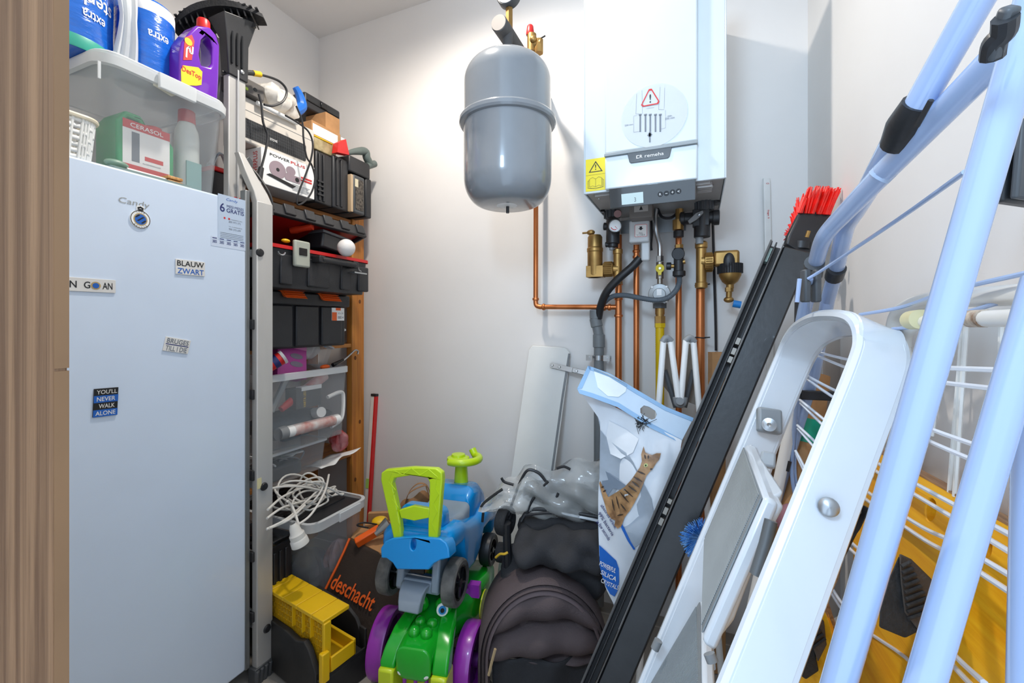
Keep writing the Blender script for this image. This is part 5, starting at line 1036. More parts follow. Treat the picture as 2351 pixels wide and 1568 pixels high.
# cable tangle with socket
t = thing('extension_cable', 'tangled white extension cable with a round socket hanging from the floor storage box', 'cable', (XS - .1, ym_, zt_)); CAB = pm('cable_white', 'DAD7D0', .45, var=.05)
P = []; n_ = 300
for i in range(n_):
    a_ = i * 2 * pi * 9 / n_; g_ = i / n_
    px = 705 + (72 + 20 * sin(.37 * a_ + 1)) * cos(a_) * (.75 + .25 * sin(a_ * .23)) + 16 * sin(.31 * a_); py = 1142 + (34 + 12 * sin(.53 * a_)) * sin(a_ + .5 * sin(.4 * a_)) + 16 * sin(.19 * a_ + 2)
    X_ = -1.27 - .10 * (.5 + .5 * sin(.83 * a_)); q_ = FX(X_).hit(px, min(py, 1196)); q_.z = max(min(q_.z, .478 if X_ < -1.5 else .56), zt_ + .008); P.append(q_)
M().tube(P, .0036, 8).build('cord', CAB, t)
for i, L_ in enumerate((((615, 1170, -1.2), (650, 1140, -1.25), (700, 1118, -1.3), (735, 1108, -1.3)), ((612, 1215, -1.17), (660, 1190, -1.17), (705, 1150, -1.25), (745, 1110, -1.3)), ((613, 1190, -1.2), (650, 1165, -1.22), (700, 1150, -1.27)), ((688, 1232, -1.145), (684, 1200, -1.15), (672, 1165, -1.2), (660, 1150, -1.2)), ((684, 1205, -1.148), (715, 1180, -1.15), (745, 1130, -1.2), (755, 1090, -1.28)), ((640, 1240, -1.15), (612, 1225, -1.15), (608, 1215, -1.15)))):
    if i == 5: L_ = ((618, 1213, -1.165), (640, 1204, -1.165), (668, 1190, -1.165), (700, 1160, -1.2))
    M().tube(smooth([FX(c_).hit(a_, b_) for a_, b_, c_ in L_], 8), .0038, 8).build('cord_strand', CAB, t)
s0, s1 = FX(-1.14).hit(672, 1202), FX(-1.125).hit(690, 1250); dd = (s1 - s0)
M().lathe([(.008, 0), (.014, .012), (.017, .03), (.022, .036), (.022, .05), (.025, .054), (.026, dd.length), (.019, dd.length), (.018, dd.length - .02), (0, dd.length - .022)], s0, dd, 24, False).build('socket', CAB, t); M().lathe([(.0185, 0), (0, .0005)], s1 - dd.normalized() * .006, dd, 24, False).build('socket_hole', BLKG, t)
# black case between ladder and box
t = thing('tool_case', 'black upright plastic case on the floor between ladder and large storage box', 'case', (-1.3, 1.02, 0)); m = M().box(-1.46, -1.265, .985, 1.072, .0, .375); m.build('case_shell', BLK, t, bev=.008)
for k in range(3): M().box(-1.266, -1.258, .995 + .022 * k, 1.005 + .022 * k, .03, .35).build('case_rib', BLK, t, bev=.002)
M().box(-1.45, -1.255, .99, 1.065, .376, .392).build('case_clasp', BLKG, t, bev=.004)
# mitre box
A_, B_, C_, D_ = [onZ(px, py, .25) for px, py in ((655, 1327), (797, 1385), (742, 1427), (622, 1356))]
t = thing('mitre_box', 'bright yellow plastic mitre box standing in the black tool tray', 'mitre box', (C_ + A_) / 2 - Vector((0, 0, .17)))
Lv = (D_ - C_); Wv = (B_ - C_); FM = Fr(C_, Lv, Wv); FM.v = (Wv - FM.u * Wv.dot(FM.u)).normalized(); FM.n = FM.u.cross(FM.v)
LL = Lv.length * 1.12; WW = abs((B_ - C_).dot(FM.v)); up = 1 if FM.n.z > 0 else -1
def zed(a, b): return (min(up * a, up * b), max(up * a, up * b))
m = M(); c0, c1 = zed(-.010, 0)
for k, (l0, l1) in enumerate(((0, .055), (.057, .13), (.132, .20), (.202, LL - .03), (LL - .028, LL))): m.fbox(FM, l0, l1, 0, WW, c0, c1)
m.fbox(FM, 0, LL, .0, WW, *zed(-.012, -.008)); m.build('top_table', YEL, t, bev=.002)
m = M(); m.fbox(FM, .004, LL, .012, .018, *zed(-.165, -.01)); m.build('back_wall', YEL, t, bev=.002)
m = M()
for i in range(18):
    for j in range(8):
        l_ = .02 + i * (LL - .04) / 17 + (.006 if j % 2 else 0); d_ = -.03 - j * .017; m.fbox(FM, l_ - .005, l_ + .005, .009, .012, *zed(d_ - .006, d_ + .006))
o_ = m.build('wall_pattern', pm('yellow_dark', 'C79A12', .5), t); tag(o_, kind='stuff')
M().fbox(FM, -.004, .008, .0, .024, *zed(-.17, -.008)).build('end_post', YEL, t, bev=.003)
m = M(); m.fbox(FM, -.01, .12, .018, WW + .01, *zed(-.150, -.143)).fbox(FM, -.012, .12, WW + .005, WW + .014, *zed(-.152, -.105)).fbox(FM, -.012, -.004, .018, WW + .014, *zed(-.152, -.11)); m.build('lower_trough', YEL, t, bev=.002)
m = M(); m.fbox(FM, -.014, .004, -.012, .012, *zed(-.168, -.085)); m.build('clamp_post', YEL, t, bev=.003)
for l_ in (.06, .10, .15): M().fbox(FM, l_, l_ + .004, .0, .018, *zed(-.07, -.01)).build('gusset', YEL, t)
# black tray
P1, P2 = onZ(738, 1572, .08), onZ(843, 1493, .08); ux = (P2 - P1); FB0 = Fr(P1, ux, Vector((0, 0, 1)).cross(ux)); Wb = ux.length   # u: short side, v: to the left, n up
t = thing('tool_tray', 'open black plastic tool tray on the floor around the yellow mitre box', 'tray', P1.lerp(P2, .5)); Lb = .30
DB = pm('dusty_black', '2B2A29', .6, var=.1, col2='1C1C1D', vs=12)
m = M(); m.fbox(FB0, 0, Wb, .0, Lb, -.078, .003).fbox(FB0, 0, Wb, 0, .006, .003, .014).fbox(FB0, Wb - .008, Wb, 0, .03, .004, .07); m.build('tray_base', DB, t, bev=.002)
M().plate(Fr(P1, FB0.v, (0, 0, 1)), [(.025, -.07), (Lb, -.07), (Lb, .085), (.17, .085), (.12, .078), (.08, .092), (.055, .075), (.02, .02)], -.006, .012).build('front_wall', DB, t, bev=.003)
M().plate(Fr(P2, FB0.v, (0, 0, 1)), [(.004, .005), (.004, .035), (.02, .05), (.045, .085), (.09, .105), (.26, .115), (.28, .07), (.28, .005)], -.008, .004).build('rear_wall', DB, t, bev=.003)
# ---------------------------------------------------------------- shopping bag
BL_, BR_, TL_ = dp(752, 1345, 1.53), dp(905, 1432, 1.44), dp(803, 1238, 1.60); FBg = Fr(BL_, BR_ - BL_, TL_ - BL_)
FELT = pm('brown_felt', '33271F', .85, bump=.15, bs=160, var=.1)
t = thing('shopping_bag', 'dark brown felt shopping bag with orange trim and orange lettering, slumped on the floor', 'bag', dp(830, 1480, 1.46))
rows = [((803, 1238), (925, 1290)), ((792, 1265), (930, 1315)), ((776, 1300), (925, 1360)), ((760, 1330), (912, 1410)), ((750, 1350), (905, 1435)), ((775, 1400), (895, 1470)), ((800, 1445), (880, 1500))]
def rowmap(F, rows, bul=.01, fold=0.006):
    def fn(u, v):
        k = v * (len(rows) - 1); i = min(int(k), len(rows) - 2); f = k - i
        L = Vector(rows[i][0]).lerp(Vector(rows[i + 1][0]), f); R = Vector(rows[i][1]).lerp(Vector(rows[i + 1][1]), f); q = L.lerp(R, u)
        p = F.hit(q.x, q.y); s_ = 1 if (CAM - p).dot(F.n) > 0 else -1
        return p + F.n * s_ * (bul * sin(pi * u) + fold * sin(11 * u + 7 * v) * sin(pi * u) * (.4 + .6 * v))
    return fn
M().grid(rowmap(FBg, rows, .02, .005), 24, 18).build('felt_panel', FELT, t, solid=.004, fixn=False)
sB = 1 if (CAM - BL_).dot(FBg.n) > 0 else -1
M().tube([FBg.hit(*p_) + FBg.n * sB * .004 for p_ in ((804, 1236), (792, 1264), (776, 1298), (760, 1330), (749, 1352))], .0045, 8).build('orange_trim', ORG, t)
a0_, b0_ = FBg.px(775, 1333); a1_, b1_ = FBg.px(866, 1385); rot_ = math.atan2(b1_ - b0_, a1_ - a0_)
M().text(FBg, 'deschacht', (a0_ + a1_) / 2, (b0_ + b1_) / 2, math.hypot(a1_ - a0_, b1_ - b0_) * 1.03, .048, sB * .029, rot=rot_, bold=.015).build('orange_lettering', ORG, t)
t = thing('cardboard_box', 'open brown cardboard box behind the brown felt bag', 'box', dp(860, 1300, 1.68), 'cardboard pieces by the toy car')
p = dp(868, 1215, 1.7); M().fbox(Fr(p, cdir(.95, .2), (0, 0, 1)), -.05, .12, -.30, .02, -.02, .0).build('side_panel', CARD, t); M().hexa([dp(*q_) for q_ in ((806, 1238, 1.62), (905, 1290, 1.5), (915, 1245, 1.6), (825, 1210, 1.7), (806, 1234, 1.62), (905, 1286, 1.5), (915, 1241, 1.6), (825, 1206, 1.7))]).build('open_flap', CARD, t); M().fbox(Fr(dp(880, 1195, 1.76), cdir(.95, .1), (0, 0, 1)), -.06, .08, -.33, .03, -.02, .0).build('back_panel', CARD, t)
t = thing('orange_tool', 'orange tool grip lying on cardboard beside the toy car', 'tool', dp(860, 1230, 1.6)); M().fbox(Fpx(dp(818, 1252, 1.55), dp(868, 1222, 1.58), dp(812, 1240, 1.57)), 0, .09, 0, .025, -.02, .012).build('grip', ORG, t, bev=.004)
M().cyl(dp(862, 1226, 1.58), dp(893, 1200, 1.6), .012, .024, 16).build('silver_cone', STL, t); M().fbox(Fpx(dp(893, 1235, 1.56), dp(905, 1235, 1.56), dp(893, 1195, 1.58)), 0, .03, 0, .07, -.02, 0).build('orange_body', ORG, t, bev=.004)
t = M().tube(smooth([dp(*q_) for q_ in ((845, 1212, 1.6), (820, 1206, 1.62), (835, 1200, 1.64), (865, 1204, 1.62))], 6), .003, 8).build('bent_wire', BLK); tag(t, 'thin black wire loop left of the orange tool', 'wire')
t = M().sph(dp(872, 1196, 1.66), .03, (1, 1, .5)).build('yellow_cover', YEL); tag(t, 'yellow plastic lid on the cardboard behind the orange tool', 'lid')
# paper bag with handles
KR = pm('kraft_paper', 'A67C55', .85, var=.1, vs=12, bump=.25, bs=30)
t = thing('paper_bag', 'brown kraft paper bag with twisted handles behind the lime push handle', 'bag', dp(965, 1300, 1.8))
p = dp(962, 1165, 1.80); Fk = Fr(p, cdir(1, .1), (0, 0, 1)); m = M()
m.grid(lambda u, v: Fk.pt(-.09 + .18 * u, -.30 * (1 - v) + .07 * v * (1 - abs(2 * u - 1) ** 2) - .01 + .01 * sin(13 * u), .012 * sin(9 * u + 5 * v)), 16, 10); m.build('paper_front', KR, t, solid=.001, fixn=False)
for s_ in (0, .025): M().band(smooth([Fk.pt(-.055, .02, s_ + .003), Fk.pt(-.035, .075, s_ + .012), Fk.pt(0 + s_, .105, s_ + .016), Fk.pt(.035, .09, s_ + .012), Fk.pt(.055, .02, s_ + .003)], 6), Fk.n, .014, .002).build('paper_handle', KR, t)
t = M().fbox(Fr(dp(862, 1490, 1.5), cdir(1, .2), (0, 0, 1)), -.03, .05, .0, .10, -.05, 0).build('white_carton', pm('white_orange_print', 'E6DCD8', .5, col2='E07B5A', vs=7, stretch=(.1, .1, 6)), bev=.003); tag(t, 'white carton with faint orange stripes under the brown felt bag', 'carton')
# ================================================================= blue ride-on car
f_ = Vector((-.126, .98, -.17)).normalized(); xr_ = Vector((.992, .126, 0)); xr_ = (xr_ - f_ * xr_.dot(f_)).normalized(); zu = xr_.cross(f_)
O = Vector((-.768, 1.111, .33)); T1 = Matrix((xr_, f_, zu)).transposed().to_4x4(); T1.translation = O
BC = pm('toy_blue', '0090DA', .22, coat=.5, var=.02); LIME = pm('toy_lime', 'BFE012', .3, coat=.3, var=.03); GCH = pm('toy_grey', '8E9AA6', .35, coat=.2)
t = thing('ride_on_car', 'blue toy ride-on car with lime handle and wheel, parked on top of the green toy', 'toy car', O)
def station(y, w, zb, zt_, r=.03): return [Vector((p.x, y, p.y)) for p in [Vector(q_) for q_ in rr2(0, (zb + zt_) / 2, w * 2, zt_ - zb, r, 5)]]
m = M(T1); m.loft([station(*s_) for s_ in ((-.070, .100, .078, .140), (-.058, .110, .074, .150), (-.03, .112, .085, .158), (.045, .112, .088, .160), (.072, .112, .02, .152), (.10, .110, -.02, .145), (.18, .106, -.025, .135), (.215, .108, .0, .135), (.235, .112, .07, .148), (.30, .116, .085, .160), (.37, .112, .075, .150), (.395, .10, .02, .13), (.415, .08, .025, .11))])
m.build('car_body', BC, t, bev=.006, angle=.9)
m = M(T1); m.loft([station(*s_) for s_ in ((-.045, .060, .15, .185, .02), (-.035, .072, .14, .21, .025), (.0, .074, .14, .212, .025), (.02, .07, .13, .17, .02))]); m.build('seat_back', BC, t, bev=.004, angle=.9)
m = M(T1); m.loft([station(*s_) for s_ in ((.175, .072, .11, .20, .025), (.195, .082, .11, .232, .03), (.26, .082, .11, .235, .03), (.32, .078, .11, .205, .03), (.37, .07, .10, .15, .02))]); m.build('bonnet', BC, t, bev=.005, angle=.9)
m = M(T1); m.loft([station(*s_) for s_ in ((.02, .075, .12, .172, .02), (.05, .078, .12, .165, .02), (.12, .078, .10, .162, .02), (.175, .078, .10, .185, .02))]); m.build('grey_seat', GCH, t, bev=.004, angle=.9)
M(T1).box(-.104, .104, .12, .15, .004, .10).build('under_beam', BC, t)
# rear bumper shield
FRr = Fr(T1 @ Vector((0, -.082, 0)), xr_, zu)
out = [FRr.px(*q_) for q_ in ((880, 1278), (879, 1256), (889, 1240), (905, 1233), (960, 1229), (1015, 1234), (1028, 1243), (1034, 1256), (1036, 1278), (1015, 1282), (1000, 1290), (988, 1305), (915, 1304), (905, 1288), (893, 1279))]
cen = FRr.px(953, 1247)
M().plate(FRr, out, -.04, .012, [ell(cen[0], cen[1], .0085, .017, 16)]).build('rear_shield', BC, t, bev=.007, seg=3, angle=.9)
M().plate(FRr, ell(cen[0], cen[1], .012, .02, 16), -.035, -.03).build('shield_hole', BLKG, t)
# lime push handle
FH = Fr(T1 @ Vector((0, -.058, 0)), xr_, (0, .06, 1))
out = [FH.px(*q_) for q_ in ((907, 1234), (900, 1200), (889, 1150), (878, 1100), (879, 1084), (890, 1076), (950, 1071), (1005, 1074), (1018, 1083), (1019, 1100), (1014, 1160), (1008, 1235), (986, 1235), (986, 1200), (989, 1130), (989, 1105), (984, 1095), (945, 1090), (908, 1096), (904, 1108), (911, 1140), (921, 1190), (926, 1234))]
M().plate(FH, out, -.012, .010).build('push_handle', LIME, t, bev=.004, seg=3)
out = [FH.px(*q_) for q_ in ((918, 1170), (950, 1160), (988, 1167), (988, 1187), (955, 1194), (922, 1187))]; M().plate(FH, out, -.010, .006).build('handle_crosspiece', LIME, t, bev=.002)
m = M()
for L_ in (((905, 1080), (925, 1090), (945, 1075), (965, 1091), (985, 1078), (1004, 1095), (1000, 1120), (1008, 1135), (996, 1155), (1004, 1175), (992, 1200), (1002, 1225)), ((900, 1085), (892, 1105), (908, 1125), (900, 1145), (914, 1165), (908, 1185), (918, 1205), (912, 1225))):
    pp = [FH.hit(*q_) + FH.n * -.0 for q_ in L_]; pp = [q_ + (CAM - q_).normalized() * .011 for q_ in pp]
    m.tube(pp, .0016, 5)
m.build('handle_ribs', LIME, t)
# steering wheel
q_ = T1 @ Vector((.012, .245, .23)); ax = (zu + f_ * -.15).normalized(); M().lathe([(.026, 0), (.022, .06), (.030, .075)], q_, ax, 24).build('steering_column', LIME, t)
c_ = q_ + ax * .085; FW_ = Fr(c_, xr_, f_ + ax * .0); FW_ = Fr(c_, xr_, ax.cross(xr_)); m = M()
m.lathe([(0, -.012), (.036, -.012), (.042, -.004), (.040, .006), (.026, .010), (.024, .018), (0, .02)], c_ - xr_ * .012, ax, 28, False); m.build('steering_hub', LIME, t)
m = M(); m.tube(smooth([FW_.pt(.066 * cos(a_), .060 * sin(a_), .004 + (.02 if a_ > 1.2 else 0)) for a_ in [radians(-110 + 14 * i) for i in range(14)]], 3), .0135, 12); m.build('steering_rim', LIME, t)
# wheels
def wheel(t, c, ax, r, w, tyre, hub, n=32, spokes=5, nm=('tyre', 'hub')):
    ax = Vector(ax).normalized(); c = Vector(c); h = w / 2
    m = M(); m.lathe([(r * .72, -h * .9), (r * .9, -h), (r * .98, -h * .8), (r, -h * .4), (r, h * .4), (r * .98, h * .8), (r * .9, h), (r * .72, h * .9), (r * .72, -h * .9)], c, ax, n, False); ty = m.build(nm[0], tyre, t)
    m = M(); m.lathe([(0, -h * .5), (r * .73, -h * .5), (r * .73, h * .5), (0, h * .5)], c, ax, n, False); m.build(nm[1], hub, t)
    e1 = ax.orthogonal().normalized(); e2 = ax.cross(e1)
    for s_ in (-1, 1):
        m = M()
        for k in range(spokes):
            a_ = 2 * pi * k / spokes; d_ = e1 * cos(a_) + e2 * sin(a_); m.tube([c + ax * s_ * h * .55 + d_ * r * .12, c + ax * s_ * h * .62 + d_ * r * .68], r * .09, 6)
        m.lathe([(r * .64, h * .45 * s_), (r * .64, h * .85 * s_), (r * .74, h * .85 * s_), (r * .74, h * .45 * s_)], c, ax, n, False).cyl(c, c + ax * s_ * h * .9, r * .17, n=14); m.build('spokes', hub, t)
TY = pm('dusty_tyre', '6C6A66', .8, col2='3A3A39', vs=24, bump=.15); 
for x, y, r in ((-.104, 0, .066), (.108, 0, .066), (-.10, .30, .055), (.112, .30, .055)): wheel(t, T1 @ Vector((x, y, .0)), xr_, r, .042, TY if y == 0 else BLK, BLKG)
M(T1).cyl((-.10, 0, 0), (.10, 0, 0), .006).build('axle', STL, t)
m = M(T1); m.box(-.07, -.045, -.035, .03, -.03, .09).box(.045, .07, -.035, .03, -.03, .09).box(-.07, .07, -.03, .03, -.035, .0); m.build('chassis', GCH, t, bev=.006)
m = M(T1); pr = [(-.03, -.005), (-.055, -.010), (-.072, -.024), (-.080, -.045), (-.082, -.068)]
m.loft([[(-.045 + .004 * i, y, z), (.042 - .002 * i, y, z), (.042 - .002 * i, y + .03, z - .006), (-.045 + .004 * i, y + .03, z - .006)] for i, (y, z) in enumerate(pr)]); m.build('rear_tongue', GCH, t, bev=.004, angle=.9)
M(T1).box(-.022, .022, -.036, -.03, .02, .05).build('dark_recess', BLKG, t)
# ================================================================= green toy
GT = pm('toy_green', '10A824', .22, coat=.5, var=.03); PU = pm('toy_purple', '962DA8', .28, coat=.4, var=.04); LY = pm('toy_yellow_green', 'C9D827', .3, coat=.2)
aa = cdir(.98, -.199); bb_ = cdir(.199, .98); O2 = cw(-.262, 1.335, 0); T2 = Matrix((aa, bb_, Vector((0, 0, 1)))).transposed().to_4x4(); T2.translation = O2
t = thing('walker_toy', 'green dinosaur faced ride-on toy with big purple wheels on the tiled floor', 'toy', O2)
def st2(y, w, zb, zt_, r=.03, x=0): return [Vector((p[0] + x, y, p[1])) for p in rr2(0, (zb + zt_) / 2, w * 2, zt_ - zb, r, 5)]
X0 = .030
m = M(T2); m.loft([st2(y, w, zb, zt_, r, X0) for y, w, zb, zt_, r in ((-.172, .036, .150, .205, .02), (-.165, .050, .140, .225, .025), (-.12, .054, .14, .232, .03), (-.06, .056, .14, .235, .03), (.0, .075, .14, .24, .03), (.06, .10, .12, .248, .03), (.2, .115, .10, .235, .03), (.30, .11, .10, .22, .03), (.34, .08, .10, .19, .02))]); m.build('toy_body', GT, t, bev=.003, angle=1)
m = M(T2)
for i in range(4): m.sph((X0 - .017 + .036 * (i % 2) - .0, -.118 + .042 * (i // 2), .236), .0165, (1, 1, .9))
m.build('head_bumps', GT, t)
for s_ in (-1, 1):
    m = M(T2); m.sph((X0 + s_ * .036, -.03, .258), .026, (1, .6, 1.0)); m.build('eye_socket', GT, t)
    e_ = T2 @ Vector((X0 + s_ * .040, -.050, .264)); d_ = (CAM - e_).normalized(); FE = Fr(e_, d_.cross(Vector((0, 0, 1))) * -1, (0, 0, 1)); FE = Fr(e_, Vector((0, 0, 1)).cross(d_), (0, 0, 1))
    for nm, r_, c_, mt in (('eye_white', .019, .003, PAPER), ('iris', .0125, .005, pm('iris_blue', '2C8BD0', .3)), ('pupil', .0065, .007, BLKG)): M().plate(FE, ell(0, -.002, r_ * .9, r_, 20), c_ - .003, c_).build(nm, mt, t)
    # front legs with lime feet
    x_ = X0 + s_ * .092
    m = M(T2); m.loft([[Vector((x_ + dx * w, y + dy * .022, z)) for dx, dy in ((-1, -1), (1, -1), (1, 1), (-1, 1))] for x_, y, z, w in ((X0 + s_ * .05, -.02, .245, .018), (X0 + s_ * .064, -.075, .232, .022), (X0 + s_ * .072, -.125, .20, .022), (X0 + s_ * .075, -.145, .175, .022), (X0 + s_ * .075, -.145, .160, .022))]); m.build('front_leg', GT, t, bev=.008, seg=3, angle=1)
    M(T2).box(X0 + s_ * .075 - .022, X0 + s_ * .075 + .022, -.178, -.115, .0, .165).build('lime_foot', LY, t, bev=.006)
m = M(T2); m.box(X0 - .066, X0 + .066, -.10, -.085, .05, .10); m.build('lime_panel', LY, t, bev=.003)
for k in (-1, 0, 1):
    M(T2).cyl((X0 + k * .032, -.148, .158), (X0 + k * .032, -.150, .085), .0055, n=10).build('purple_bar', PU, t); M(T2).sph((X0 + k * .034, -.160, .158), .014, (1, .8, .8)).build('tooth', PAPER, t)
def wheel2(c, ax, r, w):
    ax = Vector(ax).normalized(); c = Vector(c); h = w / 2; m = M()
    m.lathe([(r * .80, -h), (r * .97, -h), (r, -h * .7), (r, h * .7), (r * .97, h), (r * .80, h), (r * .80, -h)], c, ax, 48, False); m.build('purple_tyre', PU, t)
    m = M(); e1 = ax.orthogonal().normalized(); e2 = ax.cross(e1)
    for k in range(6): a_ = pi * k / 3; d_ = e1 * cos(a_) + e2 * sin(a_); m.tube([c + d_ * r * .1, c + d_ * r * .84], r * .06, 6)
    m.cyl(c - ax * h * 1.1, c + ax * h * 1.1, r * .2, n=20).lathe([(r * .1, -.003), (r * .82, -.003), (r * .82, .003), (r * .1, .003)], c, ax, 32, False); m.build('purple_spokes', pm('purple_dark', '5B1C6A', .35), t)
wheel2(cw(-.392, 1.365, .098), cdir(.98, -.15), .098, .048); wheel2(cw(-.122, 1.30, .098), cdir(.98, -.25), .098, .048)
M().cyl(cw(-.38, 1.362, .098), cw(-.14, 1.325, .098), .008).build('axle', DGRY, t)
M(T2).box(.115, .15, .06, .085, .235, .275).box(.10, .12, .06, .085, .245, .262).build('purple_grip', PU, t)
m = M(T2); m.plate(Fr(Vector((X0 + .117, .12, .18)), (0, 1, 0), (0, 0, 1)), ell(.0, .0, .05, .04, 20), .0, .004); m.build('yellow_disc', LY, t)
# ================================================================= stroller
FAB = pm('brown_black_fabric', '55494A', .8, bump=.25, bs=240, var=.12, vs=5); FAB2 = pm('black_fabric', '2D2D30', .85, bump=.25, bs=240, var=.12, vs=5)
t = thing('folded_stroller', 'folded black pushchair with a large brown black canopy facing the door', 'stroller', cw(.09, 1.22, 0), None)
FS_ = Fr(dp(1250, 1470, 1.20), cdir(1, 0), (0, 0, 1)); rx, ry = .182, .222   # n of this frame faces the camera
def rimpt(a, s, d): return FS_.pt(rx * s * cos(a), ry * s * sin(a) if sin(a) > 0 else ry * s * sin(a) * .0 + min(0, a), d)
def arch(s, d, n=36, low=-.30):
    P = [FS_.pt(-rx * s * 1.0, low, d * .3)] + [FS_.pt(rx * s * cos(pi - pi * i / n), ry * s * sin(pi * i / n) - .06, d) for i in range(n + 1)] + [FS_.pt(rx * s, low, d * .3)]
    return P
def archstrip(m, prof):
    m.loft([[p for p in arch(s, d)] for s, d in prof], False, False, False)
m = M(); archstrip(m, [(1.0, -.16), (1.015, -.06), (1.0, -.005), (.975, .004), (.955, -.012), (.945, .0), (.925, .01), (.905, .0), (.89, -.03)]); m.build('canopy_hoop', FAB, t, solid=.003, fixn=False, angle=1.2)
m = M(); archstrip(m, [(.90, -.02), (.885, .008), (.86, .010), (.845, -.02), (.84, -.05)]); m.build('canopy_seam', pm('seam_fabric', '645658', .8, bump=.2), t, solid=.003, fixn=False, angle=1.2)
def fold(u, v):
    x = (u * 2 - 1); top = math.sqrt(max(0, 1 - (x * .86) ** 2)) * ry * .90 - .06; z = top + (-.07 - top) * v
    d = -.035 + .055 * abs(sin(pi * (v * 2.05 + .12 * x + .05))) ** .6 * (1 - .35 * x * x) + .006 * sin(9 * x + 3 * v)
    return FS_.pt(x * rx * .86, z, d)
M().grid(fold, 40, 34).build('canopy_folds', FAB, t, solid=.003, fixn=False, angle=1.2)
def seat(u, v):
    x = u * 2 - 1; z = -.055 - .36 * v; return FS_.pt(x * rx * (.80 - .05 * v), z, -.03 + .03 * sin(pi * u) + .012 * sin(7 * x + 6 * v) * sin(3 * v + 2) + .02 * v)
M().grid(seat, 34, 26).build('seat_fabric', FAB2, t, solid=.003, fixn=False, angle=1.2)
def roll(c0, c1, r, seed, name, mat, fx=.22, squash=.8):
    rnd = random.Random(seed); ph = [rnd.uniform(0, 6) for _ in range(4)]; ax = (c1 - c0); L = ax.length; ax = ax.normalized(); up_v = Vector((0, 0, 1)); sd = ax.cross(up_v).normalized(); uu = sd.cross(ax); rings = []
    for i in range(37):
        g = i / 36; e = min(1, (sin(pi * min(max(g, .0), 1)) * 3.2)) ** .5 if 0 < g < 1 else .02; rg = []
        for j in range(28):
            a_ = 2 * pi * j / 28; r_ = r * e * (1 + fx * .5 * sin(3 * a_ + 9 * g + ph[0]) * sin(5 * g + ph[1]) + fx * .35 * sin(2 * a_ - 15 * g + ph[2]))
            rg.append(c0 + ax * L * g + sd * cos(a_) * r_ + uu * sin(a_) * r_ * squash)
        rings.append(rg)
    return M().loft(rings).build(name, mat, t, angle=1.2)
roll(dp(1188, 1205, 1.36), dp(1400, 1215, 1.30), .045, 1, 'upper_fabric_roll', FAB2, .25)
roll(dp(1178, 1255, 1.30), dp(1400, 1262, 1.22), .060, 5, 'lower_fabric_roll', FAB2, .5, .8)
roll(dp(1150, 1300, 1.36), dp(1400, 1320, 1.30), .075, 7, 'back_fabric', FAB2, .3, .8)
c_ = dp(1160, 1196, 1.33)
def swheel(c, r, w, ax):
    wheel(t, c, ax, r, w, RUB, BLK, 32, 5, ('rubber_tyre', 'wheel_hub'))
swheel(c_, .043, .034, cdir(1, -.55)); swheel(dp(1152, 1268, 1.40), .03, .03, cdir(1, -.3))
M().tube([dp(1163, 1200, 1.30), dp(1164, 1240, 1.31), dp(1166, 1300, 1.32)], .013, 10).build('frame_leg', BLK, t)
M().tube([dp(1290, 1178, 1.30), dp(1395, 1200, 1.27)], .0065, 10).build('chrome_bar', STL, t)
M().tube(smooth([dp(1196, 1196, 1.32), dp(1215, 1172, 1.32), dp(1260, 1170, 1.31), dp(1330, 1180, 1.29), dp(1400, 1192, 1.27)], 6), .006, 8).build('black_bar', BLK, t)
M().tube([dp(1137, 1490, 1.14), dp(1129, 1520, 1.14), dp(1122, 1550, 1.14)], .004, 6).build('beige_tag', pm('beige_tag', 'A8906C', .7), t)
yw_ = M().tube(smooth([dp(1138, 1280, 1.3), dp(1148, 1272, 1.29), dp(1158, 1272, 1.28), dp(1166, 1268, 1.28)], 4), .0035, 6).build('yellow_string', pm('straw', 'C9A227', .6), t)
for x_ in (1120, 1385): M().cyl(dp(x_, 1568, 1.25), Vector((dp(x_, 1568, 1.25).x, dp(x_, 1568, 1.25).y, 0)), .012).build('frame_leg', BLK, t)
# rain cover
FILM = pm('rain_film', 'C9CBC9', .08, clear=.6, bump=.6, bs=14, coat=1.0, var=.1)
t = thing('rain_cover', 'crumpled transparent rain cover with black piping on top of the folded pushchair', 'rain cover', dp(1250, 1150, 1.35))
FRc = Fr(dp(1250, 1140, 1.36), cdir(1, -.15), (0, 0, 1))
rnd = random.Random(4); ks = [(rnd.uniform(3, 15), rnd.uniform(-9, 9), rnd.uniform(0, 6), rnd.uniform(.006, .014)) for _ in range(8)]
top_px = [(1110, 1150), (1140, 1122), (1175, 1095), (1205, 1068), (1250, 1068), (1300, 1062), (1345, 1048), (1400, 1040)]; bot_px = [(1112, 1156), (1140, 1160), (1175, 1166), (1205, 1178), (1250, 1185), (1300, 1188), (1345, 1192), (1400, 1198)]
def film(off):
    def fn(u, v):
        k = u * 7; i = min(6, int(k)); f = k - i; T_ = Vector(top_px[i]).lerp(Vector(top_px[i + 1]), f); B_ = Vector(bot_px[i]).lerp(Vector(bot_px[i + 1]), f); q = T_.lerp(B_, v)
        p = FRc.hit(q.x, q.y); e = sin(pi * v) ** .5 if 0 < v < 1 else 0
        d = sum(a_ * abs(sin(kx * u + ky * v + ph)) for kx, ky, ph, a_ in ks) - .03
        return p + FRc.n * (d + off * e) + Vector((0, 0, .012 * sin(23 * u + off * 50) * (1 - v)))
    return fn
M().grid(film(.05), 60, 18).build('front_film', FILM, t, fixn=False, angle=.8)
M().grid(film(-.06), 50, 14).build('back_film', FILM, t, fixn=False, angle=.8)
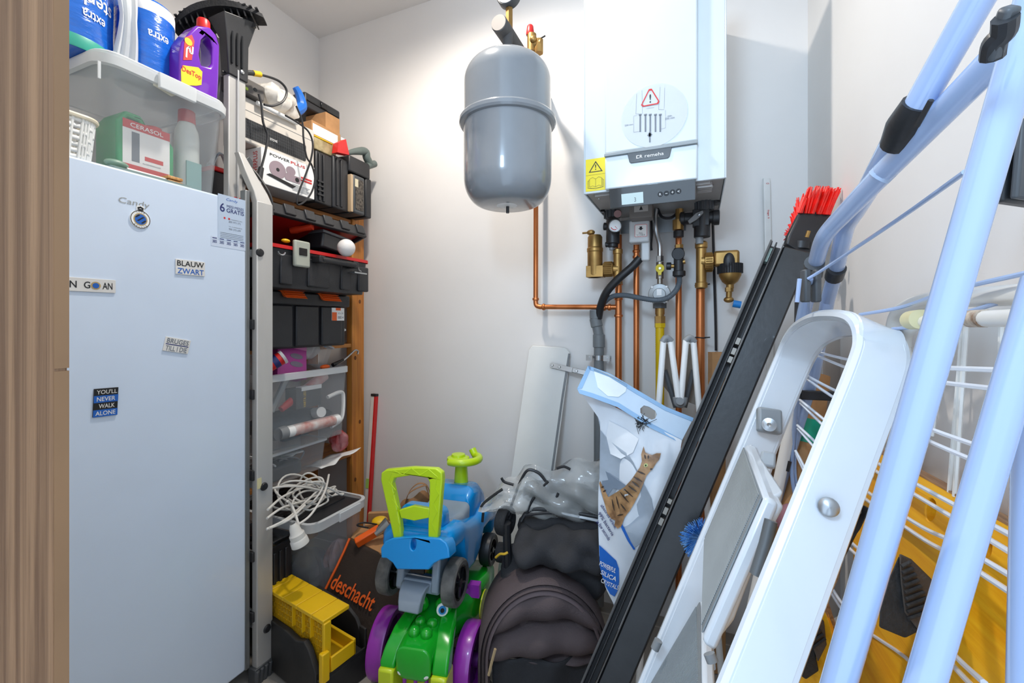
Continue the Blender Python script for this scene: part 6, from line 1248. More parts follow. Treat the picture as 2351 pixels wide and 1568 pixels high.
for L_ in (((1110, 1155), (1118, 1140), (1140, 1122), (1160, 1108)), ((1173, 1165), (1185, 1130), (1198, 1095), (1216, 1066), (1240, 1072), (1256, 1090)), ((1214, 1162), (1222, 1140), (1240, 1112), (1262, 1090)), ((1210, 1165), (1260, 1160), (1300, 1164)), ((1280, 1062), (1296, 1058), (1310, 1064)), ((1283, 1166), (1276, 1140), (1284, 1115)), ((1185, 1098), (1165, 1092), (1158, 1083)), ((1118, 1160), (1116, 1180))):
    M().tube(smooth([FRc.hit(*q_) + FRc.n * .055 for q_ in L_], 6), .0045, 6).build('black_piping', BLK, t)
crumple('dark_bundle', 'dark fabric bundle under the transparent rain cover', 'cloth', dp(1300, 1140, 1.40), .14, .05, .045, pm('dull_dark', '4A4A48', .8, col2='26262A'), 21)
# ================================================================= litter bag
t = thing('litter_bag', 'white and light blue plastic litter bag printed with a cat, leaning before the copper pipes', 'bag', cw(.30, 1.12, .3))
FBG = Fpx(dp(1372, 1120, 1.19), dp(1535, 1150, 1.10), dp(1378, 960, 1.20)); sF = 1 if (CAM - FBG.o).dot(FBG.n) > 0 else -1
rows = [((1328, 893), (1566, 1010)), ((1350, 925), (1563, 1030)), ((1378, 965), (1556, 1075)), ((1381, 1050), (1545, 1130)), ((1375, 1120), (1540, 1190)), ((1373, 1200), (1530, 1260)), ((1376, 1280), (1515, 1320)), ((1390, 1350), (1500, 1385)), ((1412, 1392), (1480, 1430)), ((1425, 1480), (1470, 1500))]
def bulge(px, py):
    u = (px - 1375) / 170; v = (py - 960) / 450; u = min(max(u, 0), 1); v = min(max(v, 0), 1)
    return .022 * sin(pi * u) * sin(pi * min(v + .1, 1)) + .0025 * sin(14 * u + 6 * v) + .002 * sin(20 * v - 8 * u)
def S(px, py, off=0): return FBG.hit(px, py) + FBG.n * sF * (bulge(px, py) + off)
def bagfn(back):
    def fn(u, v):
        k = v * (len(rows) - 1); i = min(int(k), len(rows) - 2); f = k - i; L = Vector(rows[i][0]).lerp(Vector(rows[i + 1][0]), f); R = Vector(rows[i][1]).lerp(Vector(rows[i + 1][1]), f); q = L.lerp(R, u)
        e = sin(pi * u) ** .5 * sin(pi * min(max(v, .0), 1)) ** .5 if 0 < u < 1 and 0 < v < 1 else 0
        return S(q.x, q.y) if not back else FBG.hit(q.x, q.y) - FBG.n * sF * .07 * e
    return fn
BAGW = pm('bag_white', 'DDE3EA', .25, coat=.3, var=.05, vs=7, bump=.25, bs=9)
m = M(); m.grid(bagfn(False), 26, 44).grid(bagfn(True), 16, 20); m.build('bag_body', BAGW, t, fixn=False, angle=1.2)
class PxPlane:     # lay flat print on the bag surface
    def __init__(s, off): s.off = off
    def pt(s, a, b, c=0.0): return S(a, b, s.off + c)
def pprint(name, pts, mat, off=.002):
    m = M(); P = PxPlane(off); loops = [[Vector((a, b, 0)) for a, b in pts]]; A = [m.v(P.pt(a, b)) for a, b in pts]
    for tr_ in geometry.tessellate_polygon(loops): m.f([A[i] for i in tr_])
    m.bm.faces.ensure_lookup_table(); bmesh.ops.triangulate(m.bm, faces=m.bm.faces); 
    for _ in range(2):
        bmesh.ops.subdivide_edges(m.bm, edges=[e for e in m.bm.edges if e.calc_length() > .015], cuts=1)
    return m.build(name, mat, t, fixn=False)
pprint('grey_mountain', [(1380, 985), (1392, 1000), (1412, 1012), (1440, 1030), (1460, 1058), (1480, 1100), (1500, 1140), (1505, 1180), (1490, 1230), (1462, 1250), (1440, 1210), (1400, 1180), (1378, 1120)], pm('print_greyblue', 'A9B4C0', .3, coat=.2, var=.12, vs=12), .0035)
pprint('grey_mountain_peak', [(1385, 1075), (1395, 1078), (1420, 1095), (1445, 1110), (1440, 1120), (1410, 1118), (1395, 1140), (1384, 1120)], pm('print_slate', '7C8A9A', .3, coat=.2), .0045)
pprint('white_swoosh', [(1400, 965), (1440, 985), (1470, 1005), (1458, 1035), (1430, 1050), (1405, 1040), (1395, 1000)], pm('print_white', 'E6EBF0', .25, coat=.3), .0045)
FUR = pm('print_fur', 'B98F62', .35, col2='6A4A2C', vs=30, coat=.2); FURD = pm('print_fur_dark', '3A2A1E', .35, coat=.2)
pprint('cat_print', [(1481, 1022), (1485, 1036), (1493, 1040), (1500, 1042), (1510, 1038), (1520, 1038), (1516, 1052), (1508, 1062), (1502, 1072), (1496, 1078), (1488, 1088), (1482, 1105), (1474, 1125), (1462, 1148), (1452, 1165), (1440, 1180), (1433, 1200), (1424, 1206), (1416, 1200), (1418, 1188), (1408, 1186), (1398, 1175), (1392, 1155), (1386, 1135), (1378, 1108), (1380, 1102), (1390, 1120), (1400, 1138), (1416, 1128), (1440, 1112), (1456, 1095), (1466, 1080), (1474, 1068), (1478, 1055), (1476, 1040)], FUR, .006)
for L_ in (((1462, 1088), (1480, 1100)), ((1458, 1098), (1474, 1112)), ((1450, 1108), (1468, 1122)), ((1440, 1116), (1460, 1134)), ((1430, 1124), (1450, 1146)), ((1420, 1134), (1428, 1160)), ((1410, 1142), (1416, 1166)), ((1432, 1150), (1444, 1164)), ((1384, 1116), (1390, 1114)), ((1388, 1126), (1395, 1122)), ((1424, 1176), (1438, 1172)), ((1470, 1076), (1486, 1084)), ((1484, 1040), (1486, 1050)), ((1492, 1042), (1492, 1050))):
    (xa, ya), (xb, yb) = L_; d_ = Vector((xb - xa, yb - ya)).normalized(); n_ = Vector((-d_.y, d_.x)) * 2.0; pprint('cat_stripe', [(xa + n_.x * .4, ya + n_.y * .4), ((xa + xb) / 2 + n_.x, (ya + yb) / 2 + n_.y), (xb + n_.x * .3, yb + n_.y * .3), (xb - n_.x * .3, yb - n_.y * .3), ((xa + xb) / 2 - n_.x, (ya + yb) / 2 - n_.y), (xa - n_.x * .4, ya - n_.y * .4)], FURD, .0085)
pprint('cat_eye', ell(1487, 1064, 4.2, 4.2, 12), pm('print_eye', 'C9D28A', .3), .0088); pprint('cat_pupil', ell(1487, 1064, 1.8, 2.2, 10), INKB, .0105)
pprint('cat_nose', ell(1499, 1073, 3, 2.2, 10), FURD, .0088)
pprint('blue_blob', [(1376, 1250), (1392, 1262), (1405, 1272), (1418, 1282), (1424, 1300), (1424, 1330), (1420, 1352), (1412, 1368), (1402, 1362), (1392, 1345), (1384, 1325), (1378, 1300)], pm('print_blue', '1566C2', .3, coat=.3), .0035)
pprint('blue_stripe', [(1432, 1192), (1440, 1205), (1452, 1235), (1463, 1255), (1458, 1256), (1446, 1235), (1434, 1208), (1429, 1196)], pm('print_blue', '1566C2', .3), .0045)
def ptext(name, s, cx, cy, w, h, rot, mat, off=.005):
    m = M(); m.text(Fr((0, 0, 0), (1, 0, 0), (0, 1, 0)), s, 0, 0, w, h, 0, rot=0, bold=.01)
    for v in m.bm.verts:
        x, y = v.co.x, -v.co.y; v.co = S(cx + x * cos(rot) - y * sin(rot), cy + x * sin(rot) + y * cos(rot), off)
    m.build(name, mat, t, fixn=False)
for s_, cx_, cy_, w_ in (('absorbs urine,', 1401, 1182, 62), ('99% bacteria', 1394, 1200, 60), ('in few seconds', 1387, 1216, 50)): ptext('blue_lettering', s_, cx_, cy_, w_, 9, radians(54), INKN)
for s_, cy_, w_ in (('POWERFUL', 1298, 42), ('SILICA', 1318, 40), ('CRYSTALS', 1338, 44)): ptext('white_lettering', s_, 1398 + (cy_ - 1298) * .1, cy_, w_, 11, radians(20), PAPER)
# top strip with the carry hole
FT_ = Fpx(dp(1325, 893, 1.19), dp(1566, 1010, 1.10), dp(1350, 840, 1.22)); sT = 1 if (CAM - FT_.o).dot(FT_.n) > 0 else -1
def tp(*P): return [FT_.px(*q_) for q_ in P]
hole = tp((1470, 938), (1478, 931), (1490, 934), (1504, 943), (1508, 952), (1504, 961), (1496, 964), (1480, 955), (1470, 948))
M().plate(FT_, tp((1325, 893), (1350, 840), (1400, 858), (1470, 900), (1530, 935), (1592, 960), (1566, 1010), (1500, 975), (1420, 925), (1360, 903)), -.001, .001, [hole]).build('top_strip', pm('print_pale_blue', 'B9CFE4', .22, coat=.4, var=.05), t)
SBL = pm('print_sky', '86AFD6', .25, coat=.3)
o1, o2 = (.0012, .0022) if sT > 0 else (-.0022, -.0012)
M().plate(FT_, tp((1350, 840), (1400, 858), (1470, 900), (1530, 935), (1592, 960), (1589, 968), (1527, 943), (1466, 908), (1398, 866), (1353, 849)), o1, o2).plate(FT_, tp((1325, 893), (1350, 840), (1358, 843), (1336, 892)), o1, o2).plate(FT_, tp((1325, 893), (1360, 903), (1420, 925), (1500, 975), (1566, 1010), (1563, 1018), (1497, 985), (1417, 935), (1358, 913), (1330, 904)), o1, o2).build('sky_blue_border', SBL, t)
M().plate(FT_, tp((1362, 846), (1400, 860), (1440, 884), (1436, 900), (1420, 912), (1395, 910), (1372, 890)), o1, o2).build('white_moon_print', pm('print_moon', 'DCE7EA', .25, coat=.3), t)
tf = M()
rnd = random.Random(9)
for i in range(46):
    a_ = rnd.uniform(-2.6, -.2) if i % 3 else rnd.uniform(0, 3); L_ = rnd.uniform(8, 24); x0_, y0_ = 1476 + rnd.uniform(-12, 14), 968 + rnd.uniform(-6, 8)
    tf.tube([S(x0_, y0_, .004), S(x0_ + L_ * cos(a_), y0_ + L_ * .8 * abs(sin(a_)) * (1 if i % 2 else -1), .008)], .0008, 4)
tag(tf.build('dark_hair_print', INKB, t), kind='stuff')
# ================================================================= folded white rack before the pipes
t = thing('folded_rack', 'folded white tube rack with grey caps making a W shape before the pipes', 'rack', Vector((dp(1560, 900, 1.3).x, dp(1560, 900, 1.3).y, 0)))
zc_ = 1.30
T_ = [((1523, 783), (1512, 935)), ((1539, 781), (1558, 920)), ((1575, 781), (1563, 920)), ((1592, 783), (1606, 950))]
for i, (a_, b_) in enumerate(T_):
    p0, p1 = dp(*a_, zc_), dp(*b_, zc_ - .02)
    if i in (0, 3): p1 = p0 + (p1 - p0) * ((p0.z - .01) / (p0.z - p1.z))
    M().tube([p0, p1], .0088, 14).build('white_tube', PAPER, t)
for a_, b_, c_ in (((1521, 786), (1530, 775), (1541, 784)), ((1573, 784), (1584, 775), (1594, 786))): M().tube(smooth([dp(*a_, zc_), dp(*b_, zc_), dp(*c_, zc_)], 5), .0098, 12).build('grey_cap', GRY, t)
M().tube(smooth([dp(1551, 912, zc_ - .02), dp(1554, 926, zc_ - .02), dp(1561, 930, zc_ - .02), dp(1569, 926, zc_ - .02), dp(1572, 912, zc_ - .02)], 5), .009, 12).cyl(dp(1561, 921, zc_ - .035), dp(1561, 921, zc_), .011, n=16).build('grey_joint', GRY, t)
for a_, b_ in (((1526, 850), (1552, 935)), ((1592, 850), (1571, 935))): M().tube([dp(*a_, zc_ + .03), dp(*b_, zc_ + .02)], .008, 10).build('grey_strut', DGRY, t)
TP = pm('taupe_cloth', '8D857B', .7)
for P_ in (((1526, 790), (1537, 790), (1555, 905), (1550, 920), (1518, 880)), ((1578, 790), (1588, 790), (1598, 930), (1572, 920), (1566, 905))): M().plate(Fr(dp(1560, 850, zc_ + .05), cdir(1, 0), (0, 0, 1)), [Fr(dp(1560, 850, zc_ + .05), cdir(1, 0), (0, 0, 1)).px(*q_) for q_ in P_], 0, .002).build('folded_cloth', TP, t)
# ================================================================= white panel with metal bar
ta, tb_ = onY(1217, 795, 1.70), onY(1303, 803, 1.70); bl_ = onY(1178, 1045, 1.62); FPn = Fr(ta, tb_ - ta, ta - bl_)
t = thing('white_board', 'white rounded board leaning on the back wall with a metal bar screwed on', 'panel', bl_)
def pp_(*P): return [FPn.px(*q_) for q_ in P]
aL = FPn.px(1160, 1180); aR = FPn.px(1252, 1200); zz = (aL[1] + aR[1]) / 2; low = FPn.pt(0, zz).z; zz2 = zz - low / FPn.v.z
M().plate(FPn, pp_((1222, 793), (1290, 797), (1301, 800), (1307, 808), (1308, 820)) + [(FPn.px(1254, 1180)[0] - (zz - zz2) * .0, zz2), (FPn.px(1158, 1180)[0], zz2)] + pp_((1215, 800),), -.012, 0).build('board', pm('board_white', 'E2E2DE', .35, var=.02), t, bev=.004)
M().tube([FPn.hit(1307, 812) , FPn.hit(1290, 920), FPn.hit(1270, 1062), FPn.hit(1254, 1180)], .0045, 8).build('grey_edging', GRY, t)
e0, e1 = FPn.hit(1265, 838) + FPn.n * -.004 * -1, FPn.hit(1348, 858); FBr = Fr(e0 + FPn.n * .004, e1 - e0, FPn.v); Lb_ = (e1 - e0).length
M().plate(FBr, rr2(Lb_ * .32, 0, Lb_ * .66, .020, .009), 0, .004).build('metal_bar', STL, t, bev=.001); M().fbox(FBr, Lb_ * .62, Lb_ * 1.1, -.009, .011, .0, .012).build('bar_end', STL, t, bev=.002)
for f_ in (.06, .26, .74): M().lathe([(0, .003), (.004, .003), (.006, 0)], FBr.pt(Lb_ * f_, 0, .004 if f_ < .5 else .012), FBr.n, 14, False).build('bar_screw', pm('zinc', 'D4D8DA', .3, .8), t)
# ================================================================= black leaning boards
MB_ = pm('black_board', '1B1C1E', .38, var=.2, vs=18, coat=.15, bump=.04)
top_l, top_r = dp(1768, 553, 1.09), dp(1865, 560, 1.05); bot_l, bot_r = dp(1362, 1500, 1.02), dp(1482, 1500, .97)
Ldir = (bot_l - top_l); 
def bpt(s, px_s): return top_l.lerp(bot_l, s).lerp(top_r.lerp(bot_r, s), px_s)
Lfull = (top_l.z - .02) / (top_l.z - bot_l.z); FBo = Fr(bot_l, top_l - bot_l, top_r - top_l)
sN = 1 if (CAM - FBo.o).dot(FBo.n) > 0 else -1
def loc(p): q = p - FBo.o; return (q.dot(FBo.u), q.dot(FBo.v))
tlen = (top_l - bot_l).length; down = -(bot_l.z - .02) / FBo.u.z
W_ = (top_r - top_l).length * 1.0
def nb(m, u0, u1, v0, v1, c0, c1): a_, b_ = sorted((sN * c0, sN * c1)); return m.fbox(FBo, u0, u1, v0, v1, a_, b_)
t = thing('black_board', 'long black metal faced board with broad flat front, leaning towards the right wall corner', 'board', FBo.pt(down, W_ / 2), 'long black leaning boards')
m = M(); nb(m, down, tlen - .004, W_ * .36, W_ * 1.06, -.02, .0); m.build('board_face', MB_, t, bev=.004)
m = M(); nb(m, down, tlen - .002, W_ * .33, W_ * .36, -.022, .006); m.build('board_edge', pm('edge_grey', '4C4A48', .5), t)
t = thing('black_board', 'narrow black channel profile lying against the left edge of the broad black board', 'profile', FBo.pt(down, 0), 'long black leaning boards')
m = M(); nb(m, down, tlen, 0, .006, -.03, .004); nb(m, down, tlen, W_ * .15, W_ * .19, -.03, .002); nb(m, down, tlen, 0, W_ * .31, -.034, -.028); m.build('channel', BLK, t, bev=.001)
m = M(); nb(m, down, tlen + .001, .0, .004, .004, .006); m.build('worn_edge', pm('edge_grey', '4C4A48', .5), t)
for c_, s_ in ((.72, .03), (.745, .03), (.70, .028), (.335, .03), (.31, .03), (.36, .02)):
    m = M(); nb(m, tlen * c_, tlen * c_ + s_ * .55, W_ * .20, W_ * .30, -.02, .001 + .001 * s_); m.build('steel_hook', pm('dull_steel', '8F8B84', .5, .5), t)
m = M(); nb(m, tlen - .05, tlen - .012, W_ * .035, W_ * .13, -.028, -.012); m.build('white_tag', pm('greenish_tag', 'B9CFC4', .5), t)
# red broom
BR = dp(1845, 520, 1.11); t = thing('broom', 'broom standing head up with red bristles and black head in the right corner', 'broom', BR)
hu, hv = cdir(1.0, .05), (dp(1900, 440, 1.27) - dp(1835, 590, 1.27)); FBr2 = Fpx(dp(1808, 552, 1.10), dp(1880, 560, 1.10), dp(1842, 490, 1.11))
def q2(*P): return [FBr2.px(*q_) for q_ in P]
sb = 1 if (CAM - FBr2.o).dot(FBr2.n) > 0 else -1
M().plate(FBr2, q2((1806, 560), (1812, 540), (1836, 492), (1842, 484), (1908, 490), (1912, 500), (1885, 560), (1870, 600)), -.018, .0).build('broom_head', BLK, t, bev=.004)
rnd = random.Random(2)
REDB = pm('red_bristle', 'F21A10', .35, var=.15, vs=40, coat=.3); m = M()
for i in range(110):
    u = rnd.random(); lay = rnd.random(); bx_, by_ = 1838 + 72 * u - 6, 489 + 4 * u; tx, ty = 1850 + 84 * u + rnd.uniform(-4, 4), 430 + rnd.uniform(0, 14) - 4 * sin(pi * u) + (14 if u < .1 else 0)
    a_, b_ = dp(bx_, by_, 1.105 + .05 * lay * (1 - u)), dp(tx - 4, ty, 1.105 + .06 * lay * (1 - u)); m.tube([a_, a_.lerp(b_, .5) + Vector((0, 0, .002)), b_], [.0030, .0032, .0016], 5)
for i in range(70):
    u = rnd.random(); a_ = dp(1808 + 28 * u, 545 - 52 * u, 1.13); b_ = dp(1800 + 34 * u + rnd.uniform(-4, 3), 552 - 96 * u + rnd.uniform(-6, 6), 1.16); m.tube([a_, b_], [.0022, .0013], 5)
tag(m.build('red_bristles', REDB, t), kind='stuff')
M().cyl(dp(1852, 545, 1.075), dp(1857, 530, 1.072), .0045, n=10).build('brass_pin', BRS, t); M().cyl(dp(1838, 572, 1.11), dp(1840, 556, 1.11), .020, n=18).build('handle_socket', BLK, t)
M().tube([dp(1838, 572, 1.115), Vector((.20, 1.20, .02))], .011, 10).build('broom_stick', pm('stick_grey', '5A5A5C', .5), t)
# white pole on the wall
t = thing('white_profile', 'narrow white plastic profile with red print leaning on the back wall behind the black boards', 'profile', onY(1764, 600, 1.70)); a_, b_ = onY(1762, 408, 1.70), onY(1766, 620, 1.69); FWp = Fr(a_, cdir(1, 0), a_ - b_); LP_ = a_.z / FWp.v.z
M().fbox(FWp, -.012, .010, -LP_ * .98, 0, -.012, 0).build('profile_body', pm('profile_white', 'E9E9E6', .35), t, bev=.002)
M().text(FWp, 'Sage 5', .0, -.125, .030, .007, .0008, rot=-pi / 2, bold=.010).build('red_lettering', INKR, t); M().text(FWp, '<>', .0, -.02, .010, .006, .0008).build('red_mark', INKR, t)
# small cardboard at the pipes
t = M().fbox(Fr(dp(1644, 835, 1.36), cdir(1, 0), (0, 0, 1)), -.012, .03, -(dp(1644, 835, 1.36).z - .003), .035, -.03, 0).build('cardboard_piece', CARD); tag(t, 'small piece of brown cardboard between pipes and black boards', 'cardboard')
# ================================================================= white step ladder (household steps)
SDK = .80
def sd(x, y, z): return dp(x, y, z * SDK)
SW = pm('step_white', 'DCE3EA', .22, coat=.5, var=.03, vs=3); MAT_G = pm('step_grey_mat', '8B9194', .6, bump=.15, bs=300)
R_b, R_t = sd(1738, 1568, .60), sd(2010, 860, .73); L_b, L_t = sd(1515, 1568, 1.05), sd(1812, 850, 1.15)
def ground(p, q): d = (q - p); return p + d * ((.012 - p.z) / d.z)
Rg = ground(R_t, R_b); Lg = ground(L_t, L_b)
nrm = (R_t - R_b).cross(L_t - R_t).normalized()
if nrm.dot(sd(1700, 1200, .8) - CAM) > 0: nrm = -nrm
t = thing('step_ladder', 'white metal household step ladder with rounded top bow and grey ribbed treads', 'step ladder', (Rg + Lg) / 2)
arc = smooth([R_b.lerp(R_t, .7), R_t, sd(2022, 800, .75), sd(2005, 755, .77), sd(1955, 742, .84), sd(1895, 748, .96), sd(1848, 780, 1.08), L_t, L_b.lerp(L_t, .7)], 8)
M().band([Rg, R_b, R_b.lerp(R_t, .35)] + arc + [L_b.lerp(L_t, .35), L_b, Lg], nrm, .056, .018).build('bow_frame', SW, t, bev=.002, angle=.9)
# rolled edges of the bow
for s_ in (-1, 1): M().tube([p + nrm * s_ * .027 for p in [Rg, R_b, R_b.lerp(R_t, .35)] + arc + [L_b.lerp(L_t, .35), L_b, Lg]], .0088, 8).build('rolled_edge', SW, t)
pr = sd(1902, 1164, .62); nv = (CAM - pr).normalized(); side = (R_t - L_t).normalized()
bp_ = (R_b.lerp(R_t, .52)); M().lathe([(.0115, 0), (.011, .003), (.007, .006), (0, .007)], sd(1902, 1164, .652), nv * .6 + side * .4, 20, False).build('rivet', STL, t)
# treads folded against the frame: seen almost edge on
def tread(P, depth, nm):
    P = [sd(*q_) for q_ in P]; F_ = Fr(P[0], P[1] - P[0], P[3] - P[0]); n_ = F_.n if (CAM - P[0]).dot(F_.n) > 0 else -F_.n
    fr = M().hexa([p - n_ * depth for p in P] + [p for p in P]).build(nm + 'frame', SW, t, bev=.006)
    c_ = sum(P, Vector()) / 4; Q = [c_ + (p - c_) * .93 + n_ * .001 for p in P]; mt = M().hexa([p for p in Q] + [p + n_ * .002 for p in Q]).build(nm + 'grey_mat', MAT_G, t)
    m = M(); k_ = 60
    for i in range(k_):
        f0 = (i + .5) / k_; a_ = Q[0].lerp(Q[3], f0); b_ = Q[1].lerp(Q[2], f0); a_, b_ = a_.lerp(b_, .05) + n_ * .0028, a_.lerp(b_, .95) + n_ * .0028; m.tube([a_, b_], .0012, 4)
    tag(m.build(nm + 'mat_ribs', pm('rib_grey', '9BA1A3', .6), t), kind='stuff'); return P, n_
P, n_ = tread(((1610, 1478, .74), (1618, 1238, 1.01), (1712, 1018, 1.10), (1758, 1140, .78)), .02, 'upper_tread_')
tread(((1478, 1600, 1.04), (1612, 1372, 1.03), (1617, 1660, .72), (1560, 1740, .74)), .02, 'lower_tread_')
M().hexa([sd(*q_) for q_ in ((1758, 1150, .79), (1712, 1022, 1.115), (1728, 1018, 1.12), (1800, 1128, .81), (1630, 1500, .745), (1625, 1480, .76), (1640, 1470, .77), (1690, 1420, .76))]).build('tread_side', SW, t, bev=.006)
M().hexa([sd(*q_) for q_ in ((1758, 1140, .78), (1712, 1018, 1.10), (1740, 1025, 1.08), (1803, 1165, .77), (1735, 1190, .79), (1700, 1060, 1.10), (1730, 1060, 1.08), (1775, 1215, .78))]).build('tread_front', SW, t, bev=.006)
M().tube([sd(1770, 1195, .74), sd(1757, 1250, .735), sd(1735, 1320, .73)], .008, 12).build('grey_spring_rod', pm('rod_grey', '6F7375', .5, .4), t)
M().fbox(Fpx(sd(1738, 990, 1.10), sd(1786, 998, 1.09), sd(1748, 948, 1.115)), 0, .045, 0, .05, -.01, .01).build('grey_bracket', pm('bracket_grey', '8C9296', .4), t, bev=.005)
pb3 = sd(1766, 975, 1.075); M().lathe([(.013, 0), (.013, .002), (.009, .003), (.009, .006), (.004, .007), (0, .005)], pb3, (CAM - pb3), 20, False).build('bracket_rivet', STL, t)
M().fbox(Fpx(sd(1745, 1070, 1.0), sd(1770, 1075, .99), sd(1748, 1045, 1.01)), 0, .024, 0, .028, -.01, .008).build('clear_stop', pm('smoke_clear', 'B4BBC0', .2, clear=.3), t, bev=.004)
for a_, b_ in (((1503, 1490, 1.02), (1512, 1470, 1.02)), ((1628, 1500, .72), (1636, 1520, .715))): M().cyl(sd(*a_), sd(*b_), .0075, n=14).build('grey_bush', GRY, t)
# rear legs of the steps, going to the floor
for a_, g_ in ((R_t.lerp(R_b, 1.12), Rg), (L_t.lerp(L_b, .3), Lg)):
    e_ = a_ + (g_ - a_) + nrm * -.10; e_.z = .012; M().tube([a_ - nrm * .03, e_], .010, 10).build('rear_leg', SW, t)
# blue brush
t = thing('blue_brush', 'round blue bristle brush squeezed between black board and white steps', 'brush', dp(1595, 1215, .95)); rnd = random.Random(5)
BB = pm('blue_bristle', '1E78D0', .45, col2='7FB4E4', vs=60); m = M(); cB = dp(1612, 1235, .955)
for i in range(520):
    a_ = rnd.uniform(0, 2 * pi); e_ = rnd.uniform(-.2, 1.0); d_ = cdir(cos(a_), -.3 * abs(sin(a_))) + Vector((0, 0, sin(a_) * 1.15)); d_ = (d_ + cdir(0, -1) * e_ * .5).normalized(); L_ = rnd.uniform(.044, .052)
    m.tube([cB + d_ * .010, cB + d_ * L_], [.0011, .0007], 4)
tag(m.build('blue_bristles', BB, t), kind='stuff'); M().cyl(cB + cdir(0, .02), cB + cdir(.03, .02) + Vector((0, 0, -.3)), .009, n=10).sph(cB, .013).build('brush_handle', pm('brush_white', 'D7E2EE', .4), t)
m = M()
for i in range(26): m.tube([dp(1588 + rnd.uniform(-2, 2), 1372 + rnd.uniform(-6, 6), .915), dp(1570 + rnd.uniform(-4, 20), 1372 + rnd.uniform(-30, 16), .915)], .0008, 4)
tag(m.build('lower_bristles', BB, t), kind='stuff')
# ================================================================= clothes drying rack, close to the camera
RK = pm('rack_white_daylit', 'A3B7DA', .22, coat=.5, var=.02, vs=3)  # white tubes, with the blue of the daylight mixed into the colour
t = thing('drying_rack', 'white tubular clothes drying rack with thin wires, folded upright at the far right', 'drying rack', Vector((.16, .48, 0)))
def tb(name, P, r, n=20, mat=RK): return M().tube(P, r, n).build(name, mat, t)
def gnd(a_, b_): d = b_ - a_; return a_ + d * ((.01 - a_.z) / d.z)
A0, A1 = dp(2358, 60, .255), dp(1925, 1568, .335)
tb('leg', [A0 + (A0 - A1) * .2, A0, A1, gnd(A0, A1)], [.0092, .0092, .0108, .0108])
B0, B1 = dp(2393, 640, .29), dp(2123, 1568, .29)
tb('leg', [B0, B1, gnd(B0, B1)], .0100)
C0 = dp(2368, 1568, .30); tb('leg', [dp(2384, 800, .30), C0, gnd(dp(2384, 800, .30), C0)], .012)
# upper tube one, from top right down to the bend
P_ = [dp(2290, -80, .36), dp(2245, 0, .375), dp(2105, 248, .43)]; tb('upper_tube', P_, .0125)
tb('upper_tube', [dp(2105, 248, .43), dp(2050, 330, .48), dp(1990, 440, .58)] + smooth([dp(1960, 490, .64), dp(1942, 520, .69), dp(1932, 560, .73), dp(1922, 610, .79)], 5) + [dp(1900, 690, .89), dp(1868, 860, .96), dp(1800, 1080, 1.0), dp(1768, 1200, 1.02)], .0125)
M().tube([dp(2112, 236, .426), dp(2080, 285, .445), dp(2058, 330, .467)], [.0150, .0168, .0145], 16).build('black_sleeve', BLK, t); M().tube([dp(2138, 230, .40), dp(2105, 290, .42)], .0025, 6).build('black_clip_edge', BLK, t)
tb('folding_tube', [dp(2300, 120, .355), dp(2030, 395, .50)] + smooth([dp(1915, 515, .66), dp(1895, 540, .69), dp(1882, 570, .73), dp(1872, 610, .78)], 5) + [dp(1850, 700, .89), dp(1828, 800, .95)], .0122)
M().tube([dp(2018, 407, .505), dp(2030, 395, .50), dp(2036, 389, .496)], .0124, 14).build('tube_joint', pm('joint_blue', 'A9BCD6', .3), t)
M().tube(smooth([dp(2278, 132, .245), dp(2284, 98, .24), dp(2304, 74, .235), dp(2308, 40, .23)], 5), .0055, 10).build('black_hook', BLK, t); M().fbox(Fr(dp(2268, 140, .245), dp(2308, 30, .23) - dp(2268, 140, .245), cdir(1, 0)), 0, .026, -.002, .005, -.004, .004).build('black_hook_plate', DGRY, t, bev=.002)
for q_ in (((1842, 694), (1878, 694), (1852, 612)), ((1866, 694), (1880, 694), (1874, 612))): M().fbox(Fpx(*[dp(a_, b_, .76) for a_, b_ in q_]), 0, .011, 0, .057, -.008, .008).build('grey_clamp', DGRY, t, bev=.003)
M().cyl(dp(1870, 603, .765), dp(1865, 632, .80), .0155, n=16).build('clamp_collar', DGRY, t); M().cyl(dp(1921, 616, .79), dp(1915, 636, .815), .0150, n=16).build('clamp_collar', BLK, t)
tb('thin_rod', [dp(1836, 640, .75), dp(1830, 694, .75)], .0035, 8); tb('thin_rod', [dp(1862, 640, .75), dp(1858, 720, .88)], .0035, 8)
tb('thin_rod', smooth([dp(1855, 640, .75), dp(1900, 612, .71), dp(2060, 505, .53), dp(2215, 395, .40)], 5), .0026, 8)
for L_ in (((1975, 722, .68), (2070, 705, .60), (2180, 668, .50), (2351, 628, .40), (2420, 615, .38)), ((2050, 755, .62), (2120, 745, .56), (2351, 678, .42), (2420, 660, .4))): tb('thin_rod', smooth([dp(*q_) for q_ in L_], 6), .0026, 8)
bt = thing('black_case', 'black flat case edge at the extreme right behind the drying rack tube', 'case', dp(2340, 380, .40)); M().fbox(Fr(dp(2308, 462, .40), cdir(.6, .2), dp(2345, 300, .40) - dp(2308, 462, .40)), 0, .06, 0, .075, -.012, .0).build('case_shell', BLK, bt, bev=.003); M().fbox(Fr(dp(2330, 455, .39), cdir(.6, .2), dp(2360, 310, .39) - dp(2330, 455, .39)), 0, .06, 0, .07, -.004, .002).build('grey_face', DGRY, bt, bev=.002)
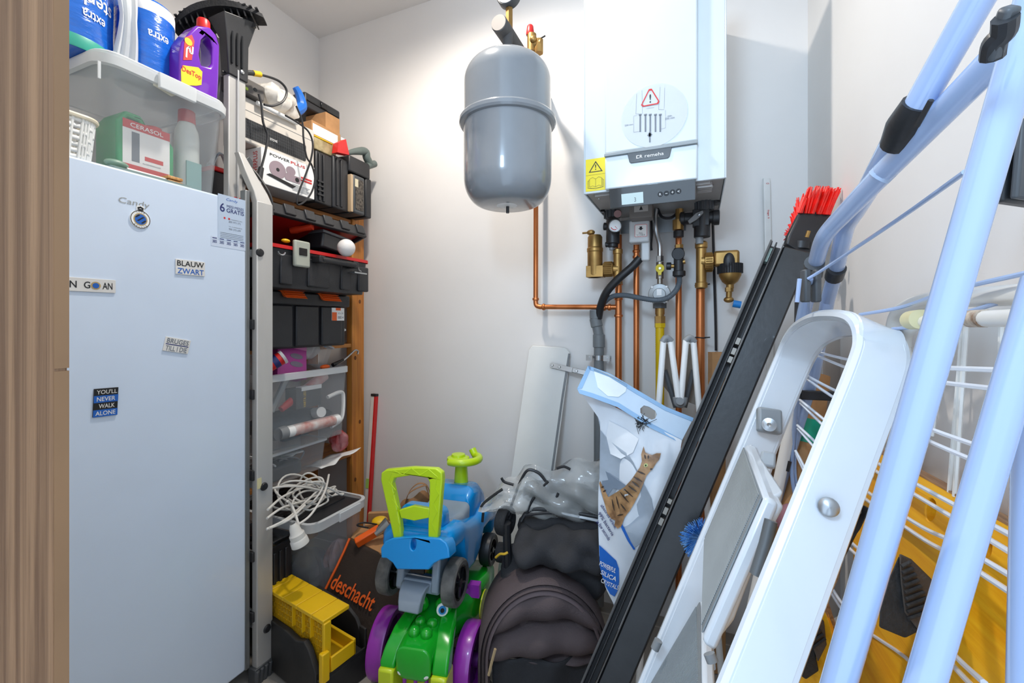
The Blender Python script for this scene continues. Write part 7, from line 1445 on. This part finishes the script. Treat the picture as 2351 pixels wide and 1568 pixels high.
# the wire grid of the rack: two bent side rods, pairs of wires fanning to the right
WIRE_W = pm('wire_white', 'E6EBF4', .3, coat=.3)
def wz(px): return max(.36, .94 - (px - 1840) * .00135)
def wd(px, py): return dp(px, py, wz(px))
SR = [wd(1846, 800), wd(1832, 900), wd(1822, 1000), wd(1818, 1080), wd(1826, 1140), wd(1842, 1190)]
tb('side_rod', smooth(SR, 6), .0040, 8); tb('side_rod', smooth([p + cdir(.013, .01) for p in SR], 6), .0036, 8)
pairs = [((1868, 806), (1960, 828), (2080, 840), (2351, 852), (2420, 852)),
         ((1848, 860), (1925, 900), (2040, 945), (2150, 990), (2351, 1060)),
         ((1836, 918), (1905, 974), (2003, 1055), (2110, 1115), (2351, 1245)),
         ((1830, 976), (1875, 1018), (1960, 1105), (2100, 1200), (2190, 1245), (2351, 1340)),
         ((1826, 1034), (1850, 1080), (1900, 1190), (2060, 1340), (2170, 1480), (2260, 1568)),
         ((1830, 1110), (1880, 1290), (1960, 1420), (2080, 1510), (2160, 1600)),
         ((1826, 1180), (1850, 1400), (1895, 1568), (1910, 1640)),
         ((1800, 1300), (1812, 1450), (1830, 1568), (1838, 1640))]
for k, L_ in enumerate(pairs):
    P = [wd(*q_) for q_ in L_]
    for j in (0, 1):
        off = Vector((0, 0, -.018 * j)) + cdir(.006 * j, .004 * j); tb('wire', smooth([p + off * (1 if i else .4) for i, p in enumerate(P)], 5), .0028, 6, WIRE_W)
# ================================================================= older white rack on the right wall
CRM = pm('cream_enamel', 'E4E2DC', .35, coat=.2, var=.04, vs=6)
t = thing('wire_rack', 'old cream white wire rack with yellowed end cap leaning on the right wall', 'drying rack', Vector((.30, .8, 0)))
def wl(px, py, X=.30): return onX(px, py, X)
M().tube([wl(2070, 880, .29)] + smooth([wl(2052, 760, .29), wl(2062, 722, .29), wl(2095, 700, .29), wl(2140, 688, .29)], 5) + [wl(2351, 676, .29), wl(2420, 670, .29)], .011, 14).build('upper_frame', CRM, t)
M().tube([wl(2090, 900, .27)] + smooth([wl(2075, 800, .27), wl(2080, 765, .27), wl(2105, 742, .27)], 5) + [wl(2160, 734, .27), wl(2420, 728, .27)], .0085, 14).build('lower_frame', CRM, t)
a_, b_ = wl(2092, 735, .265), wl(2114, 733, .265); M().cyl(a_, b_, .0125, n=20).build('yellowed_cap', pm('yellowed', 'D9D0A4', .5), t)
a_, b_ = wl(2230, 732, .269), wl(2262, 731, .269); M().cyl(a_, b_, .0092, n=20).build('rust_band', pm('rust', 'C9BBAA', .7, col2='7A5A40', vs=90), t)
for x0_, x1_, y1_ in ((2212, 2180, 1130), (2220, 2192, 1140), (2300, 2290, 900), (2138, 2120, 930), (2162, 2140, 1000)): M().tube([wl(x0_, 735), wl((x0_ + x1_) / 2, 930), wl(x1_, y1_)], .0026, 6).build('wire', CRM, t)
for q_ in (.36, .44): M().tube([Vector((.30, q_, .0)), Vector((.30, q_, 1.14))], .008, 8).build('leg', CRM, t)
# ================================================================= yellow boards with holes and rubber feet
YW = wood('yellow_veneer', 'FFBE22', 'F0A20C', 1.2, 1, .45, 45); EDG = wood('plywood_edge', 'A8805A', '7E5A3C', 4, 1)
pA, pB = dp(1985, 1020, .80), dp(2375, 1240, .43); pC = dp(1820, 1290, .80)
FYl = Fr(pA, pB - pA, Vector((.08, 0, 1))); sY = 1 if (CAM - FYl.o).dot(FYl.n) > 0 else -1
t = thing('yellow_board', 'bright yellow wooden board with oval holes standing along the right wall', 'board', pA.lerp(pB, .5) - Vector((0, 0, .5)))
def yp(*P): return [FYl.px(*q_) for q_ in P]
LY_ = (pB - pA).length
outl = [(0.0, 0), (LY_ + .1, 0), (LY_ + .1, -.62), (.10, -.62), (-.02, -.16), (-.012, -.05)]
def yell(px, py, ra, rb, rot=.5):
    a, b = FYl.px(px, py); return [(a + ra * cos(x) * cos(rot) - rb * sin(x) * sin(rot), b + ra * cos(x) * sin(rot) + rb * sin(x) * cos(rot)) for x in [2 * pi * i / 24 for i in range(24)]]
holes = [yell(2002, 1062, .020, .012, 1.5), yell(2136, 1170, .017, .0115, 1.2), yell(2262, 1255, .012, .010, 1.2)]
m = M().plate(FYl, outl, -.016 if sY > 0 else .0, .0 if sY > 0 else .016, holes); m.build('board_face', YW, t, bev=.0015)
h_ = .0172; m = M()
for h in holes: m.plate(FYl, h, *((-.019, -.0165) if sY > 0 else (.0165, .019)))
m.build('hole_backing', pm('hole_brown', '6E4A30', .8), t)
c0_, c1_ = ((-.016, .0005) if sY > 0 else (-.0005, .016)); M().fbox(FYl, 0, LY_ + .1, -.0005, .002, c0_, c1_).build('board_edge', EDG, t)
# dark feet blocks
def block(name, P, dz, mat, tt, back=.06):
    Q = [dp(*q_) for q_ in P]; c_ = sum(Q, Vector()) / len(Q); bk = (c_ - CAM).normalized() * back
    m = M(); n_ = len(Q); A_ = [m.v(p) for p in Q]; B_ = [m.v(p + bk) for p in Q]; m.f(A_); m.f(B_[::-1])
    for i in range(n_): m.f([A_[i], A_[(i + 1) % n_], B_[(i + 1) % n_], B_[i]])
    return m.build(name, mat, tt, bev=.002)
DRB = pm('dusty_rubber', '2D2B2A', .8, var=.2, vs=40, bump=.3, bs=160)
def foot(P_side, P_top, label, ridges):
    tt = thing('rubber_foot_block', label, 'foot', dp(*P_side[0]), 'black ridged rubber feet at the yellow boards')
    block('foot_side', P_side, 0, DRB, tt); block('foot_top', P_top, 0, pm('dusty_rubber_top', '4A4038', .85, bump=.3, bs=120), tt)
    (a0, b0), (a1, b1), z_, n_ = ridges; m = M()
    for i in range(n_):
        f = i / (n_ - 1); p0 = Vector(a0).lerp(Vector(a1), f); p1 = Vector(b0).lerp(Vector(b1), f); m.tube([dp(p0.x, p0.y, z_), dp(p1.x, p1.y, z_)], .0022, 6)
    tag(m.build('foot_ridges', DRB, tt), kind='stuff')
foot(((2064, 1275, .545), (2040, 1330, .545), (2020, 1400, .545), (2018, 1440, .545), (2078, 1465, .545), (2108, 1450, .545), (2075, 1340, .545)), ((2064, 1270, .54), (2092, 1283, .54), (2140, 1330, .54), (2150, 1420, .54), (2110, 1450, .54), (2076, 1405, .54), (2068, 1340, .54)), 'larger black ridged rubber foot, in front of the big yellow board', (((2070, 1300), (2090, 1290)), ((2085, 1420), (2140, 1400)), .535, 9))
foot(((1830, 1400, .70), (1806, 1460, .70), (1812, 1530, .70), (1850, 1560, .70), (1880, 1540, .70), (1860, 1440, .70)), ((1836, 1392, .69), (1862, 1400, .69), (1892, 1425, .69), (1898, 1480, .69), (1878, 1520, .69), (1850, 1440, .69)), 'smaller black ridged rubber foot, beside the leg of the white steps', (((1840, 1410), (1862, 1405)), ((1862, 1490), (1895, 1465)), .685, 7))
t = thing('yellow_plank', 'short yellow wooden leg with an oval hole between the steps and the drying rack', 'board', dp(1880, 1440, .74))
FL2 = Fpx(dp(1838, 1568, .74), dp(1925, 1568, .70), dp(1865, 1300, .76)); o_ = [FL2.px(*q_) for q_ in ((1862, 1318), (1875, 1330), (1912, 1440), (1935, 1580), (1930, 1700), (1800, 1700), (1815, 1500), (1835, 1420))]
M().plate(FL2, o_, -.008, .008, [[FL2.px(*q_) for q_ in ell(1846, 1382, 9, 14, 16)]]).build('leg_face', YW, t, bev=.001)
block('leg_edge', ((1864, 1312, .74), (1874, 1300, .75), (1918, 1430, .72), (1940, 1580, .70), (1925, 1580, .70), (1905, 1440, .72)), 0, EDG, t, .02)
t = thing('brown_strut', 'slanted brown wooden strut ending under the black hinge on the right', 'strut', dp(1920, 1340, .66)); block('strut', ((1918, 1245, .66), (1940, 1262, .65), (1925, 1330, .65), (1905, 1370, .66), (1895, 1350, .67)), 0, EDG, t, .02)
t = thing('folding_bracket', 'black metal folding hinge of the yellow boards with a steel bolt', 'hinge', dp(1930, 1200, .62))
block('hinge_plate', ((1950, 1140, .63), (1975, 1155, .61), (1998, 1168, .60), (1975, 1215, .60), (1935, 1270, .62), (1915, 1330, .64), (1890, 1300, .66), (1900, 1250, .66), (1925, 1190, .64)), 0, BLK, t, .03)
block('hinge_cover', ((1952, 1138, .62), (1962, 1143, .62), (1980, 1178, .60), (1945, 1195, .61), (1930, 1185, .62)), 0, DGRY, t, .01)
p = dp(1891, 1282, .65); M().lathe([(.008, 0), (.0075, .003), (0, .005)], p, CAM - p, 16, False).build('bolt', STL, t)
t = thing('cardboard_roll', 'brown cardboard roll wrapped with green tape standing behind the white steps', 'roll', dp(1850, 1100, .92))
a_, b_ = dp(1865, 860, 1.05), dp(1820, 1200, 1.0); M().tube([a_, b_, gnd(a_, b_)], .036, 20).build('roll_body', CARD, t); f0, f1 = dp(1852, 962, 1.035), dp(1845, 1015, 1.027); M().tube([f0, f1], .0375, 20).build('green_tape', pm('green_tape', '0E9A7A', .35), t)
a_, b_ = dp(1800, 870, 1.06), dp(1790, 1150, 1.02); tt = M().tube([a_, b_, gnd(a_, b_)], .020, 14).build('cardboard_tube', pm('dark_kraft', '7A5636', .8)); tag(tt, 'thin dark brown cardboard tube left of the green taped roll', 'tube')
t = M().fbox(Fr(dp(1785, 1015, 1.0), cdir(1, .1), dp(1800, 960, 1.0) - dp(1785, 1015, 1.0)), 0, .045, 0, .05, -.01, .0).build('green_tape_end', pm('green_tape', '0E9A7A', .35)); tag(t, 'loose end of green tape beside the grey bracket of the steps', 'tape')
t = thing('white_pole', 'white pole with black collar leaning behind the step ladder', 'pole', dp(1790, 1150, .86)); a_, b_ = dp(1835, 880, .985), dp(1775, 1170, .96); M().tube([a_, b_, gnd(a_, b_)], .0115, 14).build('pole', PAPER, t); M().tube([dp(1802, 1055, .972), dp(1796, 1078, .970)], .0135, 14).build('black_collar', BLK, t)
t = M().fbox(Fr(dp(1838, 905, .95), cdir(1, -.3), (0, 0, 1)), 0, .14, -.012, .008, -.01, .0).build('black_bar', BLK, bev=.002); tag(t, 'short black bar with grey edge behind the top bow of the steps', 'bar')
t = M().sph(dp(1815, 1195, .88), .026, (1, .7, 1.3)).build('pink_ball', pm('dusty_pink', 'C98A90', .6)); tag(t, 'dusty pink rounded thing glimpsed behind the step ladder', 'ball')
t = M().fbox(Fr(dp(1905, 770, 1.10), cdir(.6, .3), (0, 0, 1)), -.02, .06, -.72, .05, -.005, .0).build('beige_board', pm('panel_beige', 'B9AEA4', .6)); tag(t, 'beige grey board standing against the right wall behind the bow', 'board')
